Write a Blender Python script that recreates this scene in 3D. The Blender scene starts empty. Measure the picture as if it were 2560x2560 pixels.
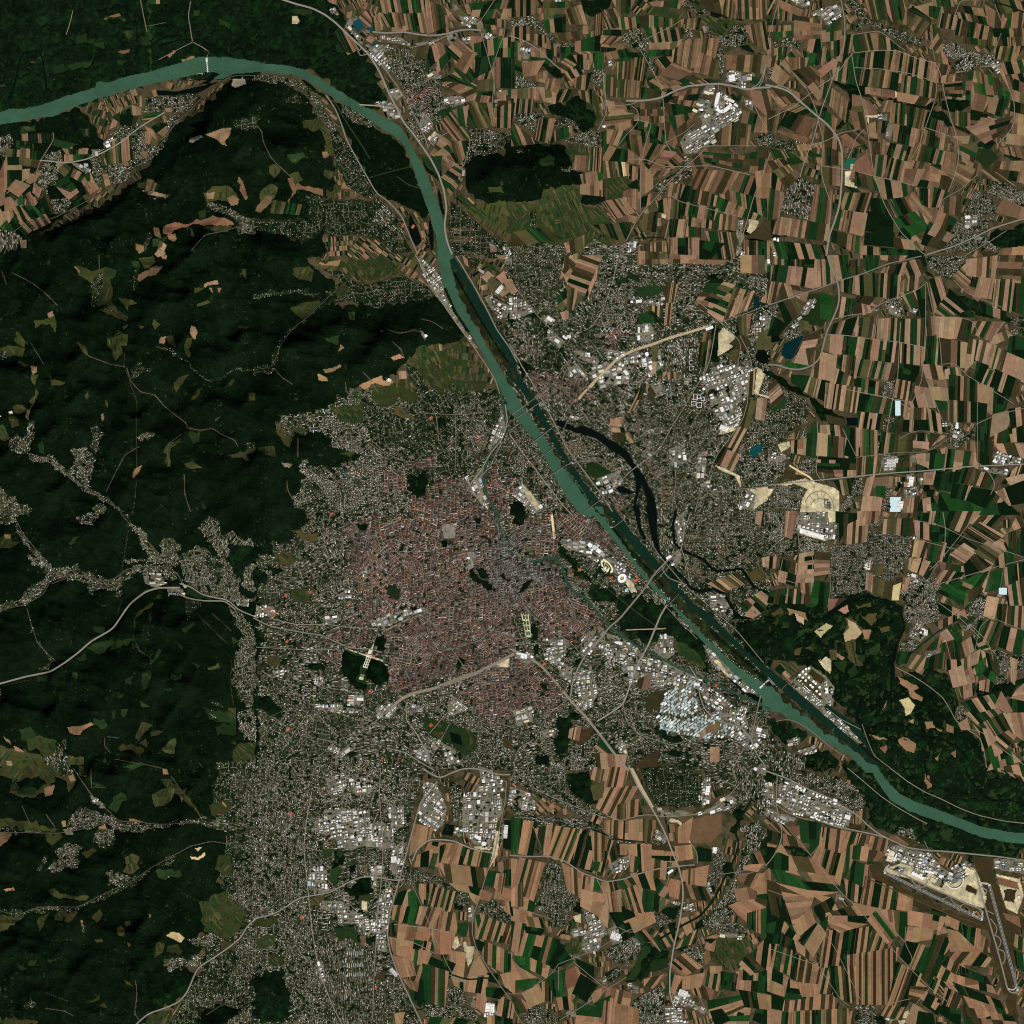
import bpy, math, random
import numpy as np
random.seed(11)
rng = np.random.default_rng(11)
scene = bpy.context.scene
COL = scene.collection
# ---------------------------------------------------------------- camera, sky, sun, exposure
# one photograph pixel is 10 m on the ground; x east, y north, metres; straight down from 100 km
CAM_H = 100000.0
cam_d = bpy.data.cameras.new('camera')
cam_d.sensor_width = 36.0
cam_d.lens = 36.0 * CAM_H / 25600.0
cam_d.clip_start = 1000.0
cam_d.clip_end = 400000.0
cam = bpy.data.objects.new('camera', cam_d)
cam.location = (0, 0, CAM_H)
COL.objects.link(cam)
scene.camera = cam
SUN_EL, SUN_AZ = math.radians(44), math.radians(148)
world = bpy.data.worlds.new('World'); scene.world = world; world.use_nodes = True
wn = world.node_tree.nodes; wl = world.node_tree.links
sky = wn.new('ShaderNodeTexSky'); sky.sky_type = 'NISHITA'; sky.sun_disc = False
sky.sun_elevation = SUN_EL; sky.sun_rotation = SUN_AZ; sky.altitude = 200
wl.new(sky.outputs[0], wn['Background'].inputs[0]); wn['Background'].inputs[1].default_value = 0.06
sun_d = bpy.data.lights.new('sun', 'SUN'); sun_d.energy = 4.55; sun_d.angle = math.radians(0.5); sun_d.color = (1, .96, .9)
sun = bpy.data.objects.new('sun', sun_d); COL.objects.link(sun)
sun.rotation_euler = (math.pi / 2 - SUN_EL, 0, math.pi - SUN_AZ)
scene.view_settings.view_transform = 'Standard'; scene.view_settings.look = 'None'
scene.view_settings.exposure = 0.0; scene.view_settings.gamma = 1.0
scene.view_settings.use_curve_mapping = False
scene.cycles.max_bounces = 3; scene.cycles.diffuse_bounces = 2
scene.cycles.filter_width = 1.1
# ---------------------------------------------------------------- traced outlines: P area, L line, Q strip-field block (tile units of 33 m)
DATA = {}
DATA[(0, 0)] = '''P f -5,90 20,92 60,82 80,110 60,155 40,170 30,178 60,165 100,140 125,108 130,95 150,85 175,60 195,58 195,195 -5,195
P a -5,-5 195,-5 195,60 120,60 60,80 -5,90
P w -4,86 7,82 19,82 32,79 48,73 72,66 73,62 83,62 90,59 110,55 130,49 150,43 170,43 197,47 197,54 176,56 168,60 161,60 168,55 156,54 144,57 130,60 109,65 96,68 80,73 60,79 51,83 40,88 33,88 20,91 -4,95
P W 118,68 133,69 156,64 165,57 168,55 161,55 156,59 140,61 158,60 150,64 165,62 150,70 133,72 119,72
P W 53,85 57,91 60,97 56,99 53,93
P y 176,60 185,60 186,64 178,67 175,65
P y 144,105 153,103 154,105 146,109 144,108
P y 182,58 184,59 183,60
P m 78,14 89,10 91,12 80,15
P m 90,12 96,15 94,17 90,14
P c 78,14 90,10 91,12 80,15
P m 106,28 113,27 113,34 107,34
P m 92,24 101,23 100,28 97,30
P m 57,28 65,25 66,31 58,34
P m 70,33 79,31 80,37 72,35
P m 65,32 72,29 70,33
P c 89,39 98,37 97,40 90,40
P m 40,50 48,48 50,53 41,56
P m 50,50 58,47 70,46 68,50 53,52
P m 165,14 174,18 173,22 166,18
P m 114,58 112,0 114,0
P G 112,0 120,0 119,3 114,3
P t 118,0 121,0 121,3 118,3
P c 126,42 131,38 133,39 128,44
P c 137,45 147,42 147,44 138,47
P m 28,44 33,40 33,42 31,46
P m 146,8 151,8 150,12 146,12
P m 88,45 93,46 93,49 89,49
P m 16,96 26,95 27,99 15,100
P m 61,97 68,97 68,104 63,103
P m 70,84 74,83 73,87 69,87
P o 92,85 103,78 113,88 107,92 100,96 92,95
L r 1.2 55,8 53,17 50,26
L r 1.2 106,0 110,20 111,24
L r 1.2 110,20 125,17
L r 1.5 144,1 142,12 144,23 145,32 152,35 158,39 156,44
L r 1.2 145,32 133,38 120,45
L W 1.3 6,75 10,66 13,55 15,45 18,40 26,38 30,39 32,44 33,52 34,60 35,67 38,69
L W .9 83,7 87,3 95,5 101,10 103,20 103,30 106,35 113,36 118,31 125,27 135,26 140,29
L W .9 120,34 135,30 150,30 165,35 174,42
L W 1.2 177,38 180,35 184,38 184,43 192,41
L W 1.2 30,22 35,18 40,20
L r 1.4 193,57 180,57 173,58 163,65 155,71 148,78 144,83 138,88 133,92 128,99 122,105
L R 2.2 124,85 110,93 100,100 92,107 78,115 66,120 52,123 42,122 30,121
L r 1.2 40,100 41,105 30,122 28,130 20,134 10,142 5,146
L r 1.5 3,192 10,175 20,168 40,165 60,155 82,142 95,130 110,121 122,108 135,90
P u 110,74 150,70 146,78 140,85 128,84 115,86 106,86 110,80
P u 82,101 92,95 104,93 108,98 116,97 120,106 127,104 124,112 115,120 100,128 98,134 90,136 80,131 76,124 68,122 67,118 76,112 88,108
P i 78,107 88,104 89,107 79,112
P i 69,113 73,113 74,117 70,118
P i 53,123 58,123 68,128 66,132 60,128
P u 33,118 45,113 48,120 43,124 45,130 41,140 35,142 36,148 30,142 28,134 32,128
P u 35,150 45,148 55,152 50,160 42,162 36,157
P u 68,120 77,121 78,132 82,137 70,140 69,130
P u -2,104 8,102 11,108 8,115 4,118 -2,116
P u -2,170 8,172 14,180 12,190 3,194 -2,194
P u 128,88 138,86 134,92 126,100 123,98
P u 156,152 170,155 182,162 193,168 193,178 180,176 178,166 168,162 158,158
P s 175,93 182,90 195,88 195,98 182,98
P u 80,133 92,130 100,126 96,136 84,140
P u 107,144 117,145 130,148 128,150 112,148
P s 107,190 110,182 114,175 115,180 112,190
L r 1.2 146,190 156,178 170,175 185,170 192,165
P t 156,103 168,98 175,97 174,103 170,108 172,111 168,110 164,106
P t 120,93 126,94 127,100 124,104 117,99 120,97
P c 181,134 184,138 186,144 188,150 186,152 183,147 180,138
P o 156,146 162,141 175,142 180,148 180,156 168,152 156,152
P t 172,150 177,148 181,151 180,155 175,156 173,153
P c 124,172 133,168 140,170 155,166 161,163 166,165 176,168 177,170 170,171 157,170 145,170 135,173 128,178 124,177
P c 127,178 133,177 135,181 132,183 128,181
P c 103,184 109,186 109,190 106,192 103,188
P m 116,181 122,180 122,186 116,187
P m 122,180 127,179 126,183 123,184
P o 141,171 146,174 148,180 145,179
P o 104,139 112,136 112,144 105,142
P m 150,160 156,158 156,166 151,166
P o 155,171 176,171 172,176 155,174
P f 133,178 144,172 146,182 136,186
Q 17,101 40,101 40,108 18,108 ttdddtdddd
Q 13,107 24,107 24,113 13,111 gd
Q 5,112 33,115 33,122 4,119 oodtttggdd
Q 16,112 22,113 22,120 16,119 t
Q 2,119 17,119 16,124 4,124 d
Q 15,119 32,122 30,127 15,124 ok
Q 23,121 30,122 29,123 23,123 t
Q 4,124 16,125 16,128 5,128 t
Q 0,130 5,118 6,144 0,144 bt
Q 7,129 22,128 21,134 7,143 dtttt
Q 6,129 16,129 16,139 6,145 gdd
Q 41,105 57,109 50,112 41,110 mg
Q 47,111 54,111 54,116 50,116 ttgt
Q 54,113 66,112 65,117 54,116 dt
Q 49,117 56,117 57,122 49,122 t
Q 56,117 67,117 66,121 56,121 Ggd
Q 43,123 50,123 46,127 44,128 t
Q 44,128 49,124 53,127 49,133 ook
Q 53,123 60,130 48,138 44,132 d
Q 56,128 66,133 62,138 54,133 ttgd
Q 50,133 66,154 60,158 42,140 gdgtdgd
Q 42,140 50,149 55,152 60,146 kttg
Q 62,137 66,131 69,136 66,144 ttgg
Q 64,141 69,136 73,143 67,147 ttt
Q 68,130 72,138 74,142 70,145 tt
Q 80,110 98,103 100,120 80,124 dgotogtttd
Q 92,109 95,118 97,125 94,124 tt
Q 78,118 81,130 82,131 80,120 gg
Q 78,132 81,132 83,139 80,140 tt
Q 76,118 79,120 80,124 77,124 t
Q 109,95 113,97 118,99 112,98 tt
Q 110,96 117,99 119,106 112,100 ttt
Q 115,96 120,93 126,94 118,100 dd
Q 110,100 121,104 118,110 110,107 ttoo
Q 108,114 112,117 110,119 107,116 t
Q 89,80 92,82 90,86 88,85 t
Q 92,85 98,82 99,90 92,95 gd
Q 100,80 106,82 106,86 101,87 t
Q 106,73 108,74 109,80 106,80 to
Q 83,97 86,90 88,92 87,95 t
Q 108,90 112,86 125,83 115,90 tgGd
Q 125,82 129,82 129,84 126,84 t
Q 86,89 90,85 90,92 88,91 g
Q 91,87 104,88 101,95 91,94 dddk
Q 112,136 116,137 114,144 111,144 t
Q 116,138 121,141 118,145 115,144 otg
Q 113,145 127,148 126,149 113,147 tt
Q 117,173 120,173 122,180 118,178 t
Q 122,183 126,186 124,190 120,189 ot
Q 155,147 158,147 158,150 156,150 ot
Q 159,147 162,146 161,150 159,150 t
Q 0,143 5,141 4,153 0,155 ttk
Q 5,144 12,136 22,140 11,151 gttt
Q 22,131 28,133 26,140 20,137 tt
Q 28,129 31,129 29,133 27,133 t
Q 22,140 28,137 26,143 24,146 d
Q 26,138 34,146 31,150 25,145 ttk
Q 16,147 24,155 22,158 17,152 tk
Q 11,150 18,148 18,154 12,157 tgg
Q 4,150 11,148 11,156 9,158 4,158 t
Q 20,147 23,145 25,150 22,152 t
Q 23,151 28,148 29,152 25,156 b
Q 29,152 36,148 40,160 33,162 gddk
Q 3,160 9,158 10,163 5,170 tt
Q 0,158 5,166 4,172 0,174 tt
Q 10,157 17,155 24,164 14,170 dtdtg
Q 17,156 26,156 32,163 24,165 ddG
Q 20,165 34,162 38,168 26,174 ttktkt
Q 12,170 20,166 26,172 20,178 gtd
Q 5,172 12,162 14,169 8,175 gdg
Q 0,172 5,167 8,173 2,174 g
Q 16,182 20,182 20,187 17,187 tt
Q 118,192 122,188 125,192 120,194 t'''
DATA[(0, 1)] = '''P f -5,-5 195,-5 195,195 -5,195
P a -5,-5 20,-5 20,10 10,20 -5,15
P a 2,28 18,38 10,48 2,46
P o 56,6 60,8 70,12 77,10 80,9 89,11 88,16 84,18 86,25 86,36 90,42 98,46 97,50 90,48 80,43 76,42 84,38 74,38 70,32 72,24 68,20 62,16
P c 58,8 62,12 61,14 57,9
P c 103,16 110,12 118,8 124,8 118,15 112,16 106,20 104,18
P m 100,4 105,4 106,10 101,8
P m 80,10 89,11 88,16 80,14
P o 105,2 116,0 118,5 110,10
P t 122,0 127,0 126,3 123,2
P t 157,21 165,19 166,22 158,23 156,25 155,23
P t 159,25 161,25 162,29 160,27
P t 165,25 168,25 166,29
P o 148,25 156,24 154,26 148,29
P o 150,37 158,34 160,36 150,39
P o 90,32 98,33 106,36 98,38 98,43 95,38
P o 64,41 65,44 63,45
P t 37,44 41,42 42,48 39,49
P o 27,49 37,48 43,44 44,54 43,59 39,52 33,52 28,55
P o 13,57 16,59 20,65 19,69 11,64
P o 0,70 10,68 20,70 18,76 8,76 0,78
P c 24,83 29,84 29,88 26,90
P o 25,90 30,90 27,98 25,95
P o 15,79 22,83 20,84 14,81
P o 28,100 30,104 24,112 22,110 27,105
P c 21,116 23,117 22,124 20,122
P o 38,92 44,94 51,96 47,98 40,98
P o 10,114 18,113 21,116 18,119 12,119
P o 7,122 14,122 16,128 10,130
P o 0,128 4,128 6,134 10,138 4,140 0,138
P o 60,65 66,69 68,75 67,76 62,70
P o 82,63 92,58 98,60 97,68 92,68 94,74 88,80 86,72 82,68
P o 94,54 98,52 97,55 94,56
P c 122,62 126,61 125,67 121,66
P o 126,61 132,61 134,70 128,66
P c 145,53 148,54 150,58 148,64 146,62 144,58
P o 142,62 146,62 145,68 144,77 141,74 140,68
P o 132,96 136,92 144,90 140,94 134,103 132,100
P o 146,107 150,101 152,101 151,106 145,110
P o 180,53 189,54 186,57 182,57
P o 170,99 176,93 178,94 174,99
P o 163,123 168,121 165,124 163,125
P o 188,104 193,103 193,109 189,109
P o 65,106 68,102 67,108 66,108
P o 81,109 83,112 83,115 81,113
P c 77,120 79,119 80,123 78,125
P m 143,135 152,132 151,140 146,142
P o 124,148 128,142 138,138 136,141 130,145 129,152 130,158 127,160 125,155 127,150
P o 140,157 146,155 150,158 154,160 150,160 142,160
P o 170,150 185,148 193,142 193,148 186,150 190,156 180,152
P c 104,160 108,158 106,163 102,168 101,166
P m 30,142 34,140 35,150 31,148
P m 151,185 156,190 154,192
P o 106,53 110,54 108,56
P o 117,48 122,52 118,56 116,52
P o 183,10 187,11 187,18 184,15
P s 68,22 75,13 78,14 78,22 76,30 72,40 67,30
P s 75,38 85,40 88,44 82,40
P s 101,18 104,10 106,8 104,22 102,26
P u 8,140 14,135 18,140 21,126 26,124 26,134 24,150 18,150 10,147
P u 68,130 74,128 80,133 76,140 74,150 70,145
P s 100,85 106,80 110,79 110,85 119,86 116,89 108,88 104,92 99,94
P u 54,148 66,143 68,148 72,148 72,160 70,172 66,174 56,166 50,164 56,158
P u 26,150 40,152 50,160 56,168 68,174 80,180 90,188 95,193 90,192 78,184 66,178 54,170 46,162 38,156 26,157
P u -2,172 5,178 4,183 12,182 24,190 22,195 -2,195
P u 71,190 78,185 82,190 78,195 70,195
P u 107,139 114,133 116,134 114,140 108,142
P s 118,68 132,70 138,76 146,84 152,90 160,93 168,92 180,85 190,86 193,84 193,87 180,87 168,94 158,95 148,88 140,80 130,72 120,70
P s 83,62 96,57 92,60 84,63
P i 0,119 2,121 1,122 -1,121
P i 7,118 10,117 10,119 8,120
P s 0,72 6,72 4,80 0,80
P s 185,142 193,140 193,144 188,146
L r 1.3 97,85 100,95 107,103 118,105 124,113 130,118 141,126 142,130 152,132 161,130 168,135 178,139 180,144
L m 1.4 95,74 95,82 100,98 104,110 104,130 104,150 104,160
L m 1.3 104,172 103,185 101,195
L r 1 10,13 20,18 27,22 36,29 45,38
L r 1 2,12 6,22
L r 1 76,0 76,10 72,22 70,38
L r 1 60,66 68,76 84,82 95,84
L r 1 28,101 26,110 22,118
L r 1.2 26,152 45,158 56,170 70,178 82,186 95,193
L r 1 81,178 88,164 96,150 106,144
L r .9 138,135 128,142 127,155
L r .9 24,66 34,82
L r .9 140,165 140,180 144,193'''
DATA[(0, 2)] = '''P f -5,-5 195,-5 195,195 -5,195
P o 0,20 6,16 9,18 10,22 18,22 12,26 0,28
P c 4,17 9,17 9,20 5,20
P m 53,24 57,19 62,18 56,25
P m 71,86 80,87 80,92 72,90
P m 66,102 75,98 85,96 88,98 82,102 80,106 75,107 70,104
P m 88,98 102,94 102,97 92,102 84,105
P m 58,110 66,106 67,111 62,112
P m 29,124 38,123 36,128 29,128
P m 56,120 60,120 60,126 56,124
P o 103,80 106,74 115,68 117,69 113,73 106,78
P m 114,76 116,80 115,84 113,80
P m 138,88 147,83 148,85 141,91
P m 135,98 140,102 138,104
P m 109,121 115,118 116,122 113,132 110,134 108,128
P m 114,114 118,108 121,103 123,104 119,111 116,114
P m 95,126 102,123 100,130 97,128
P m 91,138 96,136 92,140
P m 124,133 131,132 130,135 125,134
P m 126,124 138,122 138,126 128,126
P o 157,117 165,114 166,117 158,119
P m 146,113 152,116 150,118
P c 52,162 62,161 70,158 72,160 64,164 62,167 54,166
P m 72,155 80,156 83,160 80,163 72,160
P o 103,170 108,158 116,160 110,166 106,173
P o 114,166 120,164 124,165 120,168 115,169
P o 123,178 130,171 134,170 133,182 126,181
P o 90,178 94,174 110,178 110,180 92,180
P o 106,174 111,170 112,177
P m 97,152 98,148 93,148 94,155
P m 86,150 89,148 88,155 86,156
P m 107,142 112,145 115,147 108,147
P m 160,150 172,150 178,152 178,160 164,158 158,156
P m 163,162 178,160 178,168 164,169
P o 172,148 178,148 178,156 174,156
P m 15,164 24,162 28,168 26,174 16,172
P v 20,172 30,168 34,170 44,172 42,184 34,186 28,178 22,180
P o -2,176 10,178 24,182 36,186 30,195 -2,195
P c 3,168 8,172 9,175 5,172
P t 5,188 9,188 10,192 6,192
P c 11,176 16,179 18,181 12,180
P o 50,184 64,185 64,190 54,190
P m 90,188 110,190 100,194
P v 176,180 182,174 193,174 193,186 182,190 176,190
P o 174,174 178,173 178,176
P m 176,76 180,80 178,82
P m 142,54 152,60 160,64 160,67 148,64 140,62
P m 175,94 180,98 176,100
P u -2,-2 18,-2 12,8 -2,8
P u 12,8 20,16 26,26 34,34 40,42 50,42 54,46 44,50 36,56 30,64 22,70 10,74 -2,74 -2,70 18,68 20,60 28,54 38,48 34,40 24,38 22,34 28,34 20,24 14,16
P u 44,44 58,38 60,44 76,50 84,52 94,46 100,41 112,40 128,40 134,46 134,52 126,52 120,46 108,46 100,48 94,56 82,58 72,58 66,54 54,50 40,52
P i 108,46 120,46 126,54 118,57 110,54
P u 58,4 66,0 76,2 74,8 62,8
P u 94,-2 100,8 112,18 122,33 136,34 134,40 112,38 96,40 92,36 112,36 106,20 98,10
P u 122,22 130,19 136,24 136,34 126,36 122,32
P u 150,14 158,2 166,8 167,18 176,14 184,20 193,20 193,28 182,26 174,32 170,36 162,28 154,18
P u 136,34 148,26 160,32 170,34 176,44 182,52 180,60 186,65 193,64 193,68 180,70 164,64 150,60 138,52
P s 163,36 160,34 168,38 170,46 160,48
P u 182,46 188,38 193,38 193,60 184,58
P u 20,74 24,82 28,88 22,92 26,84
P s 24,82 30,94 36,106 44,110 48,116 38,118 30,120 38,112 34,104
P s 66,54 72,56 72,64 68,62
P u 86,60 94,58 92,64 88,64
P s 141,65 151,68 144,80 142,82
P u 174,72 182,78 190,86 193,92 193,150 180,142 176,132 176,118 178,105 180,98 186,95 178,84
P u 178,140 188,138 190,142 182,144
P u 180,148 193,148 193,174 186,172 182,164
P s 158,140 168,144 168,148 160,146
P s 154,146 162,150 165,158 158,154
P u 34,186 44,180 52,172 50,180 54,192 48,195 38,195
P s 42,174 52,170 52,176 44,180
P u 180,188 193,186 193,195 178,195
P i 126,57 138,58 140,62 128,62
P i 184,66 187,66 187,71 183,71
P i 175,66 182,68 180,71
P y 137,53 142,56 140,58
P u -2,132 2,132 1,142 -2,142
P f 172,22 184,24 192,26 186,40 180,48 172,32
P f 164,38 167,40 165,42 162,40
L R 3 -2,130 20,124 40,120 52,112 60,106 70,97 86,88 94,76 100,68 110,60 120,57 136,57
L R 2 136,54 144,56 152,62 164,65 172,66 180,74 195,80
L R 2.2 136,62 142,65 155,67 170,67 178,74
L r 1.8 44,50 55,47 66,48 76,52 86,51 96,43 108,41 124,41 134,46 138,54
L r 1.5 40,54 50,50 56,50 68,54 82,57 92,52 100,47
L r 1.3 12,4 18,16 28,28 36,38 38,44
L r 1.2 38,54 34,62 20,70 -2,74
L r 1.2 22,72 26,86 30,98 40,110 46,114
L m 1.2 98,14 94,35 92,46
L m 1 86,88 92,68 104,56
L r 1 92,0 100,10 114,24 122,34
L m 1.2 103,80 102,94 106,104 115,110 115,120
L m .9 150,77 170,98
L m .9 160,76 175,90
L m 1 175,112 174,130 176,146
L r 1 0,178 12,180 24,184 36,186
L r 1 80,170 80,176 84,181
L r .9 82,169 91,170
L m 1.2 2,131 22,127
L r .9 88,186 112,190 125,193'''
DATA[(0, 3)] = '''P f -5,-5 178,-5 178,120 150,125 150,140 125,145 140,170 105,195 -5,195
P s 165,-5 195,-5 195,195 130,195 140,170 155,150 155,125 178,110 165,90 172,50 160,35
P f 110,150 140,145 150,160 140,172 110,182
P f 150,190 155,182 170,178 182,182 188,193 150,195
P o -2,-2 40,-2 42,10 34,18 24,22 8,18 10,8 -2,6
P f 12,10 30,6 36,12 30,16 16,15
P m 16,16 28,15 28,20 18,20
P o 40,0 50,2 58,8 56,14 52,18 51,10 42,6
P c 52,6 56,4 58,9 54,10
P c 34,15 42,12 40,20 35,21
P o 60,-2 68,-2 66,6 60,5
P o 115,20 122,16 130,12 133,17 130,24 124,28 118,29
P o 122,8 130,8 142,20 150,30 148,32 138,22 126,14
P c 124,0 127,0 128,4 124,4
P o 134,18 142,14 140,20
P c 136,20 139,22 138,25
P m 86,22 92,18 96,20 88,34 82,30
P m 70,10 80,12 74,14
P o -2,38 20,39 44,46 40,50 10,46 -2,48
P c 0,48 8,46 10,50 4,56 0,60
P c 98,38 108,40 109,43 102,46 98,43
P c 75,44 80,42 81,47 75,50
P c 47,40 50,39 50,44 48,44
P o 35,50 46,49 48,52 40,58 36,55
P o 62,64 70,60 74,62 66,68
P o 95,67 100,64 106,67 104,72 106,75 100,80 93,78 96,73
P c 5,90 12,89 13,91 6,92
P o 37,92 42,90 46,94 60,96 68,96 66,99 56,98 46,98 40,95
P o -2,108 12,112 20,110 12,118 -2,124
P o 30,112 38,108 34,118 31,122
P o 50,112 58,106 60,108 56,114 50,115
P o 45,108 52,104 48,115 42,114
P o 89,120 92,118 96,122 94,126 90,125
P o 94,116 98,115 100,118 96,119
P o 72,129 78,128 79,130 74,131
P m 58,133 65,132 64,133
P o 97,130 100,132 98,134
P o 120,130 125,132 124,138 117,143
P o 127,134 134,132 138,138 136,141 126,138
P c 113,109 115,110 114,113
P m 24,144 30,143 28,148 22,148
P m 37,143 42,143 40,146
P m 14,146 22,150 18,152
P o 67,175 76,170 76,174 70,176
P o 0,160 3,165 2,170 0,168
P o -2,186 20,188 30,190 28,194 -2,194
P o 92,155 100,163 102,165 96,162
P o 76,178 80,176 82,180
P v 150,101 162,95 172,94 174,100 184,102 186,110 180,122 172,130 160,124 153,118 152,108
P v 165,66 174,66 176,82 168,80 162,76
P o 165,82 170,88 163,86
P v 112,184 130,183 130,193 110,193
P o 158,28 168,24 176,26 172,34 160,36
P t 168,25 171,28 171,30 168,27
P m 154,120 162,121 160,124 154,124
P o 165,130 175,132 178,136 168,138
P c2 126,126 130,123 136,124 140,128 136,131 130,128
P y 136,129 138,130 137,132
P c2 144,66 150,67 155,63 155,66 150,69 145,68
P y 148,60 153,59 150,62
P y 124,80 132,78 128,82 125,83
P m 118,76 136,76 138,80 126,84 120,82
P o 70,112 76,106 78,110 74,116
P c 62,113 64,114 63,118
P u 53,34 60,31 72,32 84,36 90,40 86,46 78,42 66,45 54,46 50,44
P i 48,46 54,46 56,50 50,50
P i 68,20 72,22 78,27 80,30 76,30 70,25
P u 90,40 100,40 120,42 130,41 140,40 155,38 158,42 140,43 120,45 105,48 90,46 74,46 72,56 76,62 84,58 86,46
P u 42,62 48,58 54,56 60,60 62,72 60,76 52,74 42,79 38,76 44,70
P s 36,65 38,70 32,76 28,76
P s -2,44 8,44 20,47 24,46 44,48 30,49 10,49 -2,48
P s -2,104 10,105 20,108 30,103 45,104 60,103 70,100 78,94 88,88 100,84 110,78 115,74 114,78 104,87 92,92 82,97 72,102 60,107 45,107 25,108 15,112 -2,107
P u 80,78 84,78 96,80 102,84 90,88 82,86
P s 119,74 126,70 128,65 133,67 128,72 122,74
P u 152,34 158,40 172,40 178,44 178,48 165,48 158,44
P u 175,8 195,-2 195,195 168,195 185,180 172,178 150,182 135,190 130,188 142,176 165,168 175,165 165,155 150,155 158,150 180,152 180,138 175,130 185,118 188,110 172,98 175,84 178,74 176,62 182,55 178,48 180,32 176,20
P u 142,130 155,126 165,126 168,132 160,136 148,136
P u 125,145 140,142 155,142 165,145 160,152 140,148 128,154
P s 40,-2 56,0 56,4 46,6
P u 54,0 60,6 64,9
P s 17,176 24,172 28,176 20,182
P s 62,116 66,118 64,128
L R 2.6 195,112 186,120 182,128 172,136 160,144 150,150 146,158 142,168 136,176 125,181 112,185 103,193
L r 1.3 56,0 62,8 68,18 75,26 84,34 90,40 100,40 120,42 152,40
L r 1.2 130,6 140,20 150,32 154,40
L r 1.2 -2,48 20,48 44,49 52,48 70,44 84,40
L r 1.2 -2,106 14,110 30,104 60,104 78,95 100,85 114,75 130,66 145,58 160,55 175,58 180,50 195,45
L r 1 70,0 70,14 80,14
L r 1 103,160 104,170 102,185 106,190
L r 1 36,180 50,182 56,186
L m 1 36,168 52,174
L r 1 36,34 42,44
L r 1 18,28 24,42
L r 1 156,186 165,180 172,177 185,180'''
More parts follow.
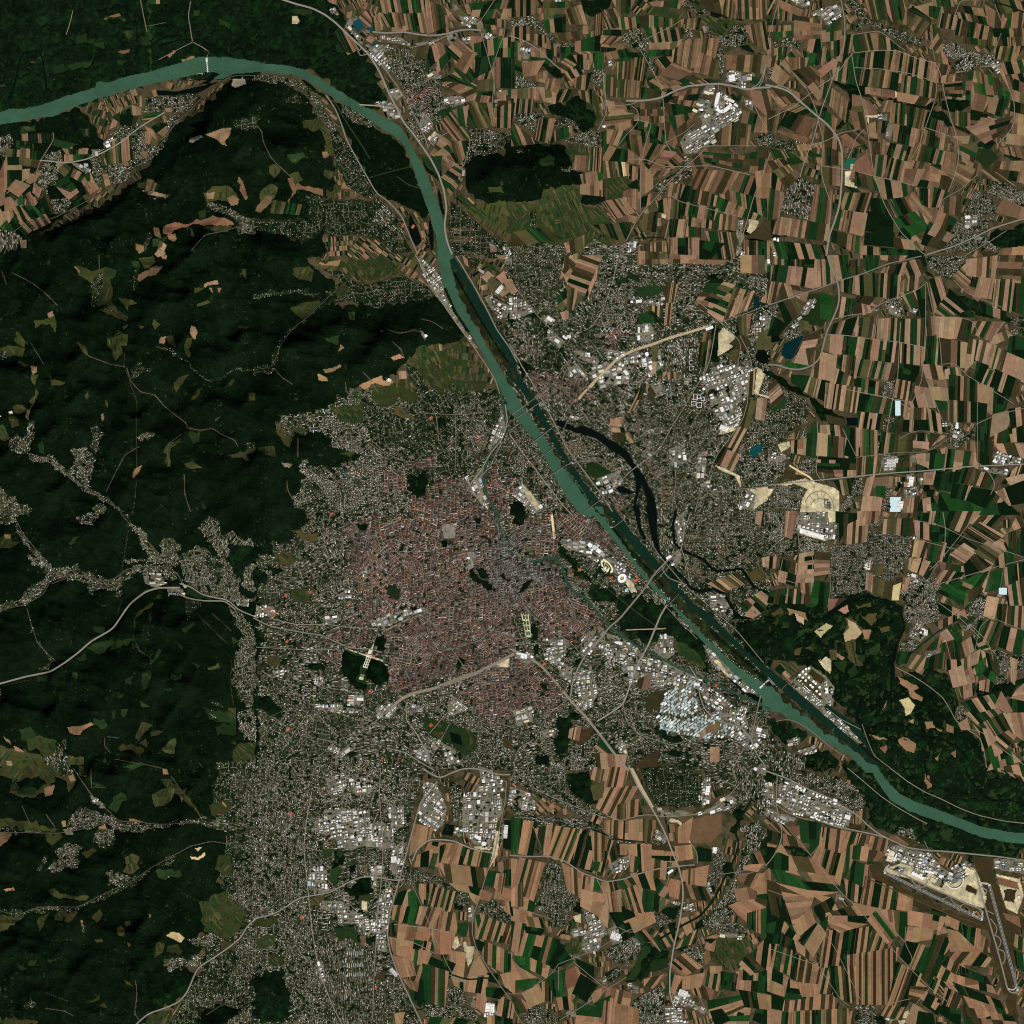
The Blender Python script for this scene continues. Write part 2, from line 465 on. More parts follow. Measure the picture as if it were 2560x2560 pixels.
DATA[(1, 0)] = '''P f -5,58 20,60 40,75 50,100 60,130 50,195 -5,195
P a -5,-5 55,-5 80,35 95,60 100,80 80,85 60,65 40,52 -5,47
P w -4,47 20,49 35,52 45,57 60,67 75,76 89,84 103,92 110,97 116,107 124,122 130,135 135,147 140,160 142,170 144,185 150,197 138,197 137,188 136,180 132,165 127,150 122,137 117,122 112,110 108,105 95,97 85,90 72,82 60,75 48,67 40,61 34,58 25,56 -4,54
P W 116,160 122,172 125,182 121,186 117,180 115,172
P W 150,167 154,166 158,174 156,176 151,172
P W 138,142 140,148 142,160 141,165 139,158 137,146
P W 131,163 134,175 134,188 132,189 130,178
P b2 73,16 78,14 82,21 76,24 73,19
P b2 83,21 88,20 89,23 85,24
P b2 86,32 90,31 91,35 88,36
P W 98,82 100,88 98,89 96,84
P f 53,70 60,80 66,95 74,115 85,135 92,147 105,152 118,158 128,165 131,160 125,145 118,128 112,112 106,106 90,97 75,87 63,78
P f 34,60 42,64 48,70 60,78 72,85 65,83 58,80 50,73 40,68
P m 24,118 36,116 40,120 28,124
P c 50,115 54,114 55,118 51,120
P o 52,105 60,104 62,110 58,116 52,114
P o 35,92 48,89 52,95 44,100 36,97
P f 30,125 40,120 50,117 54,124 48,134 34,132
P o 10,126 14,124 19,128 14,135 10,130
P o 4,145 12,139 17,142 14,150 8,152 6,158 3,156
P c 8,148 13,149 12,153 4,161 0,160 3,154
P c 24,135 28,134 34,140 44,142 51,143 51,148 44,146 36,143 31,143 26,150 25,156 24,152 28,145
P o 53,143 57,145 62,140 60,148 55,150 53,147
P c 66,137 71,137 72,143 64,142
P o 52,128 60,130 56,136 51,132
P o 25,132 32,130 36,136 30,140
P y 27,12 31,12 33,16 31,18 27,18
P o 80,153 87,150 90,155 83,159
P m 146,157 150,156 152,162 149,163
P o 26,178 32,178 30,183 26,182
P a 125,120 140,125 141,140 135,134 128,128
P f 160,115 195,118 195,155 180,158 165,150 158,140 158,125
P o 175,142 185,141 187,146 177,146
P o 158,157 195,150 195,170 182,175 170,168
P f 158,50 158,50 160,52
P m 60,34 67,34 66,40 61,39
P m 26,8 42,7 42,11 30,11
P u -2,57 15,57 30,60 42,67 48,76 53,84 60,95 66,106 62,112 56,108 58,100 52,92 44,86 44,78 36,68 20,62 -2,61
P u 63,78 70,80 80,86 88,93 84,96 74,92 66,88
P s 56,100 66,104 73,115 80,125 88,140 91,146 84,150 76,145 68,140 62,125 58,112
P s 38,146 50,149 62,152 76,150 85,152 92,150 104,160 112,168 112,180 118,190 104,192 92,180 75,177 56,178 48,172 40,165
P s -2,166 15,167 35,165 50,172 48,178 36,182 26,180 10,174 -2,173
P s 96,160 105,160 112,172 105,178 98,172
P u 90,150 98,157 108,168 112,175 104,178 94,170 86,158
P s 18,78 30,72 40,80 30,78
P i 56,6 60,6 63,11 60,13 56,9
P i 70,14 75,11 77,14 73,17 74,24 82,29 80,34 74,28 67,20
P i 81,22 86,23 86,25 82,25
P i 93,27 108,28 116,32 116,35 108,33 94,31
P i 90,34 100,33 100,38 96,40 100,46 106,49 100,55 92,48 82,38
P i 82,32 86,34 88,40 83,37
P u 102,36 114,36 120,43 118,48 128,44 127,50 137,53 140,60 140,72 145,84 140,92 130,92 120,88 113,82 116,75 112,68 106,58 100,52 98,45
P d 112,70 124,66 132,66 132,78 124,84 116,80
P i 128,56 135,53 140,58 136,60 130,60
P i 121,86 127,84 133,92 134,98 128,101 122,93
P i 130,104 136,100 140,102 134,110 130,106
P y 132,102 135,99 137,101 134,104
P i 100,68 108,66 111,72 106,76 101,72
P i 89,78 98,76 106,80 110,84 106,90 100,90 98,84 92,80
P u 112,88 120,90 126,103 128,108 122,107 113,97
P i 148,3 152,4 153,8 160,12 165,13 172,18 170,21 162,20 155,19 154,13 150,9
P i 144,25 152,25 151,31 148,36 144,29
P i 156,29 161,28 162,33 156,33
P i 170,25 176,25 182,29 181,34 178,33 176,29 171,28
P i 183,67 187,68 186,73 183,77 180,82 179,78 182,72
P i 142,74 150,72 156,73 158,78 150,80 142,79
P i 111,20 114,20 114,23 112,23
P i 120,33 138,29 138,31 122,35
P u 155,112 163,106 172,108 180,106 195,108 195,113 183,113 176,117 164,116 160,124 157,128 155,120
P u 156,95 165,97 175,98 195,102 195,108 180,106 168,108 162,105 158,100
P u 138,58 140,60 148,66 140,66
P s 147,152 152,155 160,162 172,172 180,180 190,184 195,190 195,195 170,195 150,193 146,185 145,170 147,160
P i 176,184 181,186 182,190 177,189
P i 186,185 192,187 193,193 188,192
P t 176,185 182,187 182,190 177,190
P i 154,128 158,128 158,133 154,133
L R 3.2 15,-2 30,3 42,6 52,11 60,17 68,25 78,34 85,41 91,50 96,60 100,70 106,81 111,92 118,100 125,110 132,120 138,132 142,144 144,158 142,170 144,182 148,192
L R 1.5 80,36 77,39 79,42 84,41
L r 2 88,40 96,50 103,60 110,70 116,80 122,92 128,105 130,112
L R 3 88,24 98,25 112,24 122,26 132,27 142,26 152,23 162,22 170,23
L r 1.5 116,36 125,34 138,30 146,26
L R 2 53,72 60,82 65,95 68,105 75,118 83,132 91,146 100,152 110,163 116,178 122,192
L t 1.2 78,79 95,80 104,82
L r 1.2 -2,92 5,100 6,108 12,120 18,126 30,137
L m 2 86,134 100,130 112,127 116,126
L m 1.5 60,78 70,95 80,110 86,120
L r 1.2 180,0 168,18 180,60 178,80 180,96
L r 1.2 182,8 188,15 188,24 182,40 178,52 180,62 180,72
L r 1.3 130,110 136,104 150,98 160,100
L r 1.2 155,132 158,143 158,150
L r 1.2 142,119 150,123 156,128 162,108 160,100 156,95
L m 1.5 106,133 116,140 124,142
Q 63,25 67,22 77,37 69,41 ttktbt
Q 78,13 84,8 90,14 86,20 tbtb
Q 84,8 93,12 97,20 88,15 dtgtb
Q 69,10 75,8 74,13 69,13 to
Q 88,14 93,10 95,22 89,23 gtbt
Q 93,10 99,10 106,20 97,20 dtdg
Q 92,1 110,0 112,12 94,9 gtbtdtbg
Q 110,0 128,0 129,11 112,11 gdtgggtg
Q 100,10 110,10 110,21 105,20 gtbb
Q 112,11 128,10 131,25 114,22 tbgdgtbt
Q 128,0 140,5 143,20 130,25 ttbtgk
Q 136,14 144,12 145,26 137,26 dddt
Q 143,6 150,12 156,17 146,14 tk
Q 103,21 113,20 113,23 103,23 t
Q 150,9 158,4 162,10 155,12 ok
Q 158,4 164,3 166,10 160,10 tg
Q 165,3 195,-1 190,14 163,12 2x5:tgdbG
Q 170,12 180,11 180,18 172,18 dd
Q 182,7 189,8 187,20 183,20 ttgb
Q 163,19 182,20 182,25 165,24 2x4:tgb
Q 84,30 86,27 89,29 87,32 t
Q 118,36 131,34 127,44 119,40 oko
Q 131,36 138,32 146,36 128,54 gdtbd
Q 138,39 145,36 150,40 136,56 tgdg
Q 144,37 152,30 166,41 152,46 dtbt
Q 161,28 170,28 170,36 162,34 tb
Q 163,34 182,29 181,44 166,44 5:tdgdt
Q 183,30 195,28 195,43 182,43 2x4:tdGt
Q 150,46 166,40 166,50 155,54 ttb
Q 157,40 166,40 158,55 151,50 bbt
Q 166,44 181,42 178,52 166,58 dgd
Q 171,48 180,46 175,62 168,60 tbdt
Q 182,44 195,44 195,66 182,66 5:tbdGG
Q 178,52 186,48 184,60 180,62 tbt
Q 185,49 195,49 195,58 186,58 GdG
Q 168,61 180,60 181,68 167,68 oo
Q 150,52 158,47 166,58 160,64 gdgd
Q 140,60 150,55 168,66 165,71 dgdgt
Q 150,62 167,68 162,75 140,62 tkbtkt
Q 168,67 180,67 179,72 168,71 gdd
Q 160,72 180,72 176,82 158,80 ttkbtk
Q 182,70 195,67 195,85 184,82 4x2:tbdgk
Q 158,78 166,76 182,96 160,96 kgktog
Q 165,78 180,78 180,95 172,92 tgdtg
Q 180,82 195,78 192,96 182,96 tdtgtd
Q 138,85 150,80 155,90 145,92 2:gk
Q 140,92 148,84 162,102 152,108 tktbgtg
Q 148,84 160,80 158,95 154,96 bgt
Q 132,116 140,103 147,108 135,118 tbtt
Q 136,116 147,108 152,112 140,120 ttgt
Q 145,107 160,107 158,118 154,124 tkotgd
Q 140,118 152,114 156,125 146,124 tbdt
Q 126,120 140,118 138,132 130,126 m
Q 144,123 153,124 150,128 145,126 tt
Q 138,136 150,125 158,128 144,142 ggttdtgt
Q 143,140 150,131 156,135 147,147 tgtgt
Q 92,63 96,60 98,65 95,67 t
Q 62,146 66,144 66,148 63,150 tk
Q 60,25 64,22 72,40 65,38 d
Q 54,0 60,0 60,3 56,2 t
Q 14,152 34,155 32,162 12,161 8:okg'''
DATA[(1, 1)] = '''P S 60,100 195,100 195,195 28,195 20,125
P f -5,-5 30,-5 45,10 60,20 60,38 90,36 110,36 130,30 140,32 160,58 150,65 130,68 115,78 100,92 85,98 60,105 60,112 40,118 15,125 20,140 50,130 55,140 80,150 60,160 40,158 28,195 -5,195
P w 136,-4 150,-4 146,3 148,12 155,30 165,50 174,68 184,85 197,105 197,115 189,110 184,100 178,88 170,72 160,55 150,40 143,25 139,12 137,4
P W2 146,3 150,1 154,8 162,20 170,35 180,50 190,65 197,78 197,92 188,78 180,67 170,55 160,40 152,25 148,12
P n 148,6 152,12 160,30 170,48 180,62 190,78 197,90 197,96 188,84 176,68 164,50 154,32 149,14
L f 1.6 150,14 158,28 168,46 178,62 190,80
L w 1.7 184,100 186,110 188,122 189,130 186,137 180,144 176,150 174,158 172,165 172,172 174,180 178,188 184,196
L f 2.2 143,25 150,42 160,57
P v 26,40 35,36 48,34 50,38 42,44 36,49 30,44
P v 60,27 66,23 72,22 73,26 66,29 60,29
P v 46,6 55,3 62,4 80,2 105,5 110,8 106,14 95,16 82,18 75,14 64,8 50,7
P c 47,6 58,4 64,3 62,8 54,7
P o 28,10 40,8 44,12 42,20 36,18 30,16
P o 76,12 80,8 82,14 78,16
P v 121,70 124,68 134,72 146,70 158,62 161,63 155,70 142,78 145,76 160,78 170,82 176,92 172,100 158,104 145,100 136,94 130,86 122,80
P v 115,76 122,78 130,86 138,100 146,104 140,106 132,98 124,88 116,80
P c 102,77 109,74 112,77 104,79
P v 88,100 100,98 110,94 118,100 126,108 120,110 108,106 104,112 94,114 88,108
P c 78,98 88,93 95,90 96,94 104,95 100,98 90,96 82,101
P v 56,112 80,112 86,118 82,126 66,126 58,118
P o 104,115 118,116 126,120 116,122 106,120
P c 51,86 58,85 64,82 65,84 58,88 53,89
P c 47,89 54,92 55,95 48,94
P o 28,128 40,130 36,134 28,132
P o 15,132 28,138 26,145 20,140
P o 2,145 14,144 16,152 4,150
P o 95,135 101,136 101,142 97,142
P o 143,125 150,124 150,129 144,130
P o 62,178 69,177 68,182 63,183
P t 88,180 93,179 93,183 88,183
P o 70,43 75,42 75,49 71,48
P c 64,67 67,70 62,73
P v 68,148 74,148 72,152 62,150
P m 56,62 64,60 62,68 58,66
P m 52,62 58,64 56,66
P s -2,29 20,26 35,26 50,28 58,24 66,19 70,18 60,28 50,31 35,29 15,30 -2,33
P s 50,10 65,12 72,18 80,22 100,18 110,14 120,20 128,22 136,30 130,36 120,35 100,36 92,40 80,38 72,34 55,36 44,46 36,52 28,56 22,66 17,78 14,84 12,82 20,64 28,54 42,44 52,34 64,32 72,26 64,18
P u 76,20 82,22 80,28 76,26
P s -2,84 10,83 15,85 10,88 -2,90
P u 17,120 30,120 40,124 38,130 28,128 20,128 17,126
P u 38,120 55,118 58,122 72,126 80,128 85,138 95,148 110,152 118,158 120,165 135,165 150,165 160,165 165,170 155,185 130,185 110,195 60,195 50,180 40,165 32,160 36,155 50,165 60,162 75,155 80,150 72,148 58,145 55,132 45,128
P s 82,112 92,118 100,122 110,126 118,130 130,130 140,135 140,150 120,155 100,150 88,138 80,128
P s 125,100 132,102 142,104 150,106 165,104 172,102 180,100 184,112 184,125 178,140 174,150 165,160 150,165 130,165 115,158 105,140 112,130 125,135 120,122 112,118 120,110
P u 150,112 175,108 182,112 180,125 172,150 165,160 152,155 145,140
P s 112,80 120,84 126,92 130,100 138,104 132,110 122,100 116,92
P u 27,180 40,176 46,182 44,190 30,192
P d 92,162 112,158 118,168 112,178 98,172
P d 120,178 160,168 175,178 180,195 110,195
P d 113,150 140,150 138,156 115,155
P d 172,165 195,165 195,195 182,195 174,180
P i 122,0 128,4 134,8 138,14 142,24 142,28 148,38 156,50 162,62 168,70 164,68 152,52 142,38 134,28 128,18 124,8
P i 186,112 189,122 188,132 182,142 176,148 175,144 180,132 184,122
P i 168,160 172,160 170,170 172,180 176,190 172,193 165,178 162,172
P I 158,168 165,165 172,180 170,186 162,178
P i 174,34 180,32 195,40 195,47 184,46 178,40
P i 172,30 178,28 180,34 176,38
P i 179,28 186,22 188,24 182,30
P i 185,0 195,0 195,8 188,6
P s 154,0 172,0 165,10 160,8
P W 163,14 170,10 178,4 180,5 172,10 164,16
P s 180,48 186,50 195,60 195,85 190,75 182,58
P f 115,165 128,162 130,170 128,180 120,182 114,172
P f 80,110 84,108 90,112 84,114
P f 135,120 142,122 142,128 136,128
P m 172,4 180,8 186,14 178,14
P m 170,18 176,22 176,26 170,24
Q 171,16 175,12 179,15 174,19 tt
Q 174,20 178,16 184,21 179,26 too
Q 182,16 187,12 189,18 186,20 tt
Q 187,18 193,18 195,28 190,26 tt
Q 184,28 190,24 192,26 186,30 tt
Q 170,23 174,22 174,25 171,25 t
Q 156,0 162,5 162,9 158,6 tt
Q 182,0 188,0 187,2 184,2 t
L r 1.5 120,-1 128,12 136,28 145,42 155,56 164,68 172,80 180,92 184,104
L R 2.2 151,0 162,18 172,36 182,56 192,70 197,80
L r 1.2 0,86 12,84 16,76 20,66 28,55 40,46 52,34 60,26 70,18
L r 1 100,56 108,59 114,58 120,56 125,58 128,64
L r 1 125,48 134,50 141,55
L r 1 103,65 110,71 112,77
L r 1 14,85 20,92 28,97
L r 1 68,96 68,102 74,108 84,112 92,118 104,130 112,138
L r 1.2 81,88 88,95
L r 1 32,152 32,138
L R 2 188,112 190,125 186,138 176,150 170,162 163,170 158,180
L r 1.3 164,172 176,160 186,140
L r 1 24,170 24,176 28,184
P i 124,55 128,60 128,64 125,60
P i 98,92 103,94 101,96
P i 20,156 28,157 26,160 21,159
P c 95,56 97,58 95,58
P i 169,10 172,12 170,13
P b4 64,161 66,161 66,164 64,163
L r 1 80,130 88,140 100,150 112,155 128,156
L r 1.2 112,193 116,180 114,190
L r 1.3 115,185 112,190 100,193
L r 1 40,130 55,128 72,130 84,140 95,148
L r 1 130,110 136,120 138,140
L r 1 150,112 151,140 150,165
L r 1 122,118 150,120 176,118
L r 1 36,160 48,174 58,186 70,190'''
DATA[(1, 2)] = '''P S -5,-5 195,-5 195,195 -5,195
P f -2,-2 36,-2 40,8 34,14 28,20 20,26 14,25 -2,22
P f -2,26 8,25 12,29 6,32 -2,32
P f -2,44 8,46 8,54 -2,56
P o 14,32 28,31 32,36 24,40 16,40
P f 12,44 18,42 22,46 12,48
P v 25,14 32,13 30,16
P v 26,58 40,58 40,68 28,68
P o 30,15 48,16 46,22 36,22
P f 38,116 50,113 50,118 40,121
P f -2,138 8,137 14,144 20,152 16,155 8,150 -2,148
P f 64,108 70,103 84,106 99,114 100,130 90,130 86,126 80,136 72,130 64,118
P f 90,95 99,95 99,104 92,103
P m 20,188 30,170 20,180
P o 8,108 18,108 18,116 10,116
P f 0,88 6,90 6,98 0,100
P d 64,8 90,2 110,6 130,2 150,2 160,-2 180,-2 184,12 195,26 195,105 180,112 165,122 140,128 120,134 108,136 100,134 100,112 104,104 100,96 95,90 75,86 70,70 82,66 78,54 72,48 72,22
P d 168,122 180,114 195,108 195,160 180,158 168,150 150,148 152,136
P u 40,56 72,48 78,56 82,66 72,72 70,84 50,84 36,80 10,78 10,70 24,70 42,70
P u 44,84 94,88 90,96 80,102 70,100 48,90 36,88
P d 55,88 92,92 88,100 68,98 54,92
P d 58,104 64,104 64,118 60,130 56,118
P u 110,136 150,138 170,155 195,162 195,190 170,190 140,165 124,165 110,150
P u 120,145 128,145 126,160 142,172 130,190 108,180 100,170 98,150
P m 124,156 130,154 146,160 166,166 166,180 158,184 150,178 138,172 130,168
P W 146,166 154,168 156,176 148,174
P m 82,50 86,50 86,54 82,54
P m 98,56 107,54 108,65 100,66
P d2 88,56 94,56 92,62 88,62
P f 166,42 174,44 176,50 170,50
P f 175,54 182,58 180,60 174,56
P f 76,9 84,9 84,14 78,14
P f 165,3 170,5 169,9 165,8
P f 60,170 64,168 62,174
P i 148,138 160,148 150,154 144,150
P i 116,144 126,146 126,150 118,152
P i 90,148 100,143 108,148 100,156 92,156
P i 120,180 128,176 132,184 130,190 120,185
P i 140,174 148,178 156,190 145,190
P i 134,172 140,174 136,180 132,178
P I 70,138 82,138 78,146 70,145
P i 44,124 50,124 48,132 44,130
P i 50,80 62,78 62,83 54,84
P i 84,82 110,74 130,72 130,76 115,78 96,90
P i 55,175 62,178 60,182 54,180
P i 60,185 72,175 76,178 66,184 60,192
P i 62,58 70,58 70,66 62,66
P i 82,40 86,46 80,50
P I 140,10 152,8 150,20 142,20
P I 160,30 165,30 164,45 160,45
P i 12,120 24,118 20,124 14,124
P y 180,114 193,110 193,117 182,117
P i 40,145 60,145 80,150 74,152 50,150
P I 0,70 4,72 4,78 0,78
P i 5,70 14,72 14,80 6,78
P y 41,138 46,138 44,140
P S 190,172 195,170 195,180 188,178
P k 186,172 193,172 193,180 188,178
L R 2 -2,80 10,86 25,89 36,91 50,93 60,98 72,103 85,103 95,106
L r 1.6 10,80 30,85 45,85 56,85 70,87 92,88
L r 2.6 95,91 110,83 125,77 130,76
L B2 3 100,150 108,142 118,137 135,133 150,128 165,122 180,115 195,107
L B2 4 138,132 150,127 164,122
L r 1.2 100,150 90,158 80,165 70,176 58,186
L R 2 114,148 113,158 118,162 124,172 128,180 132,192
L R 1.8 98,178 112,181 126,190 135,195
L r 1.2 150,3 140,12 136,24 133,34 131,48 128,60 130,75 132,84 129,100
L r 1.2 190,64 170,67 155,72 140,77 130,80
L r 1.2 190,60 180,70 160,80 160,88 155,95 140,99 130,102 122,110 112,112 102,108
L r 1.1 130,80 145,100 158,118
L r 1 92,90 89,99 86,104
L r 1 76,3 95,8 108,12 130,5
L r 1.1 90,8 84,18 82,30 80,50
L r 1 104,52 88,60 98,70
L r 1 130,100 145,110 150,120
L r 1 100,30 130,30 170,20
L r 1.2 146,160 130,190
L r 1.2 166,120 150,145 130,168
L r 1 180,158 195,163
L r 1 182,8 184,20
L r 1 170,186 185,160 195,140
L w 1.7 180,-2 183,10 186,18 192,26 197,30
L r 1 0,102 20,103 40,104 60,104
L r 1.2 36,88 35,94 32,97
L r 1 40,130 30,110 22,100
L r 1 0,160 30,145 42,148
L r 1 20,180 40,150
P m 82.5,107.5 88.5,109.5 82,130 76,128
P m 69,102.6 96,111.3 96,114.3 69,105.4
P m 84,98 90,98 91,108 84,107
P f 160,44 164,42 168,50 175,52 180,58 176,60 168,54 162,50
P f 140,22 144,21 145,26 141,27
P f 118,72 122,71 121,75 118,75
P f 154,110 158,112 154,120 150,116
P m 108,96 112,95 112,99 109,100'''
DATA[(1, 3)] = '''P S -5,-5 130,-5 118,30 112,70 105,95 100,130 110,160 125,195 -5,195
P f -2,160 20,150 24,156 26,178 22,190 8,192 -2,185
P f 72,12 77,16 80,22 76,27 73,22
P f 68,88 85,82 90,92 76,102 70,95
P v 78,96 88,94 89,98 78,103
P m 54,80 60,73 65,77 60,88 54,84
P f 75,83 82,86 82,96 76,94
P f 60,62 68,65 66,74 58,76
P m 50,61 58,61 57,66 50,68
P m 61,62 66,64 64,68 61,66
P f 60,120 74,118 78,126 80,132 70,132 60,128
P m 59,120 74,120 78,134 60,128
P f 130,0 136,2 134,8 130,8
P f 143,42 152,44 148,52 140,50
P v -2,57 13,57 12,65 -2,68
P v -2,113 16,112 16,116 8,120 -2,120
P o 20,96 30,94 28,100
P v 0,130 14,124 14,134 2,136
P v 10,142 22,142 20,148 10,148
P o 42,98 52,96 50,102 42,104
P f -2,93 8,95 4,100 -2,100
P f 150,102 157,104 156,108 150,107
P f 76,104 81,105 80,108 76,108
P f 83,128 90,128 88,134 84,134
P W 70,74 75,73 75,78 71,79
P f 90,130 95,132 94,136 90,134
P k 91,155 98,153 97,164 90,162
P b 60,140 64,137 67,142 66,148 60,147
P b 79,127 83,127 82,136 79,135
P u -2,-2 40,-2 42,20 36,50 36,100 40,120 44,140 48,160 56,180 66,195 20,195 28,185 28,160 22,150 20,130 24,110 12,105 -2,108
P u 40,-2 95,-2 118,10 116,30 110,45 96,28 85,30 75,26 70,30 52,28 42,30 38,45
P i 70,8 86,6 88,18 74,22
P i 100,30 112,28 112,44 102,48
P i 52,8 66,4 68,16 56,20
P i 50,32 66,30 76,32 86,31 86,42 92,50 84,52 84,58 72,62 64,60 60,54 50,50 44,48 44,40 52,38
P i 86,42 96,40 104,50 104,60 94,62 86,55
P i 104,60 112,54 112,66 108,80 103,81 101,72 103,66
P I 83,53 90,53 90,60 83,60
P i 40,76 50,74 56,80 52,84 56,92 50,96 40,92
P i 50,100 64,100 74,108 82,112 90,116 90,126 84,126 76,118 64,118 60,110 48,106
P i 92,98 103,88 101,110 98,130 99,139 91,138 90,120
P i 86,80 92,80 93,90 89,90
P I 87,73 96,74 95,81 87,80
P i 46,146 52,146 56,160 50,163 47,155
P I 68,138 82,138 82,142 68,142
P I 68,147 82,147 82,150 68,150
P I 68,154 82,154 82,158 68,158
P y 80,100 84,101 84,108 80,107
P i 102,150 108,156 108,160 100,154
P u 70,128 90,140 88,195 62,195 54,170 50,140 60,132
P u 90,160 105,158 112,170 115,178 108,185 118,195 90,195
P i 126,10 136,12 140,20 144,30 142,42 135,48 124,40 122,32 126,22
P i 156,18 164,20 168,12 180,16 186,24 186,34 182,42 180,52 177,60 165,58 160,52 156,46 156,32
P i 168,-2 178,2 186,10 188,18 182,18 170,12
P u 144,8 156,14 156,40 148,40 146,20
P y 164,59 178,60 176,62 166,61
P y 147,128 152,127 154,134 150,137 146,134
P y 159,130 165,134 163,146 160,150 158,142 156,132
P i 160,104 164,104 164,116 160,116
P i 164,172 170,170 172,184 162,180
P i 171,177 178,177 182,184 176,190 171,186
P i 150,44 156,46 154,52 149,50
P u 112,72 120,75 132,80 145,85 150,92 160,95 162,105 152,104 148,95 135,88 120,88 108,88
P u 165,104 180,100 193,108 193,120 182,115 170,112
P u 144,166 156,165 160,180 150,178 144,174
P u 126,178 150,178 165,184 168,190 150,192 128,188
P u 128,2 140,0 140,6 146,12 142,14
P i 186,42 190,42 188,55 185,54
P S 183,44 188,42 186,56 183,54
P y 181,48 184,48 182,66 176,76 178,66
L R 2.6 137,10 130,18 124,26 120,40 116,55 112,70 109,82 105,95 101,110 99,125 101,138 106,152 112,165 120,182 126,195
L R 2.4 118,70 122,60 130,54 140,54 150,55 160,60 172,63 178,64
L R 2.2 -2,114 14,110 24,104 32,98 44,96 56,94 70,86 80,82 90,82 100,84 107,85 112,84
L R 2.6 126,0 134,6 140,8 146,4 158,0 170,1 182,5 192,5
L r 1.5 94,0 93,20 96,60 95,80 92,110 90,140 89,160 88,190
L r 1.6 42,18 38,40 36,60 38,80 40,100 42,120 45,140 50,160 58,180 66,195
L r 1.3 54,84 62,94 75,107
L r 1.4 189,10 188,25 184,45 180,65 174,80 168,100 164,110 163,125 167,138 178,155 192,175
L R 1.5 100,86 102,92 104,98
L R 1.5 104,78 112,88 108,90
L r 1.1 104,118 132,121 150,125
L r 1.1 118,88 126,106 132,121 145,150 150,158
L r 1.1 145,156 158,160 175,156
L r 1.1 102,128 120,132 135,140
L r 1.2 137,0 140,12
L r 1.1 189,10 170,9
L d 1.4 148,156 160,160 176,158 193,170
L d 1.2 102,183 115,184 135,180
Q 119,42 133,46 131,54 116,66 ttt
Q 131,56 144,57 142,66 128,62 tttt
Q 122,66 145,57 146,74 120,74 ttttt
Q 134,65 137,65 134,76 131,75 g
Q 145,57 156,58 150,72 138,76 ttbt
Q 148,60 160,60 156,74 146,72 tgtdd
Q 160,62 176,64 174,76 157,72 tgtttgg
Q 138,72 174,76 171,90 145,86 tkttttkt
Q 145,86 172,88 170,96 152,92 tt
Q 174,78 184,79 182,89 172,88 gg
Q 108,94 116,92 112,105 104,104 ddt
Q 104,104 110,104 106,114 103,114 tg
Q 115,94 121,93 125,104 112,106 tGGg
Q 121,88 138,88 132,106 126,102 gttgtgt
Q 132,90 152,94 146,108 130,106 tgtdtgtdtg
Q 112,105 125,105 121,118 111,116 dGg
Q 124,105 140,106 133,121 121,117 ttkbtt
Q 140,106 150,110 152,124 133,120 tbtktt
Q 108,104 113,105 110,116 107,118 ktt
Q 108,118 133,121 128,134 107,128 ttbbttt
Q 101,118 104,117 105,126 101,128 dd
Q 101,128 120,132 118,145 104,140 ttttt
Q 120,130 126,131 124,137 119,136 d
Q 118,137 124,137 121,152 117,150 gGg
Q 124,130 135,133 132,140 122,148 tttg
Q 132,121 150,125 146,140 136,140 tbttt
Q 124,137 132,140 128,150 122,147 tt
Q 140,133 146,136 142,146 140,143 dd
Q 146,138 158,140 156,158 148,156 tttt
Q 130,142 142,147 148,158 128,146 dd
Q 141,144 150,148 146,158 142,150 d
Q 104,142 118,146 120,156 110,158 ttt
Q 118,150 128,150 126,160 114,160 bktg
Q 126,148 145,154 142,180 128,176 gggktGkt
Q 112,160 124,160 126,170 116,166 tb
Q 124,160 130,160 128,178 122,172 dd
Q 116,168 128,172 124,180 118,176 gd
Q 158,120 164,118 164,128 158,126 bk
Q 153,118 160,118 158,128 152,124 g
Q 158,128 165,129 165,134 160,134 bk
Q 166,112 172,110 176,115 166,130 tgtk
Q 172,112 193,120 190,132 166,128 tgtktgtkt
Q 166,130 172,132 170,138 166,136 d
Q 170,130 193,140 190,156 172,146 tktgttgt
Q 165,136 175,155 160,158 164,145 tt
Q 175,155 182,156 182,162 174,160 dd
Q 185,156 195,154 195,170 188,165 tt
Q 160,158 175,157 173,170 158,168 ttdt
Q 168,160 174,160 173,186 166,180 ttt
Q 174,166 190,167 184,174 174,172 gd
Q 148,158 160,160 158,168 150,164 tt
Q 184,172 195,178 193,190 182,186 tdt
Q 182,90 193,92 192,100 180,98 tt
Q 183,72 195,68 195,80 184,80 bkb
Q 187,78 195,76 195,88 186,88 gd
Q 182,80 188,80 186,95 180,90 tbt
Q 188,40 195,40 195,62 187,60 ddg
Q 170,92 178,95 176,100 168,98 b
Q 186,100 195,102 195,112 188,108 tt
Q 161,94 169,98 166,102 162,98 t
Q 132,188 160,190 156,195 130,195 gtd
Q 175,186 193,190 193,195 175,195 tgd
Q 105,186 112,184 110,193 106,193 tt'''
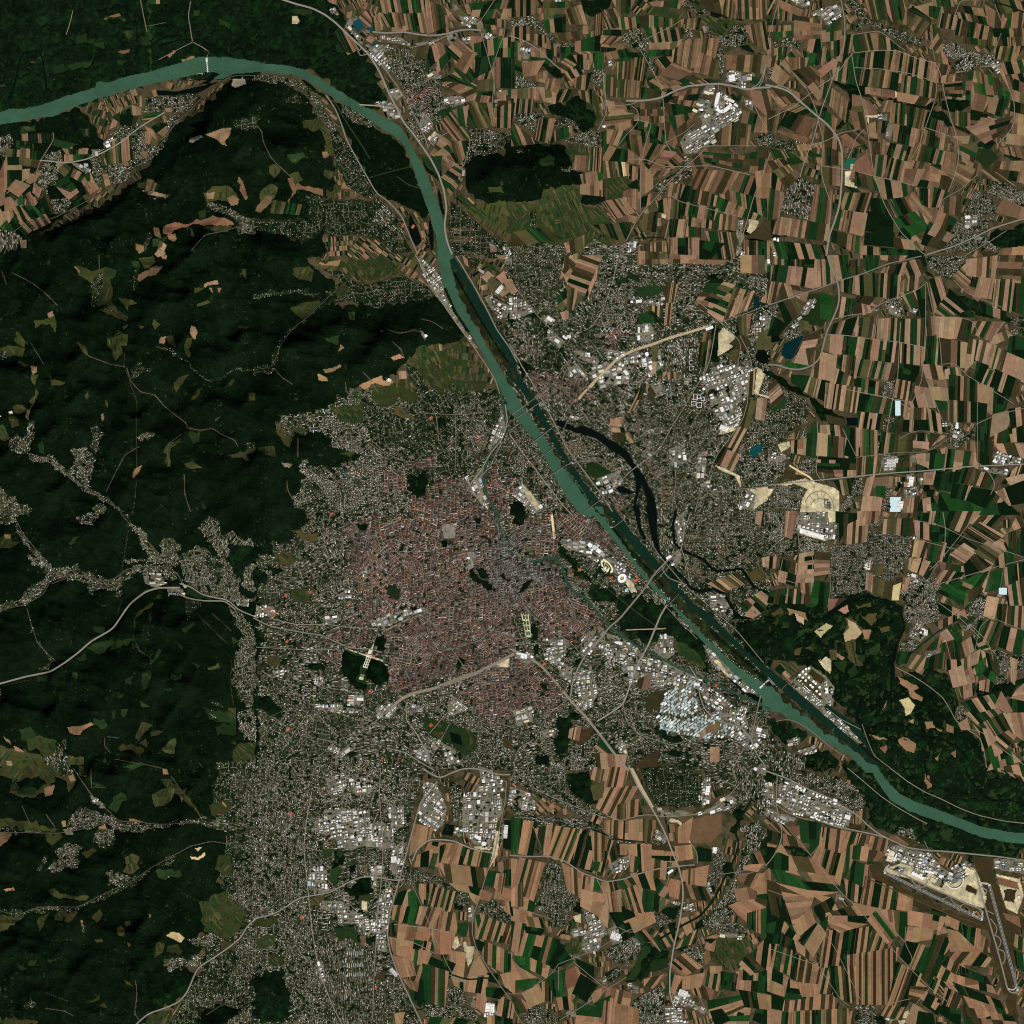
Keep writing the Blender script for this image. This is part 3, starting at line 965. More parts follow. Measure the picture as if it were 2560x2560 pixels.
DATA[(2, 0)] = '''P f -5,108 12,106 28,108 40,110 45,122 46,128 54,130 54,140 30,145 15,152 -5,155
P m 20,123 28,117 32,120 32,126 22,126
P m 22,109 30,106 28,111 24,110
P f 52,0 70,-2 76,-2 74,5 68,10 60,13 52,7
P f 52,148 60,146 70,148 71,152 62,155 52,153
P f 27,80 36,77 42,82 38,88 30,86
P a 42,74 52,72 60,80 64,88 62,96 54,100 40,98 38,86
P f 150,12 150,8 170,15 178,16 170,14
P v 148,14 168,15 170,24 160,28 148,22
P v 102,6 118,5 130,14 120,18 100,14
P v 56,72 62,70 66,75 65,84 56,82
P v 70,135 84,133 92,140 84,152 76,160 70,156 72,145
P v 24,143 52,140 53,148 50,155 40,158 20,155
P v -5,153 50,154 70,160 76,172 74,190 60,185 20,184 -5,175
P v 40,113 54,110 58,116 50,126 44,122
P W 148,182 153,180 152,183 149,184
P f 84,154 90,154 90,157 85,157
P f 142,170 160,174 175,177 195,178 195,176 180,175 160,172 143,168
P f 24,50 35,50 40,56 36,60 28,55
P f 170,28 175,33 182,38 195,43 182,40 172,36
P u -2,15 10,14 12,4 16,4 17,14 25,16 26,20 18,21 10,19 -2,20
P u 18,20 24,20 32,28 32,33 28,30 22,25
P u 83,26 90,22 97,22 100,30 104,32 100,38 104,45 108,54 105,55 100,44 95,38 86,34 82,28
P u 56,58 64,52 70,52 70,58 66,66 60,62
P i 72,48 75,46 76,50 73,51
P u 32,32 44,33 46,36 34,35
P i 33,33 37,33 37,36 33,36
P i 7,36 14,37 14,44 10,45 6,42
P i 6,31 9,31 8,34 6,34
P u -2,58 8,57 13,62 18,64 18,67 -2,67
P u -2,85 12,82 22,86 28,92 40,88 48,92 52,100 46,96 38,95 26,96 18,100 8,95
P u 40,105 50,102 60,98 66,100 68,108 60,112 52,108 42,108
P u 135,3 140,8 146,6 146,10 140,12 132,6 125,2 128,0
P u 145,24 160,28 168,18 175,20 178,26 176,33 168,36 160,34 150,30
P u 130,21 136,22 136,28 132,29
P i 143,20 148,20 150,24 145,25
P u 156,36 160,36 160,46 160,55 157,62 156,50 152,46
P u 107,140 120,132 124,130 130,122 128,118 136,118 136,126 134,136 128,134 120,144 112,146 105,144
P u 183,104 190,100 195,104 195,111 186,110
P i 165,52 172,52 174,58 182,54 184,58 176,62 176,66 168,66 170,63 161,62 162,56
P i 146,65 153,64 152,72 143,71
P i 141,74 151,76 150,82 144,86 135,83 137,77
P i 155,70 160,70 170,78 168,82 162,84 156,86 152,80
P i 145,84 152,80 156,86 165,84 172,80 174,84 170,92 160,98 152,104 154,110 144,112 140,116 130,116 126,106 134,98 142,98 144,92 141,88
P i 175,74 182,76 182,84 176,80
P i 170,166 175,166 174,176 169,175
P y 178,160 184,161 186,168 182,177 177,175 179,170
P y 113,158 117,158 116,165 113,164
P i 169,172 174,170 175,180 172,186 170,178
P u -2,184 20,182 40,186 46,190 40,195 -2,195
P u 54,185 62,180 72,186 84,184 95,180 98,188 90,195 54,195
P i 88,184 93,184 92,190 88,190
P u 72,168 78,168 78,174 72,174
P s 14,160 18,158 18,176 13,170
P u 36,126 46,126 46,130 38,130
P i 170,185 175,188 175,194 168,194
P s 4,113 9,113 9,118 4,118
P i 67,93 72,94 71,97 68,96
P i 126,93 133,95 132,96 126,94
L R 3.4 86,76 100,76 112,74 122,69 132,65 142,64 155,63 168,65 178,68 186,66 195,66
L R 2 178,68 186,64 189,58 192,48
L R 1.6 186,66 190,60 191,50
L R 1.8 -2,27 8,30 20,37 30,47 36,52
L r 1.4 97,38 103,48 108,57 113,66 114,75 115,90 116,108 122,117
L r 1.4 146,112 138,120 128,128 118,138 108,150 98,160 92,170 86,182
L r 1.2 65,98 72,84 71,75 69,60 68,52
L r 1.2 70,70 72,80 90,79 96,76
L r 1.2 90,80 95,82 96,92 86,102 80,110
L r 1.5 94,88 96,92 106,92 103,100 98,120 97,130 97,150 97,158
L r 1.2 181,76 186,86 192,98
L r 1.2 146,110 165,110 185,110
L r 1.2 115,108 130,100 138,93
L r 1.2 88,120 100,120 116,126 150,125 180,132
L r 1.2 100,30 120,20 130,14
L r 1.4 156,62 155,75 150,88 145,105
L r 1.2 195,115 188,135 182,150 175,175 170,193
L r 1.1 118,146 126,152 150,158 170,163
L d 1.2 93,180 110,179 117,180 118,195
L d 1 142,168 142,195
Q -2,0 10,0 10,12 -2,12 tdtbdt
Q 9,0 18,0 17,10 10,12 bdbb
Q 25,2 42,2 40,14 25,16 3x4:oogk
Q 24,16 40,13 40,24 26,24 4:tGgd
Q 40,8 52,4 56,18 44,18 5:totk
Q 0,21 16,20 16,30 0,30 tdtdtk
Q 17,26 26,27 26,36 17,33 tdt
Q 27,30 33,34 33,42 28,40 bgt
Q 33,26 50,24 52,34 36,30 8:okt
Q 0,32 6,33 6,45 0,44 dGt
Q 14,40 30,44 26,50 14,48 gdd
Q 14,36 30,38 30,44 15,42 tbtd
Q 37,36 48,36 46,42 38,46 gGd
Q 36,48 48,38 62,40 38,55 tbtdktt
Q 53,26 62,24 62,31 54,30 tGt
Q 54,20 57,20 57,25 54,25 t
Q 48,32 66,27 66,38 48,38 tggd
Q 63,12 68,10 68,28 62,28 tktktktkdt
Q 68,8 78,20 80,22 72,22 tdtdgt
Q 68,22 84,21 84,22 68,22 t
Q 68,23 82,23 82,28 68,27 dd
Q 68,27 84,28 74,34 67,32 tbt
Q 68,34 88,33 82,40 68,39 tbt
Q 68,36 78,37 78,39 68,39 d
Q 80,13 92,14 92,21 82,22 tGtkt
Q 92,13 104,12 104,20 94,21 tdttgt
Q 70,8 82,6 84,20 80,20 tkgtbg
Q 76,0 92,0 88,10 80,8 tokgt
Q 99,20 130,19 128,30 106,32 dgGttdtdtddttdt
Q 104,32 120,32 118,39 104,38 tt
Q 120,33 128,30 126,34 120,38 t
Q 104,12 128,16 128,20 104,20 tgogtkt
Q 120,16 142,14 140,22 120,20 tdotktotd
Q 132,30 156,29 152,48 130,52 tttbttokttbt
Q 122,34 132,31 128,50 121,46 tdtbt
Q 104,38 120,38 120,42 102,42 Ggd
Q 108,46 118,41 122,46 114,54 tddt
Q 112,56 122,47 136,54 126,60 ttbt
Q 60,40 72,40 68,50 64,52 gGGt
Q 47,42 62,41 58,52 52,52 5:tdbt
Q 38,52 50,44 54,54 46,62 tdtdt
Q 18,56 26,54 26,62 19,61 tt
Q 26,60 37,60 34,70 25,66 ttb
Q 0,50 10,46 22,46 8,58 GdGtb
Q 8,48 24,46 18,56 9,58 bt
Q 0,68 20,66 20,75 0,74 tttbt
Q 20,66 34,68 32,78 24,76 ttt
Q 34,68 50,68 42,76 34,77 tdtdtt
Q 46,60 60,55 56,68 48,66 tktd
Q 50,68 60,68 60,78 52,74 tktd
Q 0,75 16,75 14,85 0,85 dtdtdtdt
Q 72,40 86,37 92,42 70,45 tbgd
Q 80,40 96,40 102,44 80,46 gGdg
Q 80,46 92,44 90,60 80,60 tGktktktt
Q 92,44 103,44 99,64 91,60 tbtdtdtbdd
Q 70,56 82,62 82,74 69,70 tGktktb
Q 82,60 98,62 96,73 82,73 Gktbtbtk
Q 99,60 110,58 118,66 98,68 otdgtt
Q 98,66 116,70 112,74 98,74 dGtkgt
Q 103,62 112,57 118,62 112,66 tb
Q 118,62 140,56 156,62 122,68 2x5:bktg
Q 118,68 122,69 112,80 116,80 dd
Q 70,76 92,80 92,82 72,84 tbk
Q 68,96 76,82 94,84 90,90 tbott
Q 76,88 94,82 95,92 80,100 tttttt
Q 84,80 96,82 96,86 86,84 bdkd
Q 97,78 115,78 114,92 98,92 3x4:bbtk
Q 115,78 140,82 136,90 126,108 3x4:bkbtg
Q 116,72 144,66 134,86 118,78 4x3:bktbd
Q 92,92 104,92 102,100 93,100 ddt
Q 104,92 116,100 116,109 102,98 gGgdbgG
Q 98,98 116,104 116,110 99,110 dbggdb
Q 90,98 100,100 98,110 88,108 btd
Q 72,98 90,100 82,110 72,108 ttbtgd
Q 116,92 128,98 122,112 116,108 bb
Q 68,100 74,98 72,118 68,120 gGgg
Q 68,121 74,110 78,112 72,122 tt
Q 75,112 88,114 86,122 73,121 dddgd
Q 86,102 97,103 99,120 88,112 dokb
Q 100,108 116,110 104,124 98,120 btdbt
Q 88,112 98,118 97,124 88,122 tb
Q 98,128 104,121 108,122 100,130 dd
Q 102,130 118,110 124,114 112,128 tbbtg
Q 110,124 124,113 130,120 118,130 tgtdtbk
Q 108,128 120,127 116,132 105,134 tkbt
Q 97,122 106,132 106,142 97,148 btt
Q 69,122 86,123 88,132 70,134 tttotgyt
Q 87,124 97,128 95,138 88,134 tdttd
Q 52,132 68,128 68,136 54,140 tttG
Q 60,112 68,112 68,130 58,128 tGdtktdtttg
Q 48,118 60,118 60,128 46,128 5:obt
Q 52,140 70,136 70,148 52,146 ttbtt
Q 84,145 97,140 97,160 84,152 2x4:ttb
Q 88,140 94,136 95,142 90,142 d
Q 98,150 106,146 104,154 98,156 dt
Q 70,152 84,150 92,160 78,165 5:ttk
Q 78,160 94,164 92,168 82,165 kttt
Q 100,160 112,148 113,160 104,164 ttt
Q 111,152 116,150 117,160 111,160 dt
Q 100,162 110,160 108,175 98,172 okd
Q 109,165 112,165 112,170 110,170 t
Q 117,150 130,152 128,168 117,165 ttotdd
Q 130,140 155,146 153,155 128,152 ddgdttkttgt
Q 126,140 132,142 128,152 124,150 dd
Q 118,138 130,140 126,150 118,148 ttotkt
Q 128,152 155,158 152,166 128,162 ddtgdgttbgdt
Q 155,148 193,158 185,166 155,160 gGgttbtgdtgt
Q 132,162 170,162 168,174 132,170 tdttbtdtkdtttott
Q 120,166 132,166 130,179 118,178 dddttt
Q 130,168 142,168 142,178 130,178 tgt
Q 148,140 195,152 195,165 150,145 bgtkbGtgdtgd
Q 134,120 146,112 152,120 138,138 bkbb
Q 144,115 175,118 172,130 146,122 4x3:bktg
Q 138,128 172,130 160,146 136,142 bkbkbtbbkkbt
Q 172,118 195,112 190,132 172,128 3x3:btgk
Q 165,132 190,134 184,150 160,146 btbgbdt
Q 184,130 195,128 195,148 186,150 tbt
Q 118,180 142,180 142,195 118,195 tttdddtttt
Q 142,182 160,184 150,195 142,195 2:gd
Q 146,175 170,176 168,195 155,195 tgdtdtkt
Q 176,180 195,182 195,195 176,195 tdtgdt
Q 96,186 117,182 117,190 96,190 tktkt
Q 96,190 117,191 117,195 96,195 tkt
Q 108,176 118,168 118,180 104,182 ktkt
Q 176,180 195,165 195,182 182,180 k
Q 154,100 168,92 166,110 154,108 kbt
Q 168,92 180,95 178,110 166,110 dkbt
Q 175,84 195,90 192,100 172,98 bgbt
Q 176,68 195,70 195,90 184,80 bttkt
Q 160,42 195,42 190,55 162,52 bbktkt
Q 158,0 170,0 168,14 158,10 ttgotktot
Q 168,0 193,0 190,14 172,14 tktgtkttkt
Q 176,20 195,16 195,40 182,32 ttktotdtt
Q 104,2 130,0 126,6 106,4 ttkgt
Q 142,0 160,0 158,10 148,8 ttkt
Q 182,58 195,66 190,66 180,62 g
Q 142,40 156,46 154,58 138,54 tbtkb
Q 28,100 45,95 46,102 28,108 gtgGt
Q 20,90 32,90 28,108 18,105 tgt
Q 0,92 10,100 20,108 0,110 6:tkg
Q 0,176 20,172 40,180 30,190 0,186 6:kog
Q 62,170 90,168 86,182 76,180 6:okdtd
Q 40,184 54,178 54,190 42,190 tkot
Q 192,120 195,120 195,130 190,130 b'''
DATA[(2, 1)] = '''P S -5,-5 195,-5 195,195 -5,195
P w -4,100 2,104 12,118 24,136 36,154 48,170 62,188 68,197 54,197 44,186 34,170 26,154 18,140 8,128 -4,116
P W2 -4,78 2,84 12,100 22,116 30,130 38,146 48,162 58,176 70,190 76,197 68,197 58,184 46,166 36,150 26,132 16,116 6,100 -4,90
P n -4,92 6,104 20,126 34,152 50,174 66,194 72,197 68,197 52,176 36,152 22,128 8,106 -4,94
P W 34,124 42,126 48,130 52,128 60,130 70,136 80,142 88,148 92,156 97,162 102,170 108,185 110,197 102,197 102,185 98,172 96,178 93,190 92,197 90,195 93,180 94,170 90,160 84,152 74,146 64,138 54,135 44,132 34,128
P W 78,174 84,174 92,178 88,180 80,178
P b4 180,144 190,142 188,148 182,152 180,150
P W3 183,32 187,30 186,38 182,40
P W 157,24 162,26 160,36 156,34
P W3 164,24 168,24 162,48 160,46
P W 185,72 190,70 195,76 190,82 184,78
P W 178,44 181,48 180,56 177,56
P f -2,28 10,40 22,45 18,47 8,46 -2,52
P m 56,156 68,152 76,158 80,170 70,172 60,166
P m 78,18 86,16 96,20 98,10 88,8 87,18 80,24
P m 90,22 116,22 116,28 96,30
P f 4,82 10,80 16,88 10,90 6,86
P f 145,8 150,20 160,14
P m 148,52 157,50 158,60 152,76 148,88 146,82 150,66
P f 150,52 172,60 170,68 152,80
P y 156,58 160,54 168,60 170,66 162,72 155,76 156,66
P o 164,72 172,68 171,82 164,78
P y 52,106 60,96 72,84 82,76 76,82 64,94 56,106
P y 50,108 56,106 53,109
P c 86,132 94,130 95,138 90,142 86,138
P c 105,132 110,131 110,134 106,134
P y 160,125 170,128 168,132 156,135
P y 153,158 160,160 172,166 173,176 171,172 168,166 158,162
P y 180,176 193,174 193,184 180,193 176,180
P y 176,180 182,178 180,186 176,186
P y 185,84 192,88 190,92 186,104 195,106 195,108 183,104 184,92
P o 142,138 146,134 148,140 142,142
P i -2,30 8,33 18,42 8,46 -2,48
P i 22,46 30,44 34,54 40,62 42,66 36,60 28,52
P i 36,60 44,60 44,64 40,64
P i 44,70 56,72 66,78 64,84 56,80 48,76
P i 84,74 96,72 102,76 104,82 96,82 86,80
P i 76,82 84,84 90,92 86,96 78,88
P i 42,84 50,82 56,90 54,98 46,96 42,90
P i 100,34 114,32 114,38 100,36
P i 90,34 98,33 97,36
P i 94,52 104,50 108,58 104,66 94,64
P i 180,54 192,42 195,44 195,62 184,62
P i 154,84 160,78 168,82 180,78 182,84 178,95 178,106 170,112 176,120 170,130 160,128 152,110 144,100 142,92 148,88
P i 130,92 136,92 136,98 131,97
P i 64,168 80,162 84,170 74,180 66,178
P i 96,150 104,146 112,150 106,155
P i 0,180 6,172 12,178 22,186 24,193 14,193
P y 6,170 14,178 22,190 19,192 12,184
P i 142,172 150,170 148,178 142,178
P i 44,120 50,122 46,126
P i 72,88 90,88 88,96 76,98
P i 78,78 92,84 88,92 82,88
P u 24,126 30,120 40,112 50,110 58,118 66,124 72,116 86,120 90,112 80,104 68,98 58,100 50,106 42,98 36,88 20,90 10,92 22,106 32,122
P d 36,96 50,88 60,98 54,108 40,112 26,112 22,100
P u 0,0 36,0 34,18 32,30 36,38 50,44 60,42 64,46 66,54 52,56 40,52 30,46 20,34 8,20 0,18
P u 64,6 92,0 96,6 120,7 160,6 160,12 145,18 138,28 140,36 150,44 152,50 140,54 130,58 118,60 110,50 114,40 124,30 124,22 116,16 100,16 88,12 80,16 74,30 72,38 66,40 64,28
P h 64,44 92,42 94,48 92,55 66,54
P h 63,8 74,8 70,40 64,38
P h 74,28 87,26 84,40 70,40
P u 0,50 16,48 20,60 20,72 14,78 6,78 0,70
P s 16,52 36,52 44,64 44,72 38,80 36,90 26,84 20,72
P d 62,58 86,58 82,68 76,72 62,60
P d 16,92 34,92 36,104 24,110
P u 108,70 124,62 136,60 146,56 142,72 146,84 130,88 118,86 110,88
P u 108,88 130,90 128,100 116,98 108,94
P u 94,110 116,98 126,96 134,104 140,118 148,120 152,130 146,150 140,172 136,193 120,193 108,180 100,168 100,158 106,152 116,138 128,120 116,118 100,120
P u 72,118 86,122 96,126 112,130 110,142 100,148 92,150 86,144 84,140 94,142
P h 150,100 165,100 164,118 156,126 148,118
P u 34,140 50,136 66,142 82,152 88,160 76,164 64,156 54,156 46,152 38,146
P h 36,138 56,138 68,148 66,152 44,150
P d 24,150 0,135 0,170 10,172 22,182 34,193 56,197 40,180
P u 0,135 10,130 22,142 32,158 44,174 54,190 50,195 30,195 18,180 0,165
P u 72,180 84,182 90,180 92,195 76,195 70,186
P d 66,180 90,184 86,195 76,195
P u 195,120 195,140 184,142 172,155 168,150 176,138 184,126
P u 170,158 195,155 195,172 175,172
P u 150,160 170,170 172,174 160,174 148,170
P u 142,174 176,176 176,193 140,193
P u 165,0 173,0 172,12 190,16 195,20 195,28 182,24 172,18 162,14
P h 175,14 193,16 193,28 180,24
P i 188,10 193,0 195,14
P i 171,190 178,176 184,180 182,193
Q 40,2 50,-2 52,2 36,18 tkttb
Q 38,12 44,2 52,4 42,21 ttkt
Q 42,20 52,0 68,0 54,30 btdtkkbtktt
Q 34,32 44,20 48,24 38,42 gdo
Q 34,38 42,32 42,34 38,41 t
Q 42,26 50,24 46,40 42,40 okt
Q 48,28 54,22 58,30 46,38 gotgd
Q 60,0 66,0 64,16 58,30 ttt
Q 37,43 42,42 42,47 39,48 t
Q 95,-1 117,0 117,5 95,6 tbt
Q 117,-1 133,0 133,5 117,5 btt
Q 133,0 163,0 160,6 133,5 2x2:tbkt
Q 173,0 190,0 190,13 173,12 ttbt
Q 116,20 125,22 122,34 115,36 kkktkt
Q 116,36 121,36 119,51 115,52 ttkt
Q 105,38 114,38 114,50 104,50 Gtgtkg
Q 96,44 106,42 114,50 98,50 ggd
Q 138,35 148,20 162,15 142,40 bbtkggdk
Q 140,38 160,20 168,22 148,42 ktdtgot
Q 148,42 160,20 180,26 158,50 ttdtddttgkg
Q 168,24 184,28 178,40 160,48 oktttbtk
Q 190,30 195,26 195,36 188,34 t
Q 106,68 110,66 108,88 105,90 t
Q 98,98 102,96 92,116 88,118 tkt
Q 98,97 101,97 98,108 95,108 dd
Q 110,88 116,88 114,92 110,92 2x2:tg
Q 118,88 126,88 126,92 118,92 tkto
Q 75,123 84,122 82,128 74,128 ttt
Q 75,130 84,130 86,140 78,140 3x2:tgk
Q 145,58 150,58 148,66 144,66 bk
Q 142,66 150,64 146,84 141,82 dkdt
Q 183,108 192,108 190,124 182,122 kttb
Q 170,130 180,126 170,148 160,146 ktktk
Q 158,144 166,146 158,156 153,156 d
Q 163,147 172,150 166,162 158,158 ttot
Q 178,90 184,84 182,104 178,104 bkt
Q 176,108 184,110 178,130 172,128 ko
Q 165,66 172,60 180,66 174,72 2:ok
Q 186,58 195,56 195,70 184,70 oo
Q 170,46 180,44 178,60 172,58 kob
Q 0,22 4,26 2,28 0,28 t
Q 104,98 108,104 106,110 103,106 k
L t 2.4 50,108 60,97 72,85 80,77 92,71 108,66 118,62 132,58 145,54 151,53
L r 1.5 40,118 44,112 50,108
L r 2 -2,66 8,84 18,100 28,118 34,130 42,146 54,162 66,178 76,193
L r 1.3 0,20 10,34 20,46 30,56 42,68
L r 2 -2,134 6,146 14,156 26,172 40,190 46,196
L g 1.3 46,60 60,54 68,42 76,20 80,0
L r 1.4 154,52 150,76 146,88 138,100 130,114 120,130 112,145 100,155 92,160 80,172 68,182
L r 1.2 172,60 178,72 181,80 178,95 178,110 174,124 164,138 156,148 152,156 148,168 142,178 138,193
L r 1.2 158,50 170,62 173,66 170,85
L r 1.1 157,50 175,44 193,37
L r 1.1 116,116 132,112 126,98
L r 1.1 42,70 52,82 58,92 56,98
L r 1.1 44,80 38,92 38,102 48,110
L r 1.2 0,120 30,98 44,78
L r 1.6 138,193 145,180 160,177 193,174
L r 1.2 140,34 152,44 157,50
L r 1.1 122,150 124,170 122,180 125,193
L r 1.1 94,92 105,92 112,104
L B 2 4,122 22,110
L B 2.2 14,142 30,130
L B 1.8 22,152 30,146
L B 2 30,165 44,156 54,155
L B 1.6 56,192 70,182
L B 1.6 86,165 100,155
L B 1.4 36,138 42,124

P i 60,84 74,80 80,92 70,100 60,94
P i 98,74 112,70 114,84 104,90
P i 150,104 162,100 168,116 158,124 150,116
P i 70,70 84,72 82,80 72,78
P i 100,98 112,94 116,104 104,108
P i 118,146 130,142 132,156 120,158
P i 28,56 40,64 36,70 26,62
P i 140,150 148,146 146,166 138,168'''
DATA[(2, 2)] = '''P S -5,-5 195,-5 195,195 -5,195
P w 57,-4 68,-4 73,10 84,24 94,38 104,50 114,62 126,74 138,86 150,98 164,112 178,122 195,132 197,146 188,140 180,132 168,122 154,108 142,96 130,82 118,68 106,58 96,46 86,33 76,20 66,8
P W2 71,-4 76,-4 88,12 100,26 112,40 124,54 136,68 150,78 164,92 178,106 197,122 197,128 180,112 164,98 148,84 134,72 120,56 106,42 92,28 80,14
P n 68,-4 71,-4 80,14 92,28 106,42 120,56 134,72 148,84 164,98 180,112 197,130 197,134 176,118 160,104 146,92 132,78 120,66 108,54 96,40 86,26 76,12
L f 2 76,12 88,28 100,40 114,56
L f 2.6 150,90 164,102 180,116 195,130
P W 92,-4 96,-4 97,10 101,20 99,21 95,12
P W 101,-4 109,-4 109,12 111,26 112,32 108,30 105,18
L W 2 124,-2 121,12 123,24 128,29 138,33 145,36 148,40 155,45 163,44 173,43 177,48 182,56 190,60 196,62
L W 2.2 133,57 142,60 152,58 160,62 165,70 168,76 174,80 180,80
L W 2 112,32 120,40 130,50 134,56
L w 1.8 -2,29 3,34 10,37 18,37 26,34 32,34 37,40 40,48 42,56 48,61 56,65 62,73 68,81 76,88 84,94 92,100 102,105 112,110 124,117 136,122 150,128 162,134 176,140 195,149
P W 164,126 170,130 180,136 190,142 186,144 174,136 166,128
P f 34,24 38,26 46,36 52,44 60,52 64,56 76,58 80,66 72,72 64,68 58,62 60,54 50,48 42,38 36,32
P f 80,60 100,62 110,66 120,68 124,76 134,86 144,94 146,104 148,118 150,123 142,118 130,104 118,92 112,98 100,99 90,96 82,88 80,78 70,80 80,70
P f 168,84 195,80 195,118 186,112 172,98 166,90
P f 116,48 122,42 130,54 128,58
P v 122,96 132,100 142,108 147,118 140,118 128,108 122,102
P m 125,100 132,101 142,110 144,116 138,116 128,108
P f 45,112 50,110 53,114 48,118
P f 34,154 44,152 47,160 42,172 43,182 36,184 33,174 35,164
P f 6,56 14,50 16,52 8,60 4,62
P f 16,84 20,88 18,98 14,96
P f 34,20 40,18 40,21
P f 16,186 28,182 30,193 18,195
P f 44,150 52,150 50,158 45,156
P f 16,100 26,100 26,106 18,108
P k 96,182 104,178 112,180 110,195 92,195
P f 112,180 120,176 134,180 128,185
P f 104,160 115,166 130,173 122,174 108,168
P k 46,168 54,164 62,162 58,172 50,176 46,172
P f 0,0 10,0 12,10 4,10
P d -2,2 28,2 32,20 34,32 30,33 18,36 8,36 -2,30
P d -2,36 8,40 28,38 36,42 40,56 48,64 56,68 62,76 70,86 60,92 40,96 20,98 22,84 14,78 -2,72
P d -2,98 10,116 20,120 36,132 44,142 38,146 20,150 10,160 -2,160
P u 20,100 34,100 50,110 44,120 36,130 22,116
P u 48,120 64,116 80,112 96,104 100,118 92,128 88,140 84,146 70,154 60,150 50,140 46,130
P u 60,150 84,146 96,140 102,155 112,160 100,168 112,176 128,174 130,180 112,178 92,190 86,170 70,160
P u 128,176 152,172 172,168 180,176 170,195 128,195 132,184
P u 150,146 168,150 176,160 170,170 158,168 140,154
P d 38,-2 56,-2 66,10 80,26 92,40 104,54 96,52 82,38 70,26 56,22 40,20 34,10
P i 36,20 54,22 58,30 66,36 60,36 52,30 40,28
P i 56,22 60,22 70,30 66,35 58,28
P i 66,36 74,34 86,40 84,44 94,52 90,56 82,48 76,46 70,44
P i 112,92 122,94 122,108 116,112 106,104 110,98
P u 64,68 78,68 80,76 74,82 68,80
P u 96,62 108,58 118,68 110,70 100,66
P u 118,68 126,78 140,92 138,94 124,82
P u 110,-2 120,-2 120,14 124,26 118,36 112,30 110,14
P u 134,0 195,0 195,12 184,14 180,30 172,42 158,44 148,38 140,32 128,28 126,16 132,8
P u 126,36 144,36 152,46 164,48 172,46 178,54 170,60 150,56 136,52 128,44
P i 148,62 160,62 166,70 160,76 150,72
P i 122,6 132,-2 130,16 126,26
P i 116,34 126,28 128,36 122,44
P i 10,106 16,106 18,114 10,116 2,109
P i 2,106 12,108 12,111 4,110
P i 24,96 40,96 44,100 40,106 30,100
P i 34,112 46,118 44,128 36,124
P i 46,124 60,116 62,126 54,132
P i 52,96 66,86 72,92 60,106 52,108
P i 60,86 70,88 66,94
P i 68,90 90,98 100,108 90,120 78,112 76,100
P i 96,108 120,114 138,122 150,130 140,134 120,130 104,128 94,120
P i 144,100 154,106 168,118 180,126 186,138 176,136 164,124 152,116
P I 156,112 160,118 162,122 158,120
P y 152,112 156,112 166,126 162,124
P i 44,142 56,140 60,146 54,150
P i 152,144 176,152 180,166 170,160 150,152
P i 170,145 178,146 174,156 170,154
P i 180,160 195,165 195,172 182,168
P i 22,164 32,164 32,170 24,170
P i 80,172 86,175 88,186 80,178
P i 48,126 60,122 66,134 60,146 50,140
P i 84,112 98,108 100,124 92,132 84,126
P i 140,130 152,134 168,146 160,150 146,144
P i 22,104 34,100 40,108 34,116 26,112
P i 66,96 80,100 78,112 68,108
P i 160,160 176,158 188,172 180,182 170,172
P i 0,150 14,146 16,158 4,162
P X 112,140 124,130 138,126 139,140 142,150 130,154 112,152
P X 110,154 130,156 150,152 168,160 170,170 140,170 112,164
P u 28,186 44,182 60,184 70,195 28,195
P y 86,48 92,54 94,60 90,61 86,54
P i 82,40 86,39 86,44
P o 175,48 190,40 190,52 184,52
P u 190,170 195,170 195,195 190,190
P i 92,126 110,126 118,122 124,128 110,132 96,134
P k 116,136 112,150 102,150 100,140 108,134
L R 3 117,70 112,78 108,88 104,98 100,106 96,112 92,122 88,134 84,145 74,152 64,158
L R 3 118,36 108,46 100,58 90,70 80,82 74,86 68,94 60,102 54,110 50,118 46,126 44,140
L m 1.2 58,46 70,56 84,68 100,80 114,90
L t .9 86,89 116,88
L B2 2.4 0,104 14,110 24,118 34,130 44,142 56,155 68,170 80,186 88,195
L r 1.4 44,140 36,146 28,152 20,164 18,172 14,173 6,177 2,185 2,195
L R 2 134,116 140,126 142,140 146,150 156,158 172,162 180,170 184,182 192,193
L R 1.8 166,195 182,165 186,145 188,138
L r 1.3 0,101 14,99 30,100 46,96
L r 1 6,70 30,90 44,98 54,110
L r 1 20,55 22,80
L r 1 0,30 20,22 33,19
L R 1.5 126,28 118,36 112,42 118,50 132,55
L R 2 135,0 130,14 128,28 122,38
L r 1.3 128,28 132,40 134,52
L r 1.4 84,145 86,158 96,168 120,176 134,172
L r 2 30,0 32,18 31,30
L y 2 30,2 32,20
L r 1.1 36,18 58,20 66,12
L r 1.4 100,16 112,34 130,55 150,72 170,90 190,114
L r 1.1 60,8 76,26 92,46 106,60 124,80 140,96
L r 1 10,112 24,124 36,140
L r 1.1 88,150 92,164 100,172
L B 1.6 76,12 84,6
L B 1.4 108,48 116,40
L B 2 106,54 118,42
L B 1.6 118,70 126,62
L B 1.4 32,34 33,30
L B 1.4 66,86 72,80
L B 1.6 98,104 102,102
Q 44,164 52,162 50,172 43,170 ttb
Q 62,178 70,170 80,182 76,186 tgg
Q 62,182 86,184 84,195 66,193 ktbtt
Q 148,160 156,160 154,166 148,166 bb
Q 141,168 146,164 146,168 142,171 t
Q 150,178 156,178 156,188 150,188 tt
Q 148,54 170,46 176,54 160,60 tktbotk
Q 172,70 188,60 195,66 184,80 gktgtt
Q 176,78 186,66 190,74 182,80 tt
Q 185,0 190,0 188,10 184,8 tt
Q 189,35 195,34 195,41 190,41 t
Q 96,126 104,124 102,134 94,132 kb
P f -3,-8 8,-8 12,4 6,12 0,8
P f 12,52 16,50 9,61 5,62
P m 24,66 27,66 27,70 24,70'''
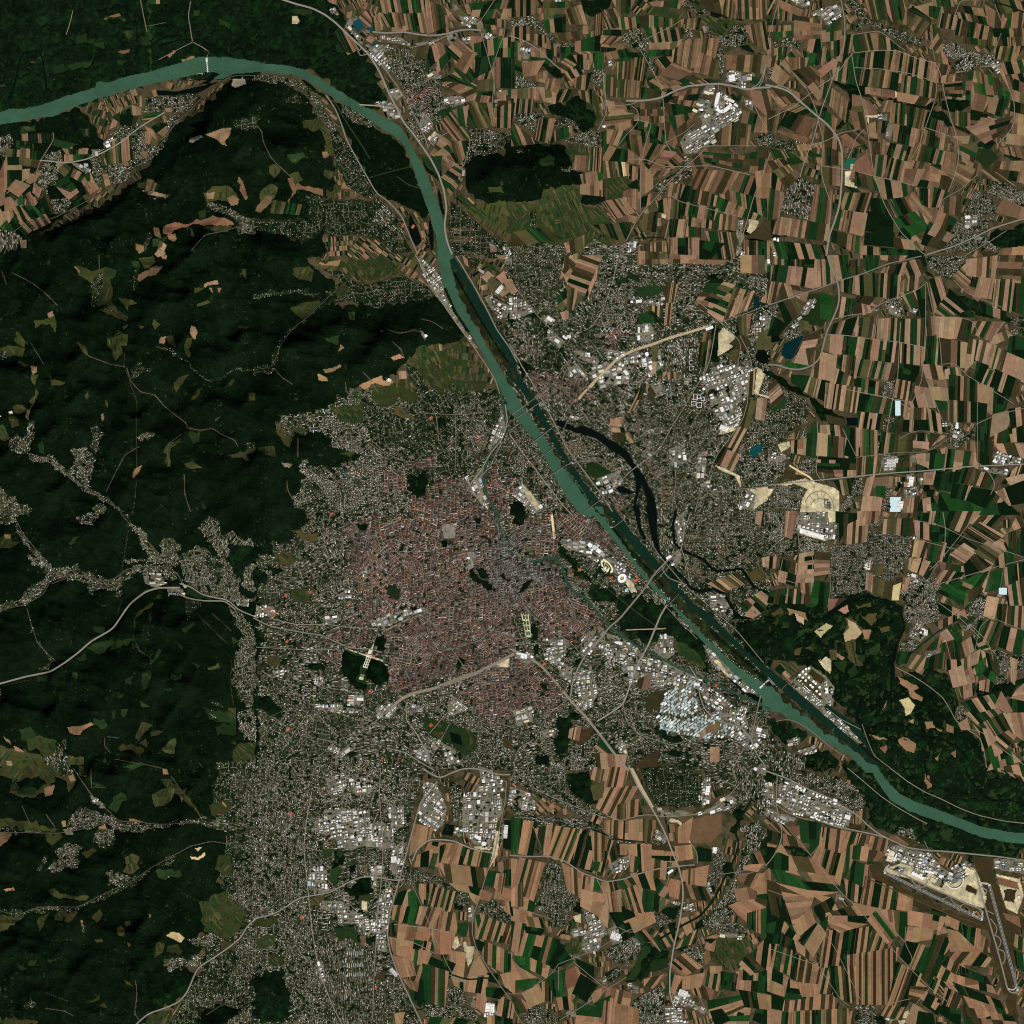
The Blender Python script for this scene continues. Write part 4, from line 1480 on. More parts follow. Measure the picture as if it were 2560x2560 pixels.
DATA[(2, 3)] = '''P f 42,4 58,2 60,18 66,26 56,28 46,22 41,10
P k 96,-2 120,-2 134,2 144,8 142,30 110,30 100,12
P s 97,0 125,-2 144,6 143,28 125,30 108,28 102,16
P f 98,134 104,132 112,138 118,138 118,150 100,156 92,162 85,162 90,152 95,145
P m 100,134 105,136 100,150 92,160 86,160 92,150
P f 99,144 104,142 104,155 97,162 94,158
P m 106,146 117,144 118,150 106,154
P f 44,101 53,102 53,110 46,108
P f 160,70 166,72 168,80 166,84 160,80 158,75
P f 166,34 176,32 172,44 168,50 164,48 170,40
P f 148,88 154,90 152,96
P f 138,118 145,114 145,120 138,122
P f 117,118 124,116 124,132 118,130
P v 155,128 178,128 176,148 160,152 152,146 154,136
P v 40,132 48,129 52,134 50,140 42,140
P f 100,186 110,186 108,195 98,195
P W 29,79 32,78 33,83 30,84
P y 46,112 52,110 52,117 48,116
P d2 160,12 163,12 162,20
P o 146,50 160,54 165,50 158,58 140,58
P u -2,-2 40,-2 42,18 60,28 70,34 70,40 60,40 40,30 18,18 -2,10
P i -2,14 12,18 18,26 16,34 6,30 -2,28
P u -2,28 12,34 20,36 40,38 60,40 70,46 85,54 100,56 120,56 120,58 100,58 80,56 60,48 36,44 18,44 2,38
P i 108,28 114,32 130,32 134,34 130,36 112,36
P i 145,8 150,8 150,24 144,30 142,22
P i 134,36 150,30 156,24 164,20 170,24 164,32 150,34
P S 142,-2 195,-2 195,8 182,12 178,26 172,34 160,34 170,20 160,16 150,10
P u 165,-2 185,2 195,10 195,34 186,38 184,24 172,18
P i 180,0 195,-2 195,8
P u 170,44 186,40 193,52 186,60 180,68 176,76 170,86 170,100 166,112 158,120 150,124 148,112 158,100 166,86 172,70 178,56
P i 150,60 156,60 158,66 152,66
P u 146,66 158,62 162,70 158,80 156,88 148,90 146,84 152,76
P i 141,90 148,86 152,95 150,100 142,95
P i 109,80 117,76 122,78 114,84
P u 24,76 30,70 38,74 40,90 48,98 52,100 44,108 40,120 30,120 28,112 20,108 16,104 22,94
P i 53,106 62,112 70,118 72,125 68,128 66,138 56,140 52,135 54,128 58,120
P i 44,122 52,120 56,126 46,128
P u 107,112 115,108 124,104 130,100 134,104 126,112 118,118 110,120
P u 70,138 80,132 92,128 98,130 96,140 88,150 78,146 70,142
P i 72,122 80,118 84,130 76,134
P i 80,116 78,114 76,120
P i 90,128 96,130 97,133 92,132
P i 37,140 50,142 52,144 40,146
P u 155,118 160,116 175,118 178,126 168,128 158,126
P i 156,124 177,126 176,128 158,128
P u 128,136 140,134 145,140 144,150 134,146
P u 92,175 100,170 110,165 115,168 115,195 96,195 90,182
P i 120,168 132,170 138,178 148,182 145,186 134,180 122,178
P i 115,180 126,180 134,195 116,195
P i 88,163 95,165 96,170 90,170
P u 8,180 20,178 30,186 38,190 28,195 10,195
P i 40,184 48,182 50,188 42,188
P i 56,172 62,174 58,178
P i 65,160 72,158 70,164
P i 109,46 118,52 116,56 106,54
P i 72,72 88,66 88,75 76,80
P i 80,68 86,67 86,76 80,76
P S 70,155 80,150 84,154 76,162 70,160
P u 137,-2 140,0 145,4
P i 117,99 128,102 126,104 118,101
P i 130,104 136,102 138,106 132,108
P u 146,112 150,124 142,115
P u 174,60 182,58 176,72 172,70
P y 118,40 120,38 127,40 133,50 135,57 133,57 130,48 125,41 120,41
L R 2.6 88,-2 95,14 104,28 110,38 116,50 122,66 126,75 129,88 129,100 126,118 122,135 119,155 119,170 125,190
L t 3 90,0 98,16 106,30
L R 2.2 -2,66 20,67 26,66 40,70 54,80 62,82 70,86 84,84 95,80 110,76 126,74 138,73
L r 1.4 64,84 70,95 73,110 72,120
L r 1.3 72,36 82,40 95,36 104,35 115,37 130,36 145,34 160,25 175,8
L r 1.3 14,14 30,22 45,28 60,34 72,38
L r 1.2 135,57 140,64 140,72
L r 1.2 35,148 50,142 66,136 84,124 100,118 108,108
L r 1.2 36,190 50,182 70,168 86,158
L r 1 -2,170 10,170 30,155 35,148
L r 1 46,146 58,156 70,166
L r 1 120,66 118,85 112,100
L r 1.2 0,104 30,114
L d 2 195,8 184,10 180,26 172,38 168,50 172,56 168,68 160,84 152,100 142,112 130,118 110,130
L d 1.4 0,26 10,36 30,40 60,46 80,54 100,56
L r 1 35,150 35,168
L r 1 140,80 160,80 190,75
L r 1 192,72 180,80 170,80
L r 1 175,98 168,106 162,110
L r 1 140,170 145,180 152,193
L r 1 0,180 8,193
L r 1 80,120 90,125 100,118
L r 1 16,44 22,60
Q 62,0 72,0 70,12 60,8 tobt
Q 72,0 88,0 84,14 70,14 ttktkttt
Q 70,14 95,14 80,40 64,30 ttkttktktt
Q 80,28 95,24 98,35 76,40 tkotktd
Q 60,14 70,10 68,22 62,24 oo
Q 62,36 68,37 66,42 60,40 t
Q 70,40 79,40 78,52 70,48 tttk
Q 79,41 98,39 98,55 78,54 tttttt
Q 98,39 108,40 104,56 99,56 kokt
Q 104,40 108,40 108,46 104,48 kb
Q 0,38 8,39 4,64 0,64 gGg
Q 9,40 20,42 15,66 4,64 tttdd
Q 18,46 33,42 26,66 20,58 tkgttk
Q 33,44 60,48 50,74 24,66 tttgtttktgttddkt
Q 50,50 76,55 68,78 46,74 tddkddttkggtdt
Q 60,48 72,50 70,70 62,70 tktkt
Q 70,56 80,58 82,66 74,72 tgdkd
Q 82,58 88,58 86,65 82,65 t
Q 88,58 106,58 106,78 90,78 tttdtttt
Q 90,66 96,68 94,78 90,78 tg
Q 106,58 122,60 124,73 106,74 4x1:ttkt
Q 121,60 138,58 137,68 124,70 ttt
Q 124,46 136,38 133,56 126,56 ttt
P b5 133,41 145,36 158,35 158,48 150,56 136,57 132,48
Q 0,69 8,70 4,92 0,90 tbt
Q 6,68 24,72 16,100 0,92 ttgtkbtt
Q 0,92 8,86 8,104 0,104 ttkt
Q 8,94 18,96 16,108 6,106 ttgg
Q 38,72 54,80 52,98 42,92 tttktt
Q 54,82 66,84 66,92 52,92 ttG
Q 53,92 70,96 66,112 52,104 tttt
Q 54,76 70,82 70,78 56,72 dgtgt
Q 62,98 72,98 72,108 62,110 dgdt
Q 66,108 72,100 72,120 66,114 tt
Q 68,87 78,86 82,100 70,100 tbt
Q 76,86 95,82 96,90 84,92 tGbgt
Q 70,96 82,92 82,108 74,108 tbt
Q 80,94 95,88 100,110 86,106 totdtdtt
Q 80,106 94,102 98,112 86,118 ttt
Q 85,116 106,108 108,116 92,124 ttttt
Q 90,80 105,78 108,92 96,90 tdt
Q 74,110 82,106 86,116 80,120 dd
Q 80,120 88,117 92,126 84,130 dd
Q 96,90 118,100 112,108 100,108 tggdtt
Q 106,80 118,92 118,100 96,86 tgdgtg
Q 120,84 128,86 129,100 116,95 tttk
Q 129,78 148,74 146,88 130,92 tttt
Q 130,88 145,90 150,100 132,98 ktktk
Q 104,68 120,72 116,84 106,82 tktg
Q 127,114 136,112 138,120 132,126 ttt
Q 105,130 118,122 122,132 112,138 tgdtgt
Q 124,135 138,122 140,126 128,138 ttgt
Q 92,126 100,122 106,130 98,132 gdt
Q 118,105 126,106 122,114 112,108 dd
Q 0,106 18,110 18,118 0,116 tbt
Q 10,112 22,114 24,120 12,120 t
Q 0,116 10,118 4,140 0,138 gttg
Q 5,122 36,130 28,150 2,142 tttGGttgbgd
Q 10,120 24,122 22,126 11,124 d
Q 30,132 40,134 34,152 28,150 gdd
Q 2,142 16,144 14,154 4,150 GG
Q 14,144 28,150 26,158 14,152 tgt
Q 0,144 6,150 18,158 0,160 tt
Q 2,156 20,160 10,168 4,164 GGG
Q 36,132 46,146 35,150 28,148 d
Q 40,154 48,150 56,156 44,178 ttt
Q 26,158 40,152 38,172 32,172 gggGg
Q 52,156 64,164 56,176 46,170 ddd
Q 18,164 34,158 30,176 22,174 tgtktgt
Q 8,170 20,164 24,176 14,180 ttt
Q 34,174 46,172 46,182 36,182 ttt
Q 60,170 72,164 70,168 62,178 ttt
Q 48,144 66,152 62,160 52,154 dddk
Q 72,166 90,170 88,180 70,176 tttktt
Q 62,178 74,172 72,180 66,182 gg
Q 70,176 95,182 95,195 68,192 btbttb
Q 50,178 68,182 68,195 48,195 4x1:gtgt
Q 50,172 46,176 50,180 48,178 G
Q 0,172 8,175 14,180 4,186 gkt
Q 100,160 118,155 106,166 100,164 tkt
Q 118,148 130,140 143,150 128,158 btkt
Q 120,160 145,155 142,165 122,168 2:kot
Q 118,155 128,158 122,170 118,168 gt
Q 128,160 152,168 150,176 136,170 btkb
Q 145,140 152,130 154,140 146,148 bk
Q 128,130 140,122 138,132 124,136 tgtd
Q 143,152 158,155 155,168 142,162 dbgtgt
Q 150,150 158,150 158,155 150,154 t
Q 158,154 170,156 168,168 158,166 2x3:gdkt
Q 170,154 195,152 195,170 168,166 2x6:tdtgt
Q 148,176 172,172 176,180 150,192 5x1:tgtgkt
Q 160,180 180,178 178,195 150,195 4x1:Gtgt
Q 150,184 158,182 164,190 154,195 d
Q 172,168 195,172 195,182 176,180 tdtt
Q 185,182 195,180 195,195 182,190 dd
Q 176,145 195,125 195,152 172,152 tdgtdt
Q 172,148 178,140 190,152 180,156 tdk
Q 164,104 180,98 192,104 180,118 tttt
Q 178,110 195,105 195,128 178,120 gdtGd
Q 168,92 182,90 184,98 170,100 ttb
Q 183,86 195,75 195,95 186,96 tttt
Q 172,80 190,80 184,92 170,84 bkt
Q 175,74 190,72 185,78 175,76 t
Q 180,66 190,62 195,72 182,72 dbd
Q 188,56 195,50 195,66 188,64 dg
Q 140,60 150,62 150,70 141,70 dd
Q 148,128 154,126 152,138 146,136 tt
Q 157,126 150,132 146,130 150,128 t
Q 195,95 195,106 184,100 186,96 gk'''
DATA[(3, 0)] = '''P f 48,60 58,64 75,65 73,72 95,75 124,76 128,78 124,84 100,80 80,76 66,72 62,85 60,92 52,98 50,98 58,88 61,72 52,64
P f 60,92 68,98 76,105 84,104 84,108 76,107 64,98
P f 119,84 134,86 140,95 138,96 122,90 120,92
P f 131,76 142,75 152,76 152,80 146,84 136,84 131,82
P f 140,94 152,98 153,102 145,100
P m 156,112 168,110 174,118 166,130 156,120
P f 158,108 166,104 172,108 168,112 158,111
P f 178,115 186,116 193,120 186,122 178,118
P f 0,180 15,178 30,178 46,182 60,188 70,190 60,184 45,180 25,176 0,178
P f 160,190 168,176 195,168 195,186 176,188 178,178
P a 165,188 175,178 195,172 195,186
P f 100,172 106,178 98,178
P d 0,48 4,55 2,62 0,62
P b3 58,122 62,119 69,122 68,128 58,126
P y 62,124 66,124 68,129 62,128 
P y 58,129 68,129 62,137 67,139 67,142 58,140
P y 68,87 84,87 82,89 76,89 76,95 74,95 74,89 68,88
P y 66,109 70,105 70,107 67,111
P y 95,68 98,70 97,74 95,73
P u 58,0 66,0 72,8 78,14 86,18 92,22 100,22 110,28 116,30 115,36 108,33 100,32 94,28 86,24 78,18 72,18 68,24 65,22 70,14 62,6
P i 32,10 40,6 46,5 54,4 56,8 54,14 48,20 44,18 40,12 34,12
P i 18,0 30,0 32,4 26,6 20,2
P u 0,28 4,30 8,32 14,28 20,30 26,33 24,36 12,34 6,36
P i 17,37 24,38 23,42 17,41
P u 130,34 140,32 146,36 160,40 170,42 170,50 160,48 154,54 146,56 140,52 142,46 134,42
P i 168,48 174,46 176,52 172,54
P u 0,98 6,104 14,107 22,104 30,106 30,110 22,112 18,116 8,112 0,110
P u 20,132 36,140 30,166 8,160 14,144
P h 171,134 182,136 181,140 195,146 195,158 180,152 170,148 165,146 168,140
P h 156,144 166,146 174,158 170,168 160,164 168,160 166,176 150,176 140,184 136,180 142,170 150,156
P i 148,163 158,163 158,170 150,172
P h 140,180 150,176 162,178 176,190 170,190 160,186 148,190 130,190 132,186
P i 156,178 166,180 164,184 156,183
P i 89,92 95,92 94,99 92,106 89,104
P i 82,86 90,85 90,91 84,90
P i 52,160 58,158 58,166 50,168
P i 0,180 8,180 8,193 0,193
P s 156,136 162,134 162,140 158,138
L R 3.4 -2,64 8,66 16,69 26,78 35,86 44,93 50,100 54,106 56,115 56,130 55,145 54,155 50,168 46,178 44,193
L R 1.5 0,66 10,64 18,69
L r 1.6 55,0 58,15 58,28 57,36 52,46 48,62 42,78 38,90 34,106 28,120 24,134
L r 1.3 8,0 4,15 0,30
L r 1.5 63,40 66,60 71,75 74,90 76,105 78,120 80,132 86,150 92,162 100,175 115,190 120,193
L r 1.3 36,82 42,108 40,125 41,135 48,155 46,170
L r 1.2 60,120 64,112 66,104 72,98
L r 1.3 40,125 60,128 80,133 95,136 110,140
L r 1.2 65,40 80,38 97,38 115,45 126,47 130,55 134,75 138,90 143,105 144,120 140,135 136,145
L r 1.2 65,51 85,52 105,55 128,62 126,76 118,98 114,110 108,120
L r 1.2 122,24 126,46
L r 1.2 118,96 138,103
L r 1.2 126,168 132,150 144,144 158,132
L R 2.4 120,192 140,186 158,178 170,172 193,165
L r 1 148,193 168,182 180,174
L r 1.3 160,50 172,50 180,62 186,78 186,92 182,100 174,108
L r 1.3 64,26 84,23 88,26 100,36 104,38
L r 1.3 0,90 20,80 40,64 50,58 64,40
L r 1.2 40,12 40,34 48,60
L r 1.2 30,110 45,106 55,100 68,98
L r 1.2 14,50 28,64 36,82
L r 1.2 176,16 170,0
L r 1.2 140,14 145,0 160,0
L r 1.2 170,52 172,35 176,25
L d 1.4 195,10 180,4 170,2
Q 8,4 22,6 20,15 8,15 tGtdbtdt
Q 8,0 26,8 24,12 10,6 t
Q 0,15 8,15 6,28 0,28 3x3:dGtk
Q 8,20 20,19 20,27 8,28 2x4:gGtk
Q 20,12 40,16 40,28 20,30 5x2:bttkbG
Q 22,16 34,13 38,20 22,20 ktb
Q 40,24 56,22 56,30 40,31 tttgbtt
Q 48,18 56,12 56,22 44,24 Ggko
Q 0,38 10,36 10,44 0,46 totg
Q 6,36 14,36 10,58 3,56 dtdtg
Q 10,48 20,37 24,44 18,56 ttgb
Q 24,40 40,36 40,48 30,50 tdtdkt
Q 30,41 36,40 34,50 29,50 G
Q 40,34 48,40 46,55 38,46 gtgd
Q 48,32 56,30 56,42 48,42 tgdb
Q 3,46 16,58 10,65 3,60 tttt
Q 16,44 30,44 28,52 18,58 bbtkt
Q 18,54 32,50 40,56 28,66 tdktkb
Q 25,60 38,58 46,64 36,78 kttbtt
Q 36,55 48,46 52,48 40,58 tt
Q 48,44 60,50 56,58 50,60 tkg
Q 54,28 64,26 60,48 52,45 tttdgt
Q 64,27 84,25 90,37 64,40 tggktgttbt
Q 84,26 96,32 98,38 84,37 tgtgd
Q 64,41 96,38 93,53 64,51 ggGdgbttddddttgt
Q 96,38 128,48 128,62 92,53 tttgttddtgttdbtttt
Q 60,52 93,54 91,66 58,63 mgggtdtooktt
Q 91,54 128,63 126,78 90,66 ddddtbgtggotgdtkb
Q 58,42 64,40 64,52 58,62 dg
Q 52,52 60,44 58,62 50,60 tgt
Q 74,66 95,69 95,74 74,70 tttbb
Q 98,70 125,75 118,80 98,76 tttt
Q 64,72 70,73 72,82 64,85 bb
Q 72,75 80,80 82,86 74,86 tbb
Q 88,76 94,76 92,84 84,84 tb
Q 62,84 73,86 74,96 66,98 bbkb
Q 70,88 74,89 75,94 72,94 G
Q 94,78 104,79 104,94 92,92 ttdtdgt
Q 104,80 120,84 116,98 102,94 kkgdbkbt
Q 120,88 132,92 130,104 118,96 ddgdbt
Q 76,94 82,92 82,104 77,103 tt
Q 82,92 90,92 88,100 82,100 bd
Q 95,94 118,99 114,112 95,106 ttgdgttbt
Q 118,96 136,102 134,115 116,108 bbddgttb
Q 84,104 92,108 90,120 83,118 btt
Q 90,108 112,112 108,122 88,117 tdgttgtgbb
Q 76,107 84,108 84,118 78,116 bkk
Q 54,104 64,98 76,106 62,112 bbkb
Q 78,117 92,118 86,134 80,132 ttgtd
Q 92,119 108,123 104,140 88,134 bgtddbttt
Q 112,108 134,115 132,124 108,120 btkggdtgt
Q 108,120 122,122 118,130 106,128 tbkb
Q 120,112 142,116 140,132 122,124 tgdttb
Q 104,128 118,128 112,140 102,140 bbt
Q 116,125 140,128 136,144 112,140 3x3:btkd
Q 66,122 74,116 80,132 62,135 bb
Q 66,130 80,134 84,144 66,140 gkbg
Q 42,125 54,126 54,140 42,138 bbkbt
Q 42,62 60,76 58,92 40,72 btgtbbtb
Q 38,80 52,90 50,100 40,88 tgt
Q 14,66 40,78 34,84 22,76 btkbt
Q 0,68 14,68 28,82 12,84 3x3:bktg
Q 30,78 44,82 42,90 34,88 gGdg
Q 40,60 48,64 44,76 40,72 tgk
Q 4,84 26,92 36,86 20,78 btdk
Q 5,92 32,104 36,90 14,84 bddkbbt
Q 0,84 12,84 6,100 0,98 ttbd
Q 40,92 58,108 54,120 42,106 btktkb
Q 6,98 30,104 28,108 8,100 bb
Q 20,110 40,108 42,124 26,122 3x3:bktg
Q 0,112 18,116 26,122 6,128 2x4:tbkg
Q 0,122 12,120 24,132 14,142 3x3:bdtk
Q 42,110 56,116 56,124 42,124 bdkbt
Q 34,112 40,112 40,116 33,114 kt
Q 0,130 14,134 10,146 0,142 bdtb
Q 0,142 12,146 8,164 0,166 tgbt
Q 36,140 48,145 46,170 32,166 btbgGtbt
Q 56,140 66,142 85,146 64,160 dtdbk
Q 56,146 85,146 76,162 56,158 gtgtbdktbg
Q 52,158 76,162 72,178 50,172 gtbttt
Q 8,164 46,170 46,182 4,176 tttttgkt
Q 2,167 8,165 6,176 0,178 dk
Q 80,134 108,140 104,148 88,150 ttdttgb
Q 85,148 104,148 112,164 95,166 tgtgddkb
Q 78,150 88,150 94,164 78,164 ddgdk
Q 88,146 92,150 100,164 98,166 tg
Q 76,160 94,164 94,176 74,174 5x1:dgdgd
Q 94,166 110,160 122,172 104,180 2x3:gdtG
Q 106,150 120,166 122,172 110,160 ttkt
Q 106,150 112,142 127,158 122,170 tttb
Q 112,142 130,144 126,158 116,154 tgdtbt
Q 126,142 136,145 130,156 124,156 gdtg
Q 136,132 144,124 156,128 148,142 ttbt
Q 130,150 146,148 144,162 130,160 tkbk
Q 126,158 142,166 136,176 124,168 btkd
Q 122,168 140,178 130,188 116,184 2x4:dtGk
Q 104,172 118,184 116,190 106,180 dtt
Q 72,176 95,176 95,186 72,184 2:dd
Q 95,180 112,182 116,190 96,188 tt
Q 70,186 94,188 94,195 70,195 tdtgd
Q 94,188 118,190 116,195 94,195 gd
Q 0,182 45,186 44,195 8,195 tgGddtdtgdt
Q 48,174 72,180 70,192 48,182 ggkktbGt
Q 128,48 138,50 132,64 126,62 tkkt
Q 132,55 156,54 152,75 134,74 3x4:tbdkg
Q 134,62 146,60 146,73 134,72 5x1:btgdG
Q 156,54 174,60 180,72 154,70 2x6:tbdGtk
Q 160,62 182,70 180,80 162,70 gGGtgg
Q 154,70 168,74 162,84 154,82 tbttt
Q 168,74 180,76 176,88 166,84 ttdg
Q 154,82 176,86 170,96 150,96 5x2:dbttg
Q 142,84 152,86 152,98 142,94 tGtgt
Q 150,96 184,88 178,100 164,108 4x2:tbkd
Q 138,96 152,102 150,110 140,104 tt
Q 138,104 158,112 154,126 142,118 4x2:tdtgb
Q 150,124 160,124 158,132 148,140 tb
Q 174,112 195,110 195,120 178,116 btbt
Q 172,122 195,122 193,138 168,132 2x4:tbktd
Q 160,128 172,130 186,140 170,136 tkt
Q 186,60 195,64 195,110 180,108 6x2:tbkgtd
Q 174,52 195,52 195,64 184,70 tbtdt
Q 175,48 195,45 195,54 180,56 tdtgt
Q 170,36 193,34 186,46 172,44 tdtktgttd
Q 142,22 172,22 172,34 142,32 oktotgoktoot
Q 142,28 168,30 168,34 142,32 okgok
Q 104,12 110,4 124,10 122,20 ttgdt
Q 106,6 124,2 124,14 108,4 tttt
Q 116,22 128,18 130,32 116,28 tktdtgtt
Q 112,12 122,18 116,28 106,20 otkot
Q 90,8 104,6 104,18 92,18 gkot
Q 74,0 86,0 88,14 78,14 tktGgk
Q 86,0 104,0 102,14 94,16 gtkGgkt
Q 122,5 130,6 128,14 122,12 gg
Q 124,0 142,0 142,10 128,10 2x6:tgdGk
Q 130,10 142,12 140,22 128,20 tdktgt
Q 142,4 168,8 174,20 144,14 2x8:tkodt
Q 142,14 172,22 168,30 142,26 12:tktod
Q 164,4 180,14 176,24 166,18 ttkt
Q 168,-2 195,2 195,12 178,14 6:kotd
Q 176,12 195,8 190,24 178,24 tkgttkt
Q 170,22 193,22 193,34 172,34 2x7:tkdgt
Q 160,190 178,190 195,188 195,195 165,195 k
Q 178,150 195,158 195,166 172,160 bbt
Q 176,188 195,186 195,195 172,195 bt
Q 130,36 134,42 140,52 128,46 ttd
Q 128,26 132,36 128,40 122,36 tkt
Q 130,58 152,54 150,60 130,62 tk
Q 32,30 40,30 38,40 30,38 td
Q 0,46 6,42 4,50 0,50 tk'''
